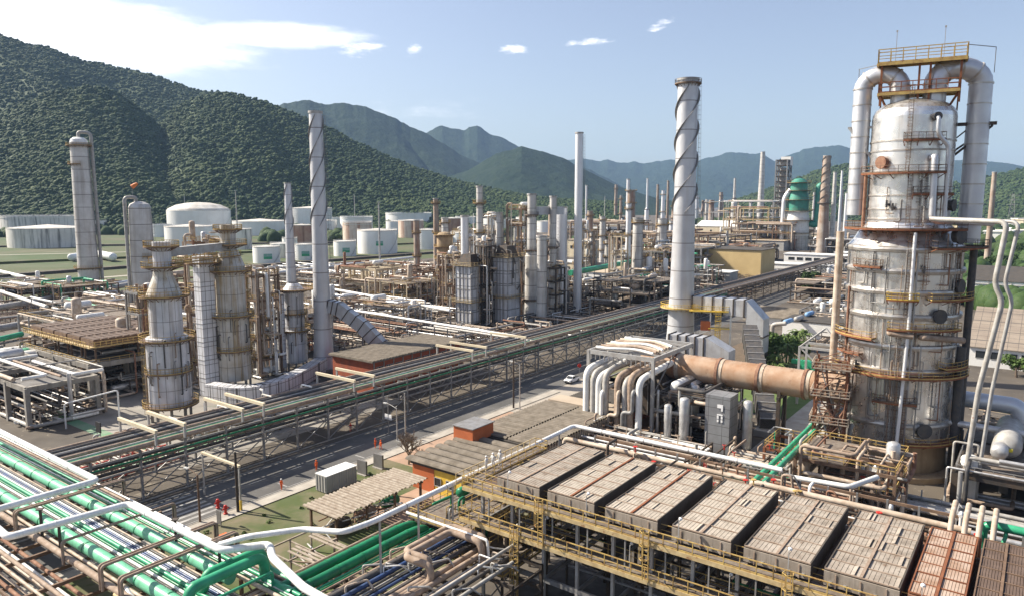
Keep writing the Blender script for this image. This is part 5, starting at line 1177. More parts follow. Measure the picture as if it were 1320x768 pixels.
ls = house('long_shed', 'long shed with a pale ribbed roof and hanging louvres between road and coolers', 'shed', 94.2, 64.5, 29, 13, 4.0, 'steel_brown', 'roof_dark', 'flat', (), .3)
for i in range(27):
    for y0, y1, dz in ((-1.2, 6.2, 0), (6.5, 14.2, .06)): arch(.1 + i * .88, .78, y0, y1, 4.5 + dz + rnd.uniform(-.03, .03), .26).build('roof_sheet', MT['roof_fibre'], ls)
for i in range(36): MB().bar((.3 + i * .8, -1.25, 4.4), (.3 + i * .8, -1.0, 2.6), .55, .05).build('hanging_louvre', MT['slat'], ls)
for i in range(10): MB().bar((.5 + i * 3.1, -1, 0), (.5 + i * 3.1, -1, 4.3), .2).build('post', MT['steel'], ls)
MB().b2(24.2, -1, 4.5, 28.6, 14, 4.9).build('flat_roof', MT['roof_tan'], ls)
ds = thing('dark_shed', 'dark slatted roof shed at the far end of the long shed', 'shed', P(124.5, 64, 0), TH)
MB().b2(0, 0, 0, 10, 12.5, 3.8).build('wall', MT['brick'], ds)
for i in range(15): arch(i * .7 - .2, .5, -.8, 13.2, 4.2, .3).build('slat', MT['roof_dark'], ds)
ob_ = thing('rooftop_cabin', 'small orange box cabin sitting on the canopy roof of the hut', 'cabin', P(89.4, 74.3, 4.4), TH)
MB().b2(0, 0, 0, 5.6, 4.2, 2.3).build('wall', MT['orange_wall'], ob_); MB().b2(-.2, -.2, 2.304, 5.8, 4.4, 2.45).build('roof', MT['steel'], ob_)
ct = thing('container', 'grey white steel shipping container on the verge by the road', 'container', P(67.8, 85.3, 0), TH)
MB().b2(0, 0, .15, 6.0, 2.6, 2.75).build('body', MT['wall_grey'], ct); MB().b2(-.05, -.05, 2.754, 6.05, 2.65, 2.85).build('roof', MT['roof_white'], ct)
mb = MB()
for i in range(13): mb.bar((.25 + i * .46, -.04, .3), (.25 + i * .46, -.04, 2.7), .12, .06)
for i in range(4): mb.bar((-.04, .3 + i * .66, .3), (-.04, .3 + i * .66, 2.7), .1)
mb.build('corrugation', MT['wall_grey'], ct)
for i in range(2):
    t = thing('concrete_slab', 'upright dark slab standing on the verge right of the container, ' + ('nearer one', 'farther one')[i], 'slab', P(76.5 + i * 3.6, 86.2, 0), TH)
    MB().b2(0, 0, 0, .35, 2.1, 2.4).build('panel', MT['concrete_dark'], t); MB().b2(-.3, -.1, 0, .65, 2.2, .15).build('foot', MT['concrete'], t)
t = thing('sign_board', 'small dark back of a notice board beside the lawn', 'sign', P(51.8, 88.4, 0), TH); MB().b2(0, -.5, .4, .1, .5, 2.3).build('panel', MT['concrete_dark'], t); MB().bar((.05, -.4, 0), (.05, -.4, .5), .08).build('post', MT['steel'], t); MB().bar((.05, .4, 0), (.05, .4, .5), .08).build('post', MT['steel'], t)
# lamps, poles and signs along the road
def pole(label, px, py, top, r=.13, m='steel_brown', arm=None, name='pole', cat='pole', head=True, group=None):
    X, Y = G(px, py); H = HZ(X, Y, top); t = thing(name, label, cat, (X, Y, 0), TH, group)
    mb = MB().tube([(0, 0, 0), (0, 0, H)], [r * 1.3, r], 8)
    if arm: mb.tube([(0, 0, H), (arm[0] * .6, arm[1] * .6, H + .5), (arm[0], arm[1], H + .6)], r * .6, 6)
    mb.build('shaft', MT[m], t)
    if arm and head: MB().box(arm[0], arm[1], H + .55, .9, .35, .18, math.atan2(arm[1], arm[0])).build('lamp_head', MT['lamp_head'], t)
    return t, H
pole('street lamp with a dark pole and a short arm left of the striped crossing', 258, 673, 612, .13, 'steel_brown', (-.2, 2.4), 'street_lamp', 'street lamp')
pole('dark bare pole beside the small cream lamp gantry', 307, 660, 582, .17, 'steel_dark')
pole('slim grey pole at the kerb near the bare tree', 523, 582, 506, .1, 'steel_light')
t, H = pole('street lamp with a bent arm by the white blank sign', 512, 567, 526, .1, 'steel_light', (0, 3.0), 'street_lamp', 'street lamp')
t, H = pole('grey post with a blank white sign on the far verge of the road', 501, 560, 510, .09, 'steel'); MB().b2(-.05, -.9, H * .4, .05, .9, H * .4 + 1.0).build('sign_panel', MT['sign_white'], t)
pole('twin pole street lamp by the long shed, grey pole', 670, 527, 470, .11, 'steel_light', (0, 2.2), 'street_lamp', 'street lamp')
pole('dark companion pole beside the grey lamp of the long shed', 662, 526, 462, .16, 'steel_dark')
t = thing('lamp_gantry', 'cream beam gantry on slim posts over the roadside with an orange foot', 'gantry', P(52.8, 90.6, 0), TH)
MB().bar((3.8, 0, 0), (3.8, 0, 6.6), .2).build('post', MT['steel_light'], t); MB().bar((3.8, 9.5, 0), (3.8, 9.5, 6.6), .2).build('post', MT['steel_light'], t); MB().bar((3.8, -.2, 6.7), (3.8, 9.7, 6.7), .35, .3).build('beam', MT['wall_cream'], t); MB().bar((3.8, 0, 0), (3.8, 0, 1.6), .3).build('foot', MT['yellow_bright'], t)
for i, (px, py) in enumerate(((281, 655), (291, 663))):
    X, Y = G(px, py); t = thing('hydrant', 'red fire hydrant on the pavement, ' + ('left one', 'right one') [i] + ' of the two', 'hydrant', (X, Y, .13), TH)
    MB().lathe([(.3, 0), (.3, .15), (.2, .2), (.2, 1.0), (.28, 1.05), (.2, 1.3), (.01, 1.4)], 0, 0, 12).build('body', MT['red'], t); MB().tube([(-.45, 0, .8), (.45, 0, .8)], .12, 10).build('outlet', MT['red'], t)
X, Y = G(288, 703); t = thing('hose_cabinet', 'red hose cabinet at the lower edge of the lawn', 'cabinet', (X, Y, 0), TH); MB().b2(-.7, -.5, .2, .7, .5, 1.3).build('body', MT['red'], t); MB().b2(-.8, -.6, 1.304, .8, .6, 1.4).build('lid', MT['orange_cloth'], t)
# ================================================================== workers
def person(label, px, py, z, cloth, rz, helmet, step=.18, arm=.25):
    X, Y = G(px, py, z); t = thing('person', label, 'person', (X, Y, z + .05), rz)
    sk = {}; V_ = []; E_ = []; Rd = []
    def v(n, x, y, zz, r, p=None):
        sk[n] = len(V_); V_.append((x, y, zz)); Rd.append(r)
        if p is not None: E_.append((sk[p], sk[n]))
    v('pel', 0, 0, .95, .15); v('ch', 0, 0, 1.25, .165, 'pel'); v('nk', 0, 0, 1.47, .07, 'ch'); v('hd', 0, .02, 1.6, .1, 'nk'); v('tp', 0, .01, 1.72, .085, 'hd'); v('ns', 0, .11, 1.6, .025, 'hd')
    for s in (-1, 1):
        n = str(s); v('sh' + n, s * .19, 0, 1.41, .075, 'ch'); v('el' + n, s * .27, -.02 + s * arm * .3, 1.12, .05, 'sh' + n); v('wr' + n, s * .26, .12 + s * arm * .3, .88, .035, 'el' + n); v('pm' + n, s * .26, .15 + s * arm * .3, .8, .04, 'wr' + n)
        for q in range(4): v('f%d' % q + n, s * .26 + (q - 1.5) * .022, .18 + s * arm * .3, .72 + abs(q - 1.5) * .008, .009, 'pm' + n)
        v('th' + n, s * .2, .19 + s * arm * .3, .77, .01, 'pm' + n)
        v('hp' + n, s * .1, 0, .9, .11, 'pel'); v('kn' + n, s * .11, .04 + s * step * .5, .5, .075, 'hp' + n); v('an' + n, s * .11, s * step - .02, .1, .05, 'kn' + n); v('ft' + n, s * .12, s * step + .14, .04, .045, 'an' + n)
    me = bpy.data.meshes.new('body'); me.from_pydata(V_, E_, []); o = bpy.data.objects.new('body', me); COL.objects.link(o); o.parent = t
    md = o.modifiers.new('skin', 'SKIN'); me.skin_vertices[0].data[0].use_root = True
    for i, r in enumerate(Rd): me.skin_vertices[0].data[i].radius = (r, r)
    o.modifiers.new('sub', 'SUBSURF').levels = 1; o.modifiers['sub'].render_levels = 1; me.materials.append(MT[cloth])
    MB().lathe([(.13, 1.64), (.15, 1.65), (.13, 1.7), (.1, 1.77), (.01, 1.8)], 0, .01, 12).build('helmet', MT[helmet], t)
    MB().lathe([(.102, 1.54), (.108, 1.6), (.1, 1.66)], 0, .03, 12).build('face', MT['skin'], t)
    return t
person('worker in orange overalls walking on the road beside the container', 408, 606, .02, 'orange_cloth', .7, 'orange_cloth')
person('worker in orange overalls on the road left of the container', 363, 631, .02, 'orange_cloth', -2.2, 'white_cloth', .1)
person('worker in bright orange walking by the bare tree', 491, 579, .02, 'orange_cloth', 2.2, 'orange_cloth', .2)
person('worker in orange at the far kerb just left of the bright orange one', 484, 577, .02, 'orange_cloth', 1.0, 'red', .1)
person('worker in red orange under the long rack', 452, 556, .02, 'red', 0.3, 'orange_cloth', .05)
person('worker in white at the left of the three on the cooler platform', 627, 607, DZ, 'white_cloth', .9, 'white_cloth', .05)
person('worker in white in the middle of the three on the cooler platform', 635.5, 603, DZ, 'white_cloth', -.6, 'white_cloth', .1)
person('worker in white at the right of the three on the cooler platform', 644.5, 599, DZ, 'white_cloth', 2.6, 'white_cloth', .04)
# ================================================================== pickup
def wheel(parent, x, y, r=.38, wd=.26, mm=1):
    w = MB().lathe([(r * .55, -wd / 2), (r * .92, -wd / 2), (r, -wd / 4), (r, wd / 4), (r * .92, wd / 2), (r * .55, wd / 2)], 0, 0, 20).build('wheel', MT['tyre'], parent)
    w.location = (x, y, r); w.rotation_euler = (PI / 2, 0, 0); MB().cyl(0, 0, -wd * .4, wd * .4, r * .56, 16).build('rim', MT['steel_light'], w)
def vehicle(label, cat, name, X, Y, z, rz, m, bed=False):
    t = thing(name, label, cat, (X, Y, z), rz)
    L, W = (5.2, 1.85) if bed else (4.3, 1.75)
    def loft(secs, nm, mm, par=t):
        mb = MB(); n = len(secs[0]); vs = [p for s in secs for p in s]; fs = []
        for i in range(len(secs) - 1):
            for j in range(n): fs.append((i * n + j, i * n + (j + 1) % n, (i + 1) * n + (j + 1) % n, (i + 1) * n + j))
        fs += [tuple(range(n - 1, -1, -1)), tuple(range((len(secs) - 1) * n, len(secs) * n))]; mb.add(vs, fs, False); return mb.build(nm, MT[mm], par)
    def sec(x, h0, h1, w): return [(x, -w / 2, h0), (x, w / 2, h0), (x, w / 2 * 1.02, (h0 + h1) / 2), (x, w / 2 * .94, h1), (x, -w / 2 * .94, h1), (x, -w / 2 * 1.02, (h0 + h1) / 2)]
    loft([sec(-L / 2, .5, .95, W * .9), sec(-L / 2 + .15, .36, 1.02, W), sec(L / 2 - 1.4, .34, 1.05, W), sec(L / 2 - .3, .36, .95, W * .97), sec(L / 2, .5, .8, W * .85)], 'body', m)
    x0, x1 = (-.5, 1.1) if bed else (-1.9, .9)
    loft([sec(x0 - .1, 1.03, 1.04, W * .92), sec(x0 + .15, 1.03, 1.68, W * .84), sec(x1 - .5, 1.03, 1.7, W * .84), sec(x1 + .25, 1.03, 1.06, W * .92)], 'cabin', m)
    MB().add or None
    mb = MB(); mb.quad((x1 + .22, -.7, 1.12), (x1 + .22, .7, 1.12), (x1 - .38, .66, 1.62), (x1 - .38, -.66, 1.62)); mb.v = [(x + .03, y, z + .03) for x, y, z in mb.v]; mb.build('windscreen', MT['glass'], t)
    for s in (-1, 1): mb = MB(); mb.quad((x0 + .1, s * W * .47, 1.1), (x1 - .1, s * W * .47, 1.1), (x1 - .5, s * W * .435, 1.58), (x0 + .25, s * W * .435, 1.58)); mb.build('side_window', MT['glass'], t); MB().box(L / 2 - .1, s * .6, .78, .16, .35, .16).build('headlight', MT['sign_white'], t)
    MB().box(L / 2, 0, .55, .12, W * .95, .2).build('bumper', MT['black'], t); MB().box(L / 2 - .02, 0, .76, .06, .75, .16).build('grille', MT['black'], t)
    if bed: MB().b2(-L / 2 + .15, -W * .42, .9, x0 - .2, W * .42, 1.06).build('cargo_bed', MT['black'], t)
    for sx_ in (L * .3, -L * .31):
        for s in (-1, 1): wheel(t, sx_, s * W * .46)
    return t
X, Y = G(737, 492); vehicle('white pickup truck facing the camera on the road beyond the sheds', 'pickup truck', 'pickup_truck', X, Y, .03, TH + PI, 'car_white', True)
X, Y = G(989, 412); vehicle('small white parked car beside the low hut right of the silver duct', 'car', 'parked_car', X, Y, .03, TH + PI / 2 + .3, 'car_white')
X, Y = G(731, 487); t = thing('stop_sign', 'red sign on a pole beside the white pickup', 'sign', (X + 3.4, Y + 3, 0), .3); MB().bar((0, 0, 0), (0, 0, 2.4), .08).build('pole', MT['steel'], t); MB().tube([(0, -.05, 2.6), (0, .05, 2.6)], .55, 8).build('panel', MT['red'], t)
# ================================================================== left furnaces
def furnace(label, px, py, spec, m, legs=8, emb=None):
    X, Y = G(px, py); t = thing('furnace', label, 'furnace', (X, Y, 0), face(X, Y)); hz = lambda y: HZ(X, Y, y)
    for k in range(legs): MB().bar(pol(spec['r0'] - .4, 2 * PI * k / legs, 0), pol(spec['r0'] - .4, 2 * PI * k / legs, spec['z0'] + .2), .55).build('leg', MT['concrete'], t)
    for nm, prof in spec['shells']: MB().lathe(prof, 0, 0, 32).build(nm, MT[m if nm != 'hood' else spec.get('hood', m)], t)
    for z, R, wd, p0, p1 in spec['plats']: ring_platform(t, R, wd, z, R_(p0), R_(p1), 'steel_brown', 'yellow')
    for R, ps, z0, z1 in spec['lads']: ladder(t, pol(R, R_(ps), z0), pol(R, R_(ps), z1), pol(1, R_(ps), 0), 'yellow')
    rg = random.Random(px)
    for k in range(spec.get('np', 10)):
        a = rg.uniform(-1.4, 1.4); z0 = rg.uniform(spec['z0'] + 1, spec['z0'] + 12); z1 = z0 + rg.uniform(3, 8); R = spec['r0'] + .35
        MB().tube(bend([pol(R - .5, a, z0), pol(R, a, z0), pol(R, a, z1), pol(R - .5, a + .1, z1)], .3, 3), rg.uniform(.07, .16), 6).build('pipe', MT[rg.choice(['pipe_dark', 'steel', 'pipe_brown'])], t)
    return t, X, Y
F1, f1x, f1y = furnace('nearest left panelled silver furnace tower with yellow rings and a conical hood', 222, 541, dict(r0=4.0, z0=3.0, hood='clad_stained', shells=[('lower_shell', [(3.8, 3), (4.0, 3), (4.0, 17.4), (3.0, 17.6)]), ('upper_shell', [(3.1, 17.4), (3.1, 25.4)]), ('hood', [(3.3, 25.4), (3.3, 26.0), (1.9, 29.6), (1.8, 30.4), (1.75, 30.6)]), ('convection_neck', [(1.7, 30.6), (1.7, 36.4), (.05, 36.5)])],
    plats=[(17.0, 3.9, 1.3, 0, 360), (25.7, 3.2, 1.5, 0, 360), (3.6, 4.0, 1.3, -100, 120), (10.4, 4.0, .5, -90, 100), (31.5, 1.7, 2.2, -90, 180), (35.5, 1.7, 1.6, -120, 180)], lads=[(4.3, -75, 0, 17), (3.5, -60, 17, 26)], np=14), 'clad')
F2, f2x, f2y = furnace('second stained silver furnace tower right behind the panelled one', 304, 503, dict(r0=3.75, z0=3.0, hood='clad_stained', shells=[('lower_shell', [(3.6, 3), (3.75, 3), (3.75, 18.4), (3.0, 18.6)]), ('upper_shell', [(3.25, 18.4), (3.25, 28.4)]), ('hood', [(3.35, 28.4), (3.35, 29.6), (2.1, 33), (1.9, 33.4)]), ('convection_neck', [(1.7, 33.4), (1.7, 39), (.05, 39.1)])],
    plats=[(18.2, 3.7, 1.3, 0, 360), (28.6, 3.3, 1.6, 0, 360), (10, 3.75, .5, -90, 100), (34.5, 1.7, 2.4, -180, 180), (38, 1.7, 1.5, -180, 180)], lads=[(4.1, 70, 3, 18), (3.7, 75, 18, 28)], np=14), 'clad_stained')
F3, f3x, f3y = furnace('third and smallest furnace tower beside the twisted silver chimney', 382, 474, dict(r0=3.1, z0=2.0, shells=[('lower_shell', [(3.0, 2), (3.1, 2), (3.1, 10.6), (2.5, 10.8)]), ('upper_shell', [(2.6, 10.6), (2.6, 20.6)]), ('hood', [(2.7, 20.6), (2.7, 21.4), (1.4, 23)])],
    plats=[(10.5, 3.1, 1.0, 0, 360), (21.4, 2.6, 2.6, 0, 360), (15, 2.6, .8, -80, 90)], lads=[(3.0, 60, 2, 21)], np=8), 'clad')
# bridging convection duct between the first two, and panelled vertical ducts
bz = 34.2; p1 = Vector((f1x, f1y, bz)); p2 = Vector((f2x, f2y, bz)); t = thing('convection_duct', 'grey box duct bridging the tops of the two left furnace towers', 'duct', (f1x, f1y, 0), 0)
MB().bar(p1 - Vector((f1x, f1y, 0)), p2 - Vector((f1x, f1y, 0)), 1.7, 1.7).build('casing', MT['steel_light'], t)
e = (p2 - p1); e.z = 0; e.normalize(); sd_ = Vector((-e.y, e.x, 0)); q1 = p1 - Vector((f1x, f1y, 2.2)); q2 = p2 - Vector((f1x, f1y, 2.2))
for s in (-1, 1):
    o = MB().bar(q1 + sd_ * s * 2.4, q2 + sd_ * s * 2.4, 1.4, .12).build('walkway', MT['steel_brown'], t); railing(o, [q1 + sd_ * s * 3.05, q2 + sd_ * s * 3.05], 1.2, 1.6, 'yellow', .09)
def boxduct(label, px, py, sx_, sy_, top, m='clad_box', nm='panel_duct'):
    X, Y = G(px, py); H = HZ(X, Y, top); t = thing(nm, label, 'duct', (X, Y, 0), TH); MB().b2(-sx_ / 2, -sy_ / 2, 0, sx_ / 2, sy_ / 2, H).build('casing', MT[m], t)
    for i in range(int(H / 4.2)): MB().b2(-sx_ / 2 - .08, -sy_ / 2 - .08, i * 4.2, sx_ / 2 + .08, sy_ / 2 + .08, i * 4.2 + .14).build('stiffener', MT['steel'], t)
    return t, X, Y, H
t, X, Y, H = boxduct('tall white panelled square duct between the two left furnace towers', 271, 508, 3.4, 2.7, 330)
ring_platform(t, 2.2, 1.6, H - 1.5, 0, 2 * PI, 'steel_brown', 'yellow')
boxduct('narrow white panelled duct left of the third furnace tower', 364, 478, 1.9, 1.5, 380)
gd = thing('ground_duct', 'low curved grey panelled duct sweeping along the ground to the twisted chimney', 'duct', (0, 0, 0)); mb = MB(); pts = [(*G(272, 514), 2), (*G(315, 521), 2), (*G(360, 510), 2), (*G(395, 492), 2), (*G(416, 478), 2)]; pts = bend(pts, 9, 6)
for a_, b_ in zip(pts[:-1], pts[1:]): mb.bar(a_, Vector(b_) + (Vector(b_) - Vector(a_)).normalized() * .4, 3.0, 3.6)
gd.location = (*G(272, 514), 0); o = mb.build('casing', MT['clad_box'], gd); o.location = (-gd.location.x, -gd.location.y, 0)
stack('silver chimney with black spiral strakes just right of the left furnace towers', 418, 476, [(476, 14.5), (462, 13), (430, 11.5), (380, 10.5), (300, 9.6), (144, 8.2)], 'stack_silver', strakes=(292, 22, 3, .35), n=28, rail='steel', plats=())
sd2 = thing('snake_duct', 'grey segmented duct slanting down from the twisted chimney to the brick building', 'duct', P(122.5, 153.3, 0)); o_ = Vector(P(122.5, 153.3, 0)); mb = MB(); ms = MB()
pp = [Vector(P(122.6, 152.5, 17.5)), Vector(P(124.4, 149, 16.6)), Vector(P(127.6, 143.6, 12)), Vector(P(130, 139.4, 7)), Vector(P(131, 137.2, 4.6))]
for a_, b_ in zip(pp[:-1], pp[1:]): mb.bar(a_ - o_, b_ - o_ + (b_ - a_).normalized() * .5, 3.4, 3.2)
for k in range(13):
    f = k / 12 * 3.999; i = int(f); q = pp[i].lerp(pp[i + 1], f - i) - o_; d_ = (pp[i + 1] - pp[i]).normalized(); ms.bar(q, q + d_ * .22, 3.7, 3.5)
mb.build('casing', MT['duct'], sd2); ms.build('rib', MT['steel_dark'], sd2); MB().bar(pp[2] - o_ - Vector((0, 0, 1)), (pp[2] - o_).to_2d().to_3d(), .4).bar(pp[3] - o_ - Vector((0, 0, 1)), (pp[3] - o_).to_2d().to_3d(), .4).build('support', MT['steel'], sd2)
# ---- left rear columns
t, fR_, H = stack('tall slim ringed grey column at the far left with a hooped top pipe', 117, 386, [(386, 12.5), (300, 11.6), (205, 10.6), (184, 10.6)], 'stack_grey', 'process_column', 'process column', plats=((345, 1.5, 0, 360), (188, 1.6, 0, 360), (212, 1.3, -180, 0)), top=False, n=28)
MB().lathe([(3.65, H), (3.2, H + 1.4), (2, H + 2.2), (.01, H + 2.5)], 0, 0, 24).build('head', MT['white_paint'], t)
MB().tube(bend([(0, 0, H + 2.2), (0, 0, H + 4.6), (4.9, -.5, H + 4.6), (5.3, -.5, 3)], 2.2), .75, 12).build('overhead_pipe', MT['pipe_grey'], t)
t, fR_, H = stack('ringed grey column behind the nearest furnace with an orange windsock on top', 190, 420, [(420, 15), (350, 14.6), (267, 13)], 'stack_grey', 'process_column', 'process column', plats=((405, 1.2, 0, 360), (330, 1.0, 0, 180)), top=False, n=28)
MB().lathe([(3.55, H), (3.1, H + 1.0), (1.5, H + 1.8), (.01, H + 2.0)], 0, 0, 24).build('head', MT['stack_grey'], t)
MB().tube(bend([(-1, 0, H + 1.7), (-1, 0, H + 3.4), (-4.6, -.6, H + 3.4), (-4.7, -.6, 4)], 1.5), .6, 12).build('overhead_pipe', MT['pipe_grey'], t)
ws = thing('windsock', 'orange windsock on a short mast above the left grey column', 'windsock', (t.location.x - 1.6, t.location.y - 1, H + 3.0), 0)
MB().bar((0, 0, 0), (0, 0, 4.2), .12).build('mast', MT['steel'], ws); MB().tube([(0, 0, 4.0), (.9, 0, 4.6), (1.9, 0, 5.2)], [.8, .7, .4], 12).build('sock', MT['windsock'], ws)
# ================================================================== tank farm
SG = (.1, .52, 6, 6)
for px, base, hw, top, m, roof, sg, lb in (
    (64, 320, 38, 295, 'tank_stain', 'cone', None, 'wide low tank streaked with black, lowest at the far left'),
    (62, 304, 42, 279, 'tank_stain', 'flat', None, 'wide grey streaked tank just behind the lowest far left tank'),
    (50, 297, 20, 269, 'tank_white', 'cone', None, 'small pale tank with cone roof peeping over the far left pair'),
    (151, 294, 17, 273, 'tank_white', 'cone', None, 'clean white tank alone right of the slim grey column'),
    (258, 302, 35, 272, 'tank_white', 'dome', None, 'big white tank with faceted side behind the left furnace bridge'),
    (246, 330, 27, 293, 'tank_white', 'cone', None, 'white tank half hidden by the bridge duct of the left furnaces'),
    (313, 322, 11, 296, 'tank_stain', 'cone', None, 'small stained tank right of the second furnace top'),
    (336, 304, 32, 286, 'tank_white', 'cone', None, 'low wide white tank left of the twisted chimney'),
    (344, 340, 16, 319, 'tank_white', 'cone', SG, 'small white tank with emblem left of the twisted chimney'),
    (363, 333, 13, 315, 'tank_stain', 'cone', None, 'small grey tank just behind the small emblem tank'),
    (401, 299, 26, 269, 'tank_white', 'cone', None, 'tall white tank behind the twisted chimney'),
    (390, 316, 15, 291, 'tank_red', 'cone', None, 'rust red streaked tank behind the twisted chimney'),
    (393, 336, 12, 316, 'tank_white', 'cone', SG, 'small white emblem tank touching the twisted chimney'),
    (445, 331, 14, 312, 'tank_white', 'cone', SG, 'small white emblem tank right of the twisted chimney'),
    (487, 328, 25, 298, 'tank_white', 'cone', SG, 'biggest bright white tank with green emblem in the middle'),
    (461, 313, 18, 287, 'tank_rust', 'flat', None, 'white tank with rust runs behind the biggest bright tank'),
    (460, 303, 20, 280, 'tank_white', 'flat', None, 'pale open topped tank behind the rust run tank'),
    (527, 293, 29, 275, 'tank_white', 'flat', None, 'wide clean white tank at the back beyond the biggest bright tank'),
    (530, 307, 16, 285, 'tank_rust', 'cone', None, 'tank with orange rust stripes in front of the wide clean tank'),
    (551, 322, 15, 297, 'tank_white', 'cone', None, 'clean white tank behind the dark slim mast'),
    (582, 306, 13, 282, 'tank_red', 'cone', None, 'round rust brown tank above the yellow column'),
    (598, 322, 17, 301, 'tank_white', 'cone', None, 'white tank half hidden behind the box heaters'),
    (634, 298, 11, 279, 'tank_white', 'cone', None, 'white tank behind the striped column of the heaters'),
    (635, 311, 8, 297, 'tank_white', 'cone', None, 'small white tank low behind the heater stacks'),
    (676, 296, 11, 281, 'tank_white', 'cone', None, 'distant white tank left of the twin white stacks'),
    (735, 298, 8, 285, 'tank_white', 'cone', None, 'distant small white tank at the foot of the thin white mast'),
    (757, 300, 16, 284, 'tank_white', 'cone', None, 'distant white tank right of the thin white mast')):
    tank(lb, px, base, hw, top, m, roof, 'storage tanks', sg, stairs=hw > 9)
for px, py, L, W, H, lb in ((362, 275, 75, 30, 13, 'long low white store at the hill foot left of the twisted chimney'), (420, 277, 70, 40, 20, 'long white store under the bare earth hill'), (478, 279, 46, 40, 18, 'pale store right of the bare earth hill'), (566, 276, 60, 40, 12, 'flat white store among trees at the hill foot'), (630, 278, 50, 30, 14, 'small pale store among trees behind the heaters')):
    x, y = G(px, py); house('warehouse', lb, 'building', 0, 0, L, W, H, 'wall_white', 'roof_white', 'gable', (), .5, None, face(x, y), (x, y), .12)
for lb, p0, p1, r in (('white horizontal bullet tank on the grass behind the slim grey column', (92, 338), (112, 334), 2.6), ('white horizontal bullet tank right of the slim grey column', (128, 334), (146, 338), 2.9)):
    a_ = Vector((*G(*p0), 0)); b_ = Vector((*G(*p1), 0)); t = thing('bullet_tank', lb, 'storage tank', a_, 0); d = b_ - a_
    MB().capsule((0, 0, r + 1), (d.x, d.y, r + 1), r, 18).build('shell', MT['tank_white'], t); MB().bar((d.x * .2, d.y * .2, 0), (d.x * .2, d.y * .2, 2), 2).bar((d.x * .8, d.y * .8, 0), (d.x * .8, d.y * .8, 2), 2).build('saddle', MT['concrete'], t)
for lb, px, py, tp in (('slender floodlight mast behind the left furnaces', 307, 318, 247), ('floodlight mast with square head above the domed tank', 240, 296, 252), ('short floodlight mast behind the far left tanks', 49, 285, 252), ('floodlight mast right of the twisted chimney', 458, 300, 252), ('floodlight mast in front of the biggest bright tank', 490, 342, 262), ('floodlight mast beyond the thin white mast', 779, 300, 254)):
    mast(lb, px, py, tp, .45, 4)
def pylon(label, px, py, top):
    X, Y = G(px, py); H = HZ(X, Y, top); t = thing('pylon', label, 'pylon', (X, Y, 0), face(X, Y)); mb = MB(); b = H * .11
    for sx_ in (-1, 1):
        for sy_ in (-1, 1): mb.bar((sx_ * b, sy_ * b, 0), (sx_ * b * .15, sy_ * b * .15, H), .35)
    for k in range(9):
        z0, z1 = H * k / 9, H * (k + 1) / 9; w0, w1 = b * (1 - .85 * k / 9), b * (1 - .85 * (k + 1) / 9)
        for s in (-1, 1): mb.bar((-w0, s * w0, z0), (w1, s * w1, z1), .22); mb.bar((w0, s * w0, z0), (-w1, s * w1, z1), .22)
    mb.build('lattice_mast', MT['steel_light'], t); mb = MB()
    for z in (.72, .84, .96): mb.bar((-H * .13, 0, H * z), (H * .13, 0, H * z), .4)
    mb.build('cross_arm', MT['steel_light'], t)
for lb, px, py, tp in (('lattice power pylon on the river flat right of the big column', 1246, 306, 222), ('smaller lattice power pylon left of the pair on the right', 1302, 300, 250), ('faint lattice pylon before the far mountains in the middle', 598, 278, 232), ('faint lattice pylon beyond the green tower', 1091, 290, 236)): pylon(lb, px, py, tp)
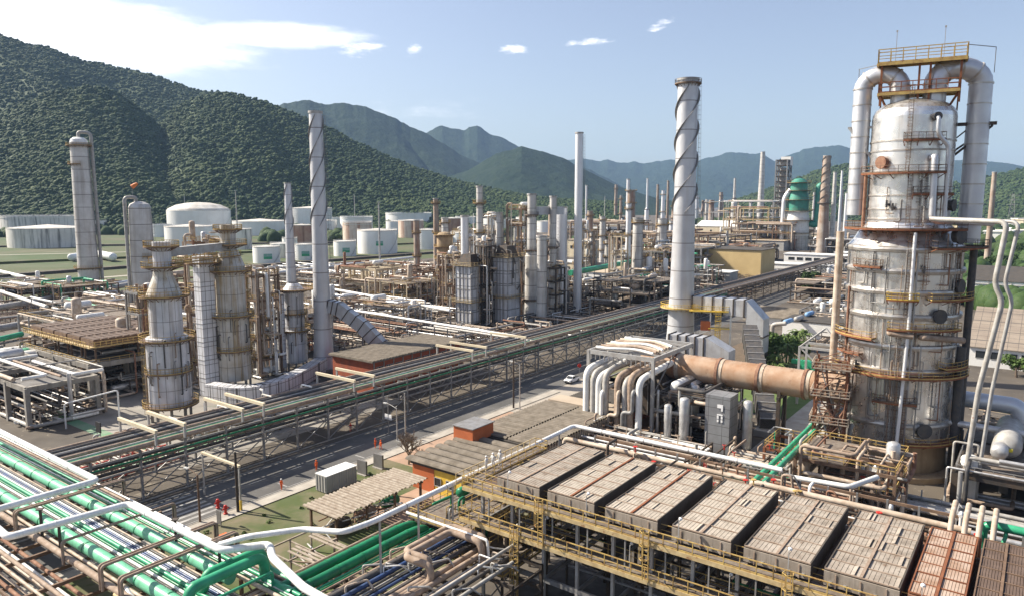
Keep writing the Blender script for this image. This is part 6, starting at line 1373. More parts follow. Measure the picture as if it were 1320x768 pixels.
# ================================================================== mid heaters
def boxheater(label, px, py, sx_, sy_, top, legs=True):
    X, Y = G(px, py); H = HZ(X, Y, top); t = thing('box_heater', label, 'furnace', (X, Y, 0), TH)
    MB().b2(-sx_ / 2, -sy_ / 2, 1.5, sx_ / 2, sy_ / 2, H).build('casing', MT['heater_box'], t); mb = MB()
    for i in range(6): mb.b2(-sx_ / 2 - .15, -sy_ / 2 - .15, 1.6 + i * (H - 2) / 5, sx_ / 2 + .15, sy_ / 2 + .15, 1.9 + i * (H - 2) / 5)
    for i in range(5):
        for X0 in (-sx_ / 2 - .2, sx_ / 2 + .05): mb.b2(X0, -sy_ / 2 + i * sy_ / 4 - .1, 1.5, X0 + .15, -sy_ / 2 + i * sy_ / 4 + .1, H)
    mb.build('stiffener', MT['steel'], t)
    for a in (-1, 1):
        for b in (-1, 1): MB().bar((a * sx_ * .45, b * sy_ * .45, 0), (a * sx_ * .45, b * sy_ * .45, 1.6), .6).build('leg', MT['concrete'], t)
    for z in (H * .42, H + .05): o = MB().b2(-sx_ / 2 - 1.2, -sy_ / 2 - 1.2, z - .1, sx_ / 2 + 1.2, sy_ / 2 + 1.2, z).build('platform', MT['grating'], t); railing(o, [(-sx_ / 2 - 1.2, -sy_ / 2 - 1.2, z), (sx_ / 2 + 1.2, -sy_ / 2 - 1.2, z), (sx_ / 2 + 1.2, sy_ / 2 + 1.2, z), (-sx_ / 2 - 1.2, sy_ / 2 + 1.2, z)], 1.2, 1.8, 'yellow_pale', .1, True)
    mb = MB(); mb.add([(-sx_ * .45, -sy_ * .45, H), (sx_ * .45, -sy_ * .45, H), (sx_ * .45, sy_ * .45, H), (-sx_ * .45, sy_ * .45, H), (-sx_ * .3, -sy_ * .3, H + 4), (sx_ * .3, -sy_ * .3, H + 4), (sx_ * .3, sy_ * .3, H + 4), (-sx_ * .3, sy_ * .3, H + 4)], [(0, 1, 5, 4), (1, 2, 6, 5), (2, 3, 7, 6), (3, 0, 4, 7), (4, 5, 6, 7)]); mb.build('hood', MT['steel_dark'], t)
    rg = random.Random(px)
    for k in range(16): x0, y0 = rg.uniform(-sx_ / 2, sx_ / 2), rg.choice((-1, 1)) * (sy_ / 2 + rg.uniform(.3, 1)); z0 = rg.uniform(1, H); MB().tube(bend([(x0, y0, z0), (x0, y0, min(H + 3, z0 + rg.uniform(3, 9))), (x0 + rg.uniform(-3, 3), y0, min(H + 3, z0 + 5))], .4, 3), rg.uniform(.1, .25), 6).build('pipe', MT[rg.choice(['pipe_dark', 'pipe_grey', 'steel_brown', 'pipe_beige'])], t)
    return t
boxheater('pale panelled box heater left of the pair in the middle distance', 607, 420, 8, 7, 342)
boxheater('pale panelled box heater right of the pair in the middle distance', 653, 419, 7.5, 6.5, 331)
unit('dark steel structure packed with pipes between the two middle box heaters', 199, 158.5, 5, 5, (5, 10, 15, 20, 25, 29), 3, 'steel_dark', 'grey', 34, 4, 'steel', pr=(.12, .4))
for lb, px, py, rows, m, st, kd, pl in (
    ('plain white short stack on the left box heater', 600, 414, [(414, 5), (340, 5), (278, 4.9)], 'stack_clean', None, 'chimney', ((338, .8, 0, 360),)),
    ('slim banded stack with yellow cage top above the left box heater', 619, 410, [(410, 4.4), (320, 4.2), (240, 4)], 'stack_grey', None, 'process_column', ((262, 1.4, 0, 360), (300, 1, 0, 360))),
    ('banded grey stack above the right box heater', 644, 410, [(410, 4.4), (330, 4.3), (274, 4)], 'stack_grey', None, 'chimney', ((318, 1.0, 0, 360),)),
    ('tallest ringed silver stack of the middle heater group', 685, 416, [(416, 9), (330, 8.2), (322, 5.8), (250, 5.6)], 'stack_grey', None, 'chimney', ((322, 1.4, 0, 360), (277, .9, 0, 360), (385, 1.1, 0, 360))),
    ('thick short ringed silver stack in front of the middle heater group', 698, 420, [(420, 6.6), (304, 6.2)], 'stack_grey', None, 'process_column', ()),
    ('ringed stack with bracket between the tall ones of the heater group', 712, 412, [(412, 6), (350, 5.6), (345, 4.6), (253, 4.4)], 'stack_grey', None, 'chimney', ((318, 1.2, 0, 360),)),
    ('broad smooth white stack at the right of the heater group', 723, 404, [(404, 8), (362, 7.6), (267, 7)], 'stack_clean', None, 'chimney', ()),
    ('thin plain white mast-like stack alone in the middle of the view', 744, 405, [(405, 8), (404, 7.6), (403, 5.4), (171, 4.9)], 'stack_clean', None, 'chimney', ()),
    ('dark slim column left of the yellow one in the middle distance', 563, 362, [(362, 4), (256, 3.2)], 'stack_rusty', None, 'process_column', ((262, 1.4, 0, 360), (300, .8, 0, 360))),
    ('grey short column near the beige concrete frame', 538, 360, [(360, 4), (284, 3.8)], 'stack_rusty', None, 'process_column', ((300, 1, 0, 360), (330, 1, 0, 360))),
    ('ringed grey column in the open middle ground left of the tallest chimney', 820, 392, [(392, 7.2), (281, 6.2)], 'stack_grey', None, 'process_column', ((287, .8, 0, 360), (370, 1.2, 0, 360))),
    ('pale ringed column just left of the tallest chimney', 852, 352, [(352, 6.6), (282, 5.6)], 'stack_grey', None, 'process_column', ((290, 1.0, 0, 360),)),
    ('yellow banded column far left of the tallest chimney', 812, 322, [(322, 6), (246, 5.2)], 'stack_rusty', None, 'process_column', ((246, 2, 0, 360), (262, 1.6, 0, 360), (282, 1.4, 0, 360))),
    ('thin stack with spiral strakes behind the third furnace', 376, 372, [(372, 6.4), (300, 5.2), (236, 4)], 'stack_silver', (300, 26, 2, .5), 'chimney', ()),
    ('thin pale stack touching the far yellow column', 808, 322, [(322, 2.6), (231, 2)], 'stack_clean', None, 'chimney', ()),
    ('thin white flare stack before the blue mountains', 833, 305, [(305, 3), (272, 2.8), (268, 1.3), (230, 1.1)], 'stack_clean', None, 'chimney', ((270, 1.5, 0, 360),)),
    ('thin rusty stack left of the tallest chimney, nearer', 846, 318, [(318, 1.8), (238, 1.4)], 'stack_rusty', None, 'chimney', ()),
    ('thin rusty stack left of the tallest chimney, closest to it', 859, 318, [(318, 1.8), (233, 1.3)], 'stack_rusty', None, 'chimney', ()),
    ('thin white mast right of the thin white stack', 755, 318, [(318, 1.4), (239, 1.2)], 'stack_clean', None, 'chimney', ()),
    ('short banded column right of the thin white stack', 760, 330, [(330, 4), (272, 3.6)], 'stack_rusty', None, 'process_column', ((278, 1.4, 0, 360),)),
    ('thin stack with fat base far right of the tallest chimney', 945, 296, [(296, 4), (262, 3.6), (256, 1.8), (230, 1.4)], 'stack_grey', None, 'chimney', ((256, 2, 0, 360),)),
    ('short banded column far right of the tallest chimney', 916, 300, [(300, 4), (258, 3.4)], 'stack_rusty', None, 'process_column', ((262, 2, 0, 360),)),
    ('tall thin dark topped stack beside the far lattice tower', 979, 298, [(298, 5), (262, 4), (196, 2.8)], 'stack_grey', None, 'chimney', ()),
    ('beige spiral straked stack right of the green tower', 1059, 330, [(330, 8), (270, 6), (201, 4.6)], 'stack_rusty', (262, 20, 3, .6), 'chimney', ((262, 1.6, 0, 360),)),
    ('thin grey stack right of the spiral straked beige stack', 1071, 322, [(322, 3), (222, 2.2)], 'stack_grey', None, 'chimney', ()),
    ('thinnest stack right of the spiral straked beige stack', 1080, 318, [(318, 2), (220, 1.3)], 'stack_clean', None, 'chimney', ()),
    ('white stub stack left of the big column', 1088, 312, [(312, 2.4), (249, 1.8)], 'stack_clean', None, 'chimney', ()),
    ('rusty orange slim stack on the right of the big column', 1271, 352, [(352, 4), (222, 2.7)], 'stack_rusty', None, 'chimney', ())):
    X, Y = G(px, py); stack(lb, px, py, rows, m, kd, 'chimney' if kd == 'chimney' else 'process column', strakes=st, plats=pl, n=20, rail='yellow' if kd != 'chimney' else 'steel', lad=px < 860)
x0, y0 = G(686, 415); x1, y1 = G(722, 408); dz = HZ(x0, y0, 272); t = thing('box_duct', 'flat grey duct joining the tops of the stacks in the heater group', 'duct', (x0, y0, dz), 0); MB().bar((0, 0, 0), (x1 - x0, y1 - y0, 0), 2.6, 3.0).build('casing', MT['duct'], t)
X, Y = G(574, 384); hz = lambda y: HZ(X, Y, y); t = thing('process_column', 'stubby yellow stained column with cage platforms left of the box heaters', 'process column', (X, Y, 0), face(X, Y))
MB().lathe([(2.9, 0), (2.9, hz(352)), (2.2, hz(350)), (2.2, hz(336)), (3.6, hz(333)), (3.6, hz(303)), (2.4, hz(300)), (.05, hz(299))], 0, 0, 24).build('shell', MT['concrete_tan'], t)
for y in (376, 352, 333, 318, 303): ring_platform(t, 3.5, 1.4, hz(y), 0, 2 * PI, 'steel_brown', 'yellow')
# ---- beige concrete frame and other structures of the middle ground
unit('beige concrete table frame with two storeys in the middle distance', 222, 240, 20, 26, (7.5, 14.5), 12, 'beige', 'rust', 26, 5, None, 'beige', (2, 3), (.15, .5), beam=1.1, decked=False, vm=('steel_dark', 'pipe_rust', 'white_paint'))
UL = [('tangle of rusty pipes on low racks before the brick building roof', 150, 142, 36, 22, 14, 'y'), ('low pipe beds right of the twisted chimney', 140, 168, 40, 34, 15, 'y'), ('low pipe beds in front of the beige concrete frame', 180, 190, 34, 44, 16, 'y'), ('low pipe beds below the biggest bright tank', 236, 280, 60, 70, 17, 'y'), ('pipe beds behind the third furnace tower', 132, 200, 50, 44, 18, 'x'),
      ('pipe beds right of the middle box heaters', 232, 122, 60, 28, 19, 'x'), ('pipe beds around the foot of the thin white stack', 262, 140, 60, 50, 20, 'y'), ('pipe beds under the ringed middle column', 300, 112, 60, 40, 21, 'x'), ('pipe beds left of the far yellow shed', 380, 120, 60, 50, 22, 'x'), ('pipe beds behind the left fin fan platform', 108, 215, 40, 40, 23, 'x'),
      ('pipe beds left of the slim grey column', 92, 290, 60, 60, 24, 'x'), ('pipe beds between the slim column and the furnace', 150, 270, 50, 60, 25, 'y'), ('pipe beds beyond the far dark rack', 430, 118, 80, 30, 26, 'x'), ('pipe beds in front of the white panelled store', 236, 30, 60, 26, 27, 'x'), ('pipe beds behind the middle box heaters', 230, 175, 40, 50, 28, 'y'), ('pipe beds below the tanks near the emblem tank', 270, 350, 60, 60, 29, 'y')]
for lb, a, c, L, W, sd, al in UL:
    pipe_field(lb, a, c, L, W, sd, 26, (.6, 1.6, 3.2), ['rust', 'light', 'grey'][sd % 3], 'steel_dark', (.12, .34), al, 'low pipe beds of the middle ground', 14, stubs=24)
US = [('rusty two storey pipe structure left of the twisted chimney base', 126, 172, 14, 18, (4, 8, 12), 31, 'steel', 'rust', 'yellow'), ('grey pipe structure behind the first two furnaces', 100, 178, 18, 24, (5, 9, 13), 32, 'steel_light', 'light', 'yellow'), ('yellow railed structure at the foot of the slim grey column', 128, 330, 24, 20, (5, 9), 33, 'steel_brown', 'green', 'yellow'),
      ('structure with rust pipes left of the yellow stained column', 206, 205, 18, 22, (6, 12), 34, 'beige', 'rust', 'yellow'), ('dark structure full of drums right of the heater group', 246, 118, 28, 24, (5, 10, 14), 35, 'steel_dark', 'grey', 'steel'), ('dark pipe structure below the ringed middle column', 270, 118, 24, 20, (4, 8, 12), 36, 'steel_dark', 'green', 'steel'),
      ('open steel structure right of the ringed middle column', 292, 130, 12, 14, (6, 12, 18, 23), 37, 'steel', 'rust', 'yellow'), ('structure under the pale column left of the tallest chimney', 400, 160, 30, 40, (7, 13, 18), 38, 'steel', 'green', 'yellow'), ('rusty structure far behind the tallest chimney', 470, 190, 50, 50, (8, 15, 22), 39, 'steel_brown', 'rust', 'yellow'),
      ('structure with pale drums beyond the tank farm road', 330, 250, 40, 40, (6, 12), 40, 'steel', 'light', 'yellow'), ('crowded far structure left of the tallest chimney', 560, 300, 60, 60, (9, 18, 26), 41, 'steel_brown', 'rust', 'yellow'), ('far grey structure in front of the pale warehouse', 600, 220, 80, 50, (8, 15), 42, 'steel_dark', 'grey', None),
      ('far structure at the foot of the green tower', 700, 190, 70, 60, (9, 16, 24), 43, 'steel_brown', 'rust', 'yellow'), ('far steel structure under the lattice tower', 930, 280, 90, 90, (16, 32, 46), 44, 'steel_light', 'light', None), ('far yellow structure beside the lattice tower', 800, 245, 50, 50, (14, 26, 38), 45, 'yellow_pale', 'rust', 'yellow'),
      ('dark far structure right of the green tower', 640, 120, 60, 40, (7, 13), 46, 'steel_dark', 'grey', None), ('pipe structure behind the white panelled store', 330, 60, 50, 30, (5, 9), 47, 'steel_dark', 'rust', None), ('rusty frame behind the heater group stacks', 232, 158, 12, 14, (6, 12, 18, 24, 29), 48, 'steel_brown', 'rust', 'yellow'),
      ('far structure between the warehouse and the yellow shed', 520, 170, 60, 30, (6, 11), 49, 'steel_brown', 'rust', 'yellow'), ('far structure below the thin white flare stack', 660, 350, 80, 80, (10, 20), 50, 'steel', 'light', 'yellow')]
for lb, a, c, L, W, lv, sd, m, pal, rl in US:
    big = a > 380; unit(lb, a, c, L, W, lv, sd, m, pal, 26 if not big else 22, 5, rl, bays=(3, 3), pr=(.15, .5) if not big else (.3, .9), beam=.4 if not big else .8)
# ================================================================== left fin fan platform and pipe racks
ff_ = unit('big concrete frame carrying rusty fin fan coolers left of the nearest furnace', 70, 168, 24, 36, (8.5,), 61, 'concrete', 'rust', 26, 4, 'yellow', 'concrete_dark', (2, 4), (.15, .4), beam=1.0)
for i in range(5):
    t = thing('fin_fan_cooler', 'rust brown fin fan cooler on the left concrete frame, ' + ('nearest the furnace', 'second from the furnace', 'third from the furnace', 'fourth from the furnace', 'farthest from the furnace')[i], 'air cooler', P(72, 170 + i * 7, 12.2), TH, 'fin fan coolers on the left frame')
    MB().b2(0, 0, 0, 20, 6.2, 1.4).build('casing', MT['steel_brown'], t); mb = MB()
    for k in range(12): mb.b2(.2 + k * 1.65, .1, 1.404, 1.5 + k * 1.65, 6.1, 1.55)
    mb.build('louvre', MT['cooler_dark'], t)
    for X in (.5, 10, 19.5): MB().bar((X, .5, -3.6), (X, .5, 0), .35).bar((X, 5.7, -3.6), (X, 5.7, 0), .35).build('leg', MT['steel_brown'], t)
    o = MB().b2(-1.6, 0, -.1, -.1, 6.2, 0).build('walkway', MT['yellow_pale'], t); railing(o, [(-1.6, 0, 0), (-1.6, 6.2, 0)], 1.2, 1.2, 'yellow', .1)
    if i == 0: o = MB().b2(-1.6, -1.7, -.1, 20, -.1, 0).build('walkway', MT['yellow_pale'], t); railing(o, [(-1.6, -1.7, 0), (20, -1.7, 0)], 1.2, 1.2, 'yellow', .1)
    for X in (4, 10, 16): MB().cyl(X, 3.1, -.9, -.02, 2.2, 20).build('fan_ring', MT['steel_brown'], t)
unit('grey concrete pipe frame at the left edge in front of the fin fan coolers', 54, 158, 13, 60, (8.2,), 62, 'concrete', 'light', 40, 5, None, 'concrete_dark', (1, 6), (.15, .45), beam=.9)
unit('yellow stained pipe structure left of the fin fan coolers', 84, 212, 24, 34, (7, 11), 63, 'concrete', 'rust', 34, 5, 'yellow', pr=(.15, .4))
unit('pipe structure with green lines behind the fin fan coolers', 110, 250, 20, 40, (5, 9), 64, 'steel_light', 'green', 34, 3, None, pr=(.15, .5))
for i, (p0, p1, z, r, lb) in enumerate((((-30, 401), (228, 356), 4, 1.2, 'thick grey pipe crossing the far left grass, upper one'), ((-30, 428), (170, 392), 4, 1.2, 'thick grey pipe crossing at far left, lower one'), ((96, 374), (238, 352), 5, 1.0, 'pale grey pipe running behind the slim grey column'))):
    a_, b_ = G(*p0, z), G(*p1, z); pipe(lb, [(*a_, z), (*b_, z)], r, MT['pipe_grey' if i < 2 else 'pipe_silver'], None, 14)
for i, (p0, p1, z, r, m, lb) in enumerate((((85, 385), (186, 409), 9, .5, 'green_light', 'pale green pipe slanting behind the left fin fan coolers'), ((40, 383), (180, 412), 8, .4, 'white_paint', 'white pipe slanting behind the left fin fan coolers'), ((-20, 441), (28, 430), 10, .7, 'green_mid', 'green pipe at the left edge above the fin fan coolers'),
      ((-10, 372), (60, 395), 6, .7, 'white_paint', 'white pipe crossing at the left edge toward the grey pipes'), ((0, 350), (92, 372), 1.5, 1.1, 'wall_white', 'pale covered trench pipe on the far left grass'), ((425, 372), (580, 400), 8, .55, 'white_paint', 'long white pipe crossing the middle ground toward the box heaters'), ((437, 397), (665, 433), 8, .4, 'white_bright', 'bright white pipe passing in front of the box heaters'),
      ((560, 420), (690, 440), 8, .35, 'pipe_grey', 'grey pipe passing below the bright white pipe'), ((345, 353), (540, 331), 4, .9, 'white_paint', 'white pipe line below the emblem tanks'), ((330, 347), (480, 337), 4, .6, 'wall_white', 'thinner white pipe line below the emblem tanks'), ((700, 378), (862, 352), 9, .6, 'beige', 'cream pipe bridge right of the thin white stack'), ((735, 352), (818, 337), 12, 1.3, 'green_mid', 'thick green pipe behind the thin white stack'))):
    a_, b_ = G(*p0, z), G(*p1, z); n = max(2, int(math.hypot(a_[0] - b_[0], a_[1] - b_[1]) / 12)); t = thing('pipe', lb, 'pipe', (*a_, 0)); d = Vector((b_[0] - a_[0], b_[1] - a_[1], 0))
    MB().tube([(0, 0, z), (d.x, d.y, z)], r, 12).build('pipe_run', MT[m], t)
    for k in range(n + 1): q = d * (k / n); MB().bar((q.x, q.y, 0), (q.x, q.y, z - r), .3).build('support', MT['steel'], t)
X, Y = G(15, 470); t = thing('white_vessel', 'white round topped vessels under cover at the left edge', 'vessel', (*G(8, 470, 6), 4), TH)
for i in range(3): MB().capsule((0, i * 4, 3), (7, i * 4, 3), 1.8, 14).build('drum', MT['white_paint' if i != 1 else 'green_light'], t)
X, Y = G(118, 552); t = thing('frame_pipe', 'thin white pipe frame standing in the yard by the loops', 'pipe', (X, Y, 0)); MB().tube(bend([(-5, 0, 0), (-5, 0, 5), (4, 3, 7), (4, 3, 0)], .6), .16, 8).build('pipe', MT['white_paint'], t)
# yard items in front of the nearest furnace
sheet('yard_strip', [P(54, 121), P(80, 121), P(80, 124), P(54, 124)], .03, mat('yard_green', (.13, .26, .15), (.2, .27, .19), .9, 0, .3)); sheet('yard_strip', [P(60, 124), P(62.5, 124), P(62.5, 165), P(60, 165)], .03, MT['yard_green'])
pipe_field('red painted fire water valves and low pipes in the left yard', 48, 118, 16, 14, 71, 16, (.5, 1.0), 'rust', 'red', (.08, .2), 'y', None, 16, stubs=16)
t = thing('notice_board', 'small black board on posts in the left yard', 'sign', (*G(128, 566), 0), TH); MB().b2(-.1, -.9, 1.4, .1, .9, 3.4).build('panel', MT['black'], t); MB().bar((0, -.7, 0), (0, -.7, 1.5), .1).build('post', MT['steel'], t); MB().bar((0, .7, 0), (0, .7, 1.5), .1).build('post', MT['steel'], t)
# ================================================================== buildings of the far plant
def hz_house(lb, px, py, L, W, H, wall, roof, kind='gable', win=(), rz=None, name='warehouse', pitch=.15, over=.5):
    x, y = G(px, py); return house(name, lb, 'building', 0, 0, L, W, H, wall, roof, kind, win, over, None, TH if rz is None else rz, (x, y), pitch)
NR = TH - PI / 2
hz_house('long pale warehouse with gable roof behind the tallest chimney', 896, 310, 68, 40, 17, 'wall_cream', 'roof_white', 'gable', [('y', 18, 1, 2, 12), ('y', 32, 1, 2, 12)], NR)
hz_house('yellow tan ribbed shed casting a stepped shadow right of the tallest chimney', 886, 356, 44, 26, 17, 'wall_tan', 'roof_dark', 'flat', (), NR)
hz_house('grey flat building in front of the yellow tan shed', 862, 366, 34, 12, 8, 'wall_grey', 'roof_white', 'flat', [('y', 3 + i * 5, 3, 2.4, 2) for i in range(6)], NR)
hz_house('cream office with dark window band behind the thin white stack', 731, 331, 26, 18, 14, 'wall_cream', 'roof_tan', 'flat', [('y', 3 + i * 4.6, 7, 3, 2.4) for i in range(5)], NR)
hz_house('low shed with tan roofs left of the ringed middle column', 750, 366, 48, 26, 7, 'wall_white', 'roof_tan', 'gable', [('y', 2 + i * 6, 1.5, 4, 3) for i in range(7)], NR)
hz_house('pale flat building left of the far yellow column', 787, 312, 36, 24, 12, 'wall_cream', 'roof_white', 'flat', (), NR)
hz_house('white building beyond the thin white mast', 748, 300, 46, 30, 16, 'wall_white', 'roof_white', 'flat', (), NR)
hz_house('long white low building before the green tower', 1010, 344, 60, 16, 9, 'wall_white', 'roof_white', 'flat', [('y', 3 + i * 5.6, 5, 4, 2) for i in range(10)], NR)
hz_house('second white block left of the long white low building', 990, 352, 40, 14, 6, 'wall_white', 'roof_white', 'flat', (), NR)
hz_house('bright white windowless store left of the big column', 1008, 432, 28, 14, 5.2, 'wall_white', 'roof_dark', 'flat', (), NR, over=.2)
b = bpy.data.objects['warehouse.014'] if 'warehouse.014' in bpy.data.objects else None
hz_house('small hut with brown hip roof beside the parked white car', 978, 417, 13, 9, 3.4, 'wall_white', 'roof_fibre', 'gable', [('y', 2, 1, 1.4, 1.2), ('y', 8, 1, 1.4, 1.2)], NR, 'hut', .3, 1.0)
for i, (px, py) in enumerate(((1012, 418), (1026, 414), (1040, 408), (1054, 400), (1068, 393), (1080, 386))):
    x, y = G(px, py, 5.6); tag(MB().capsule((0, 0, .8), (3.5, 4, .8), .8, 10).build('covered_drum', MT['blue_sheet' if i % 2 == 0 else 'steel_light']), 'drum under a blue and white sheet on the white windowless store', 'drum', 'sheeted drums on the white store').location = (x, y, 5.6)
t = thing('bent_pipe', 'grey hooked pipe at the left end of the white windowless store', 'pipe', (*G(1003, 440), 0), NR); MB().tube(bend([(-2, 0, 0), (-2, 0, 5.4), (2.2, 0, 6.2)], 1.2), .7, 12).build('pipe', MT['pipe_grey'], t)
unit('steel skid of frames on the roof side of the white windowless store', 262, 46, 26, 22, (4, 7), 81, 'steel', 'light', 30, 4, None, decked=False)
# industrial halls on the right edge
hz_house('near brown roofed hall with white window strip at the right edge', 1248, 470, 60, 24, 5.4, 'wall_white', 'block_wall', 'mono', [('y', 1.5 + i * 3.4, 2.3, 2.6, 2.0) for i in range(16)], NR, 'industrial_hall', .32, .6)
hz_house('farther white ribbed hall with dark roof at the right edge', 1244, 393, 90, 30, 11, 'wall_white', 'roof_dark', 'mono', [('y', 4 + i * 9, 3.5, 6, 1.2) for i in range(9)], NR, 'industrial_hall', .14, .4)
t = bpy.data.objects['industrial_hall.001']; mb = MB()
for i in range(5): mb.bar((0, -.12, 1.6 + i * 2), (90, -.12, 1.6 + i * 2), .3)
for i in range(12): mb.bar((i * 8, -.12, 0), (i * 8, -.12, 11), .3)
mb.build('rib', MT['steel_light'], t)
# green regenerator tower and lattice tower
X, Y = G(1026, 322); hz = lambda y: HZ(X, Y, y); wd = DEP(X, Y, 30) / FPX; t = thing('reactor_tower', 'teal green reactor vessel with white lower body in the far plant', 'process column', (X, Y, 0), face(X, Y))
MB().lathe([(14 * wd, 0), (14 * wd, hz(300))], 0, 0, 28).build('skirt', MT['clad_stained'], t); MB().lathe([(14.5 * wd, hz(304)), (14.5 * wd, hz(284)), (12.5 * wd, hz(272))], 0, 0, 28).build('lower_shell', MT['white_paint'], t)
MB().lathe([(12.5 * wd, hz(272)), (13 * wd, hz(258)), (10.5 * wd, hz(247)), (10 * wd, hz(235)), (6 * wd, hz(231)), (.1, hz(230))], 0, 0, 28).build('upper_shell', MT['teal'], t)
for y, r in ((300, 14.5), (284, 14.5), (272, 12.8), (258, 13), (246, 10.6), (236, 10)): ring_platform(t, r * wd, 3.4, hz(y), 0, 2 * PI, 'steel_brown', 'yellow', h=2)
MB().tube(bend([(-10 * wd, -2, hz(245)), (-17 * wd, -3, hz(255)), (-18 * wd, -3, hz(312))], 9), 2.2, 12).build('pipe', MT['stack_clean'], t)
MB().tube(bend([(30 * wd, 0, hz(240)), (24 * wd, 0, hz(240)), (23.5 * wd, 0, hz(290)), (14 * wd, 0, hz(288))], 6), 3.2, 14).build('green_riser', MT['teal'], t)
X, Y = G(1006, 302); H = HZ(X, Y, 207); wd = DEP(X, Y, 40) / FPX; t = thing('lattice_tower', 'tall dark open steel tower with a white cabin on top in the far plant', 'tower', (X, Y, 0), TH)
for sx_ in (-1, 0, 1):
    for sy_ in (-1, 1): MB().bar((sx_ * 9 * wd, sy_ * 7 * wd, 0), (sx_ * 9 * wd, sy_ * 7 * wd, H), 1.6).build('leg', MT['steel'], t)
for k in range(14):
    z = H * (k + 1) / 14; mb = MB()
    for s in (-1, 1): mb.bar((-9 * wd, s * 7 * wd, z), (9 * wd, s * 7 * wd, z), 1.2); mb.bar((s * 9 * wd, -7 * wd, z), (s * 9 * wd, 7 * wd, z), 1.2); mb.bar((s * 9 * wd, -7 * wd, z - H / 14), (s * 9 * wd, 7 * wd, z), .8); mb.bar((-9 * wd * (k % 2 * 2 - 1), s * 7 * wd, z - H / 14), (0, s * 7 * wd, z), .8)
    mb.b2(-8 * wd, -6 * wd, z - .2, 3 * wd, 6 * wd, z); mb.build('floor', MT['steel_dark'], t)
MB().lathe([(4 * wd, 4), (4 * wd, H * .9)], 0, 0, 16).build('vessel', MT['pipe_grey'], t); MB().b2(1 * wd, -8 * wd, H * .93, 11 * wd, 4 * wd, H + 5).build('cabin', MT['wall_white'], t)
# far town beyond the river flat
rg = random.Random(88)
for i in range(46):
    px, py = rg.uniform(1205, 1330), rg.uniform(283, 312)
    if i > 30: px, py = rg.uniform(870, 940), rg.uniform(272, 284)
    x, y = G(px, py); s = rg.uniform(14, 30); o = tag(MB().box(0, 0, s * .2, s, s * .7, s * .4).box(0, 0, s * .42, s * 1.08, s * .78, s * .05).build('town_house', MT[rg.choice(['wall_white', 'wall_cream', 'roof_white'])]), 'tiny pale house of the distant town ' + ('below the blue mountains' if i > 30 else 'on the right beyond the river flat'), 'house', 'distant houses of the town ' + ('in the middle' if i > 30 else 'on the right')); o.location = (x, y, 0); o.rotation_euler = (0, 0, rg.uniform(0, 3))
# ================================================================== right of the column: tall grey pipes, drum, elbow
for i, (dx_, r, m) in enumerate(((0, .36, 'pipe_grey'), (3.0, .26, 'steel_light'))):
    X, Y = G(1238 + i * 17, 652, 0); k = lambda py: HZ(X, Y, py); u = Vector((cos(face(X, Y)), sin(face(X, Y)), 0)); B = Vector((X, Y, 0)); w_ = DEP(X, Y, 20) / FPX
    pts = [B, B + Vector((0, 0, k(500))) + u * 9 * w_, B + Vector((0, 0, k(385))) + u * (26 - i * 4) * w_, B + Vector((0, 0, k(366))) + u * (16 - i * 4) * w_, B + Vector((0, 0, k(286))) + u * (24 - i * 2) * w_, B + Vector((0, 6, k(284))) - u * (32) * w_]
    pipe(('thicker', 'thinner')[i] + ' tall grey pipe rising with a kink right of the big column', pts, r, MT[m], None, 12, 1.2)
t = thing('knockout_drum', 'grey drum with yellow tag on its round end right of the big column', 'vessel', P(128, 2.4, 8), TH); MB().capsule((0, 0, 0), (12, 0, 0), 1.9, 24).build('shell', MT['pipe_grey'], t); MB().b2(-1.15, -.75, -.55, -1.0, .75, -.1).build('tag_plate', MT['tag_yellow'], t); MB().bar((2, 0, -8), (2, 0, -1.5), 1.2).bar((9, 0, -8), (9, 0, -1.5), 1.2).build('saddle', MT['concrete_dark'], t)
pipe('broad blue grey elbow pipe turning down right of the big column', [P(140, 14, 11.5), P(140, 4, 11.5), P(140, 1.5, 11.5), P(140, .2, 4)], 1.35, MT['vapor'], None, 20, 3.2)
pipe('straight silver pipe running to the right edge below the elbow pipe', [P(133, 12, 9), P(131, -22, 9)], .55, MT['pipe_silver'], None, 14)
pipe('green pipe behind the elbow pipe at the right edge', [P(150, 12, 8.5), P(147, -20, 8.5)], .7, MT['green_mid'], None, 12)
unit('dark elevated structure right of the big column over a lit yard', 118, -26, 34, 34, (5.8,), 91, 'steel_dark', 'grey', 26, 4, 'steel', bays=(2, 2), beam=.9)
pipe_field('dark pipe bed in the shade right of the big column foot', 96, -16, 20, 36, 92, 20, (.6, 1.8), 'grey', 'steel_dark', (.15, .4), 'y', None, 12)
pipe_field('pipe bed with pale risers before the foot of the big column', 92, 18, 26, 22, 93, 26, (.8, 2.2, 4.5), 'rust', 'steel_dark', (.12, .3), 'y', None, 18, stubs=30)
unit('pipe frame crowded with valves at the left foot of the big column', 106, 14, 11, 13, (4.5, 7.5), 94, 'steel_brown', 'rust', 34, 4, 'yellow', bays=(2, 2))
unit('small brown steel deck under the green pair of pipes', 116, 27.5, 8, 7, (4.6,), 95, 'rust_beam', 'green', 12, 2, 'yellow', bays=(1, 1))
t = thing('braced_frame', 'white braced steel gate frame left of the scaffold tower', 'steel frame', (*G(1027, 520), 0), NR)
for X in (0, 9):
    for Y in (0, 6): MB().bar((X, Y, 0), (X, Y, 13), .45).build('post', MT['steel_light'], t)
MB().bar((0, 0, 12.8), (9, 0, 12.8), .45).bar((0, 6, 12.8), (9, 6, 12.8), .45).bar((0, 0, 12.8), (9, 0, 5), .3).bar((0, 0, 12.8), (4.5, 3, 17), .35).bar((9, 0, 12.8), (4.5, 3, 17), .35).bar((0, 0, 6), (9, 0, 6), .3).build('beam', MT['steel_light'], t)
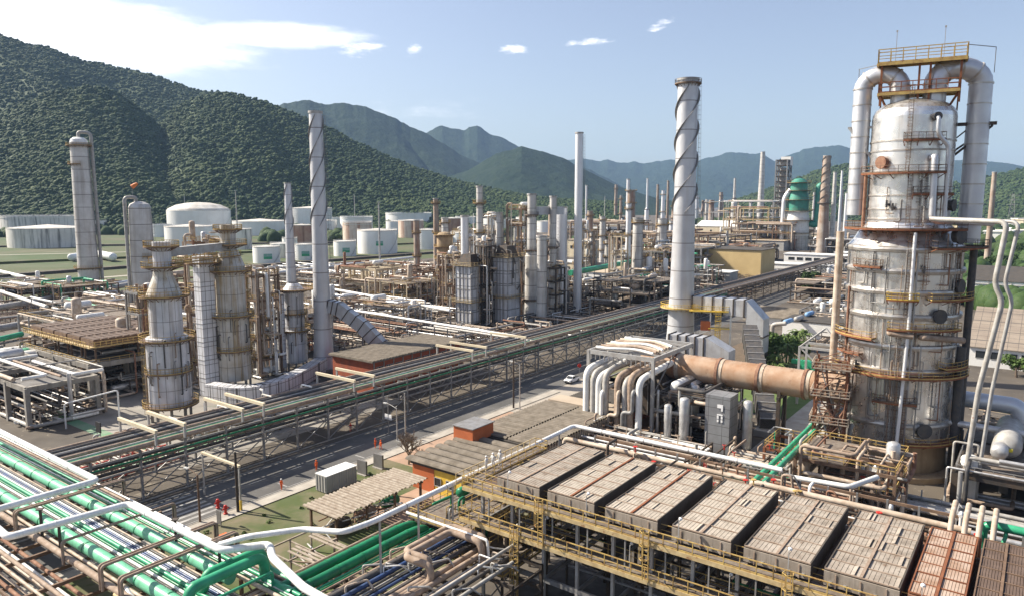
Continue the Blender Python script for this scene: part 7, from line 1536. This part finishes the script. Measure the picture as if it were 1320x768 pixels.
t = thing('blower', 'green scroll blower half hidden behind the orange duct', 'blower', (*G(1038, 500), 0), NR); MB().tube([(0, -.8, 5), (0, .8, 5)], 1.9, 24).tube([(0, -1.3, 5), (0, 1.3, 5)], .9, 20).bar((-1, 0, 6.3), (-3.4, 0, 6.3), 1.0).build('casing', MT['green_mid'], t); MB().b2(-2.5, -1.5, 0, 2.5, 1.5, 3.2).build('base', MT['concrete'], t)
# ================================================================== near trees and plants
def palm(label, px, py, H, sd):
    X, Y = G(px, py); rg = random.Random(sd); t = thing('palm_tree', label, 'palm tree', (X, Y, 0), rg.uniform(0, 6), None); tr = MB(); lf = MB()
    for s in range(5):
        bx, by = rg.uniform(-1.6, 1.6), rg.uniform(-1.6, 1.6); h = H * rg.uniform(.45, .75); tr.tube([(bx * .3, by * .3, 0), (bx * .7, by * .7, h * .6), (bx, by, h)], [.2, .15, .12], 8)
        for k in range(16):
            a = rg.uniform(0, 6.3); ln = rg.uniform(1.8, 3.2); up = rg.uniform(.2, 1.5); prev = Vector((bx, by, h)); wd = .26
            for j in range(1, 6):
                f = j / 5; q = Vector((bx + cos(a) * ln * f, by + sin(a) * ln * f, h + up * f * 1.9 - 2.3 * f * f)); sd2_ = Vector((-sin(a), cos(a), 0))
                for s_ in (-1, 1):
                    tip = (prev + q) / 2 + sd2_ * s_ * (.75 - .5 * f) + Vector((0, 0, -.28)); lf.add([tuple(prev), tuple(q), tuple(tip)], [(0, 1, 2)])
                    tip = q + sd2_ * s_ * (.7 - .5 * f) + Vector((cos(a) * .3, sin(a) * .3, -.3)); lf.add([tuple(prev.lerp(q, .5)), tuple(q), tuple(tip)], [(0, 1, 2)])
                prev = q
    tr.build('trunk', MT['bark'], t); lf.build('frond', MT['palm'], t); return t
palm('clump of palms nearest the orange duct left of the braced frame', 985, 474, 9, 1); palm('right hand clump of palms behind the orange duct', 1012, 478, 10, 2); palm('palm clump below the bright white store', 1035, 452, 8, 3); palm('low palm clump close behind the orange duct', 998, 486, 7, 4)
X, Y = G(1046, 382); tree('round dark tree on the green island beyond the white store', X, Y, 13, 8, 'leaf_dark', None, 5000, .55, 1)
X, Y = G(986, 470); tree('round bright green tree behind the orange duct beside the palms', X, Y, 9, 6, 'leaf', None, 3200, .45, 5)
X, Y = G(1020, 466); tree('second round green tree behind the orange duct near the braced frame', X, Y, 8, 5, 'leaf', None, 2600, .42, 6)
X, Y = G(926, 400); tree('dark shrub tree under the silver ribbed duct', X, Y, 7, 6, 'leaf_dark', None, 3000, .4, 2)
for i, (px, py, H, R) in enumerate(((1290, 356, 13, 9), (1312, 372, 12, 8), (1262, 342, 12, 8), (1318, 340, 14, 10), (1278, 438, 5, 4), (1262, 460, 4, 3.5), (1310, 486, 5, 4))):
    X, Y = G(px, py); tree(('broad leafy tree behind the white ribbed hall, foremost', 'leafy tree behind the white ribbed hall at the right edge', 'leafy tree close to the right side of the column', 'tall leafy tree at the right edge beyond the hall', 'bush in front of the brown roofed hall', 'low bush by the white window strip', 'bush behind the green pipe at the right edge')[i], X, Y, H, R, 'leaf_dark' if i < 4 else 'leaf', None, 4200 if i < 4 else 1800, .5 if i < 4 else .3, 30 + i)
def bare(label, px, py, H, sd):
    X, Y = G(px, py); t = thing('bare_tree', label, 'tree', (X, Y, 0)); mb = MB(); rg = random.Random(sd)
    def br(p, d, l, r, lv):
        q = p + d * l; mb.bar(p, q, r) if lv < 2 else mb.tube([p, q], [r * .6, r * .4], 5)
        if lv == 0: return
        for k in range(3 if lv < 4 else 5):
            e = d + Vector((rg.uniform(-1, 1), rg.uniform(-1, 1), rg.uniform(-.35, .7))) * .8; e.normalize(); br(p.lerp(q, rg.uniform(.6, 1)), e, l * rg.uniform(.62, .82), r * .6, lv - 1)
    br(Vector((0, 0, 0)), Vector((.05, 0, 1)), H * .3, .32, 5); mb.build('trunk', MT['bare_twig'], t)
bare('pale leafless shrub tree on the verge left of the yellow and red hut', 527, 598, 7.5, 4); bare('second leafless bush close to the hut corner', 541, 606, 4.5, 9)
for i in range(26):
    px, py = rnd.uniform(270, 560), 0; a, c = rnd.uniform(46, 80), rnd.uniform(78, 88.5); X, Y = P(a, c); n = 40
    if i < 14: t = thing('grass_tuft', 'small dry grass tuft on the lawn beside the pavement', 'plant', (X, Y, 0), 0, 'grass tufts on the lawn'); foliage([(0, 0, .1)], [rnd.uniform(.25, .5)], n, .16, MT['leaf'], t, 'blades')
# ================================================================== denser middle ground
for lb, px, py, L, W, lv, sd, m, pal in (
    ('slim yellow railed pipe tower between the first and second furnace', 262, 502, 6, 5, (6, 12, 18, 24, 30, 35), 201, 'steel_brown', 'rust'), ('slim pipe tower just right of the second furnace', 338, 488, 6, 5, (5, 10, 15, 20, 26), 202, 'steel_brown', 'light'),
    ('pipe tower left of the nearest furnace with yellow landings', 186, 500, 5, 6, (6, 12, 18, 23), 203, 'steel', 'rust'), ('tall pipe tower at the left of the tallest heater stack', 672, 414, 6, 6, (7, 14, 21, 28, 36, 42), 204, 'steel_brown', 'light'),
    ('pipe tower in front of the broad smooth white stack', 716, 414, 6, 6, (5, 10, 15, 20), 205, 'steel_dark', 'grey'), ('pipe tower at the left of the box heaters', 585, 408, 7, 7, (6, 12, 18, 23), 206, 'steel_brown', 'rust'), ('pipe tower behind the box heaters', 634, 396, 8, 8, (8, 16, 24, 31, 38), 207, 'steel', 'light'),
    ('pipe structure left of the beige concrete frame', 440, 388, 14, 16, (5, 10), 208, 'beige', 'light'), ('pipe structure right of the beige concrete frame', 545, 396, 14, 12, (5, 10, 15), 209, 'steel_brown', 'rust'), ('low pipe structure behind the third furnace', 392, 430, 12, 16, (4, 8), 210, 'steel', 'light'),
    ('pipe structure behind the twisted chimney', 440, 420, 12, 18, (4, 8), 211, 'steel_brown', 'light'), ('dark pipe structure left of the thin white stack', 728, 398, 12, 12, (5, 10), 212, 'steel_dark', 'grey'), ('pipe structure at the right of the thin white stack', 768, 400, 14, 14, (5, 10), 213, 'steel_dark', 'grey'),
    ('pipe structure between the ringed column and the tallest chimney', 846, 398, 14, 12, (5, 10, 14), 214, 'steel_brown', 'rust'), ('pipe structure right behind the tallest chimney', 910, 376, 20, 14, (5, 10), 215, 'steel_dark', 'green'), ('long low pipe structure at the far left behind the racks', 30, 400, 20, 34, (5, 9), 216, 'steel_brown', 'light'),
    ('pipe structure at the foot of the far left ringed column', 205, 412, 16, 16, (5, 10, 15), 217, 'steel_brown', 'rust'), ('pipe structure beyond the snake duct', 520, 428, 12, 20, (4, 8), 218, 'steel', 'light')):
    x, y = G(px, py); unit(lb, 0, 0, L, W, lv, sd, m, pal, 40 if len(lv) > 3 else 34, 5, 'yellow', bays=(1, 1) if L < 9 else (2, 2), pr=(.12, .42), xy=(x, y), beam=.45, decked=sd % 2 == 0 or L < 9)
rq = random.Random(404); k = 0
for a in range(126, 420, 34):
    for c in range(118, 330, 30):
        X, Y = P(a + 16, c + 14); D = DEP(X, Y, 0); px = 660 + FPX * X / D
        if not -60 < px < 900 or rq.random() < .12 or (a < 150 and c < 150) or (px < 420 and Y > 330): continue
        k += 1; pipe_field('low bed of pipes valves and risers in the open middle ground', a + rq.uniform(0, 4), c + rq.uniform(0, 4), 29, 25, 500 + k, 20, (.5, 1.8, 3.4), rq.choice(['light', 'rust', 'light', 'grey']), 'steel_dark', (.12, .36), rq.choice('xy'), 'pipe beds all over the middle ground', 8, stubs=12)
for i in range(22):
    px = rq.uniform(775, 1095); py = rq.uniform(286, 306); hgt = rq.uniform(20, 60)
    if 1010 < px < 1045: px += 40
    h_ = rq.uniform(1.5, 3.4); stack('slim column standing in the crowd of the far plant', px, py, [(py, h_), (py - hgt * .5, h_), (py - hgt, h_ * .8)], rq.choice(['stack_grey', 'stack_rusty', 'stack_clean']), 'process_column', 'process column', 'slim columns of the far plant', None, ((py - hgt * .9, 2, 0, 360), (py - hgt * .5, 2, 0, 360)), n=14, lad=False)
for i, (px, py, L, W, H, m) in enumerate(((1002, 312, 50, 20, 10, 'wall_cream'), (1075, 340, 30, 16, 8, 'wall_white'), (960, 322, 36, 20, 9, 'wall_grey'), (868, 300, 40, 24, 11, 'wall_cream'), (800, 330, 34, 20, 8, 'wall_white'), (690, 350, 30, 16, 7, 'wall_cream'), (560, 352, 20, 14, 6, 'wall_white'), (70, 372, 10, 8, 4, 'wall_grey'), (112, 372, 9, 7, 4, 'wall_grey'))):
    hz_house(('small cream block left of the green tower', 'white block under the thin grey stacks', 'grey block in front of the lattice tower', 'cream block behind the slim flare stacks', 'white block left of the ringed column', 'cream block between the tall heater stacks and the thin white stack', 'white hut right of the beige concrete frame', 'grey pump hut on the far left grass', 'grey pump hut at the foot of the slim grey column')[i], px, py, L, W, H, m, 'roof_white' if i % 2 else 'roof_tan', 'flat', [('y', L * .1 + j * L * .22, H * .4, L * .12, H * .25) for j in range(4)], NR, 'plant_building')
for lb, a, c, L, W, sd, al in (('pipe bed with bright risers between tower frame and cooler racks', 86, 24, 16, 22, 301, 'y'), ('shaded pipe bed under the orange duct', 106, 44, 12, 20, 302, 'y'), ('pipe bed right of the first furnace along the rack', 68, 118, 30, 12, 303, 'x'), ('pipe bed under the left concrete frame', 54, 158, 14, 50, 304, 'y'), ('pipe bed under the fin fan coolers', 72, 170, 22, 34, 305, 'x')):
    pipe_field(lb, a, c, L, W, sd, 24, (.6, 1.8, 3.0), 'light' if sd < 304 else 'grey', 'steel_dark', (.12, .3), al, None, 12, stubs=20)
for i in range(16):
    px, py = rq.uniform(565, 880), rq.uniform(352, 398)
    if 590 < px < 670 and py > 390: py -= 25
    x, y = G(px, py); top = rq.uniform(14, 32); lv = [top * (q + 1) / 4 for q in range(4)]
    unit('slender open pipe tower standing in the busy middle ground', 0, 0, 5.5, 5.5, lv, 700 + i, rq.choice(['steel_brown', 'steel', 'beige']), rq.choice(['light', 'rust']), 22, 3, 'yellow', bays=(1, 1), pr=(.12, .4), xy=(x, y), group='pipe towers of the middle ground')
for i in range(22):
    px, py = rq.uniform(562, 880), rq.uniform(330, 392); hp = rq.uniform(40, 105) * (py - 250) / 110; w_ = rq.uniform(2.4, 5.2) * (py - 230) / 140
    stack('slim column with landings in the busy middle ground', px, py, [(py, w_), (py - hp * .6, w_), (py - hp, w_ * .85)], rq.choice(['stack_grey', 'stack_clean', 'stack_rusty', 'stack_grey']), 'process_column', 'process column', 'slim columns of the middle ground', None, ((py - hp * .93, 1.2, 0, 360), (py - hp * .6, 1.0, 0, 360), (py - hp * .3, 1.0, 0, 360)), n=16, lad=True)
for px, base, hw, top in ((421, 303, 13, 285), (510, 302, 12, 286), (575, 322, 9, 305), (650, 300, 12, 284), (702, 300, 10, 286), (374, 324, 9, 308), (284, 320, 13, 301), (437, 296, 12, 281), (500, 290, 14, 276), (600, 296, 13, 280), (120, 300, 14, 285), (210, 306, 12, 290)):
    tank('clean white tank among the crowd at the back of the tank farm', px, base, hw, top, 'tank_white', rq.choice(['cone', 'flat']), 'white tanks at the back of the tank farm', stairs=hw > 12)
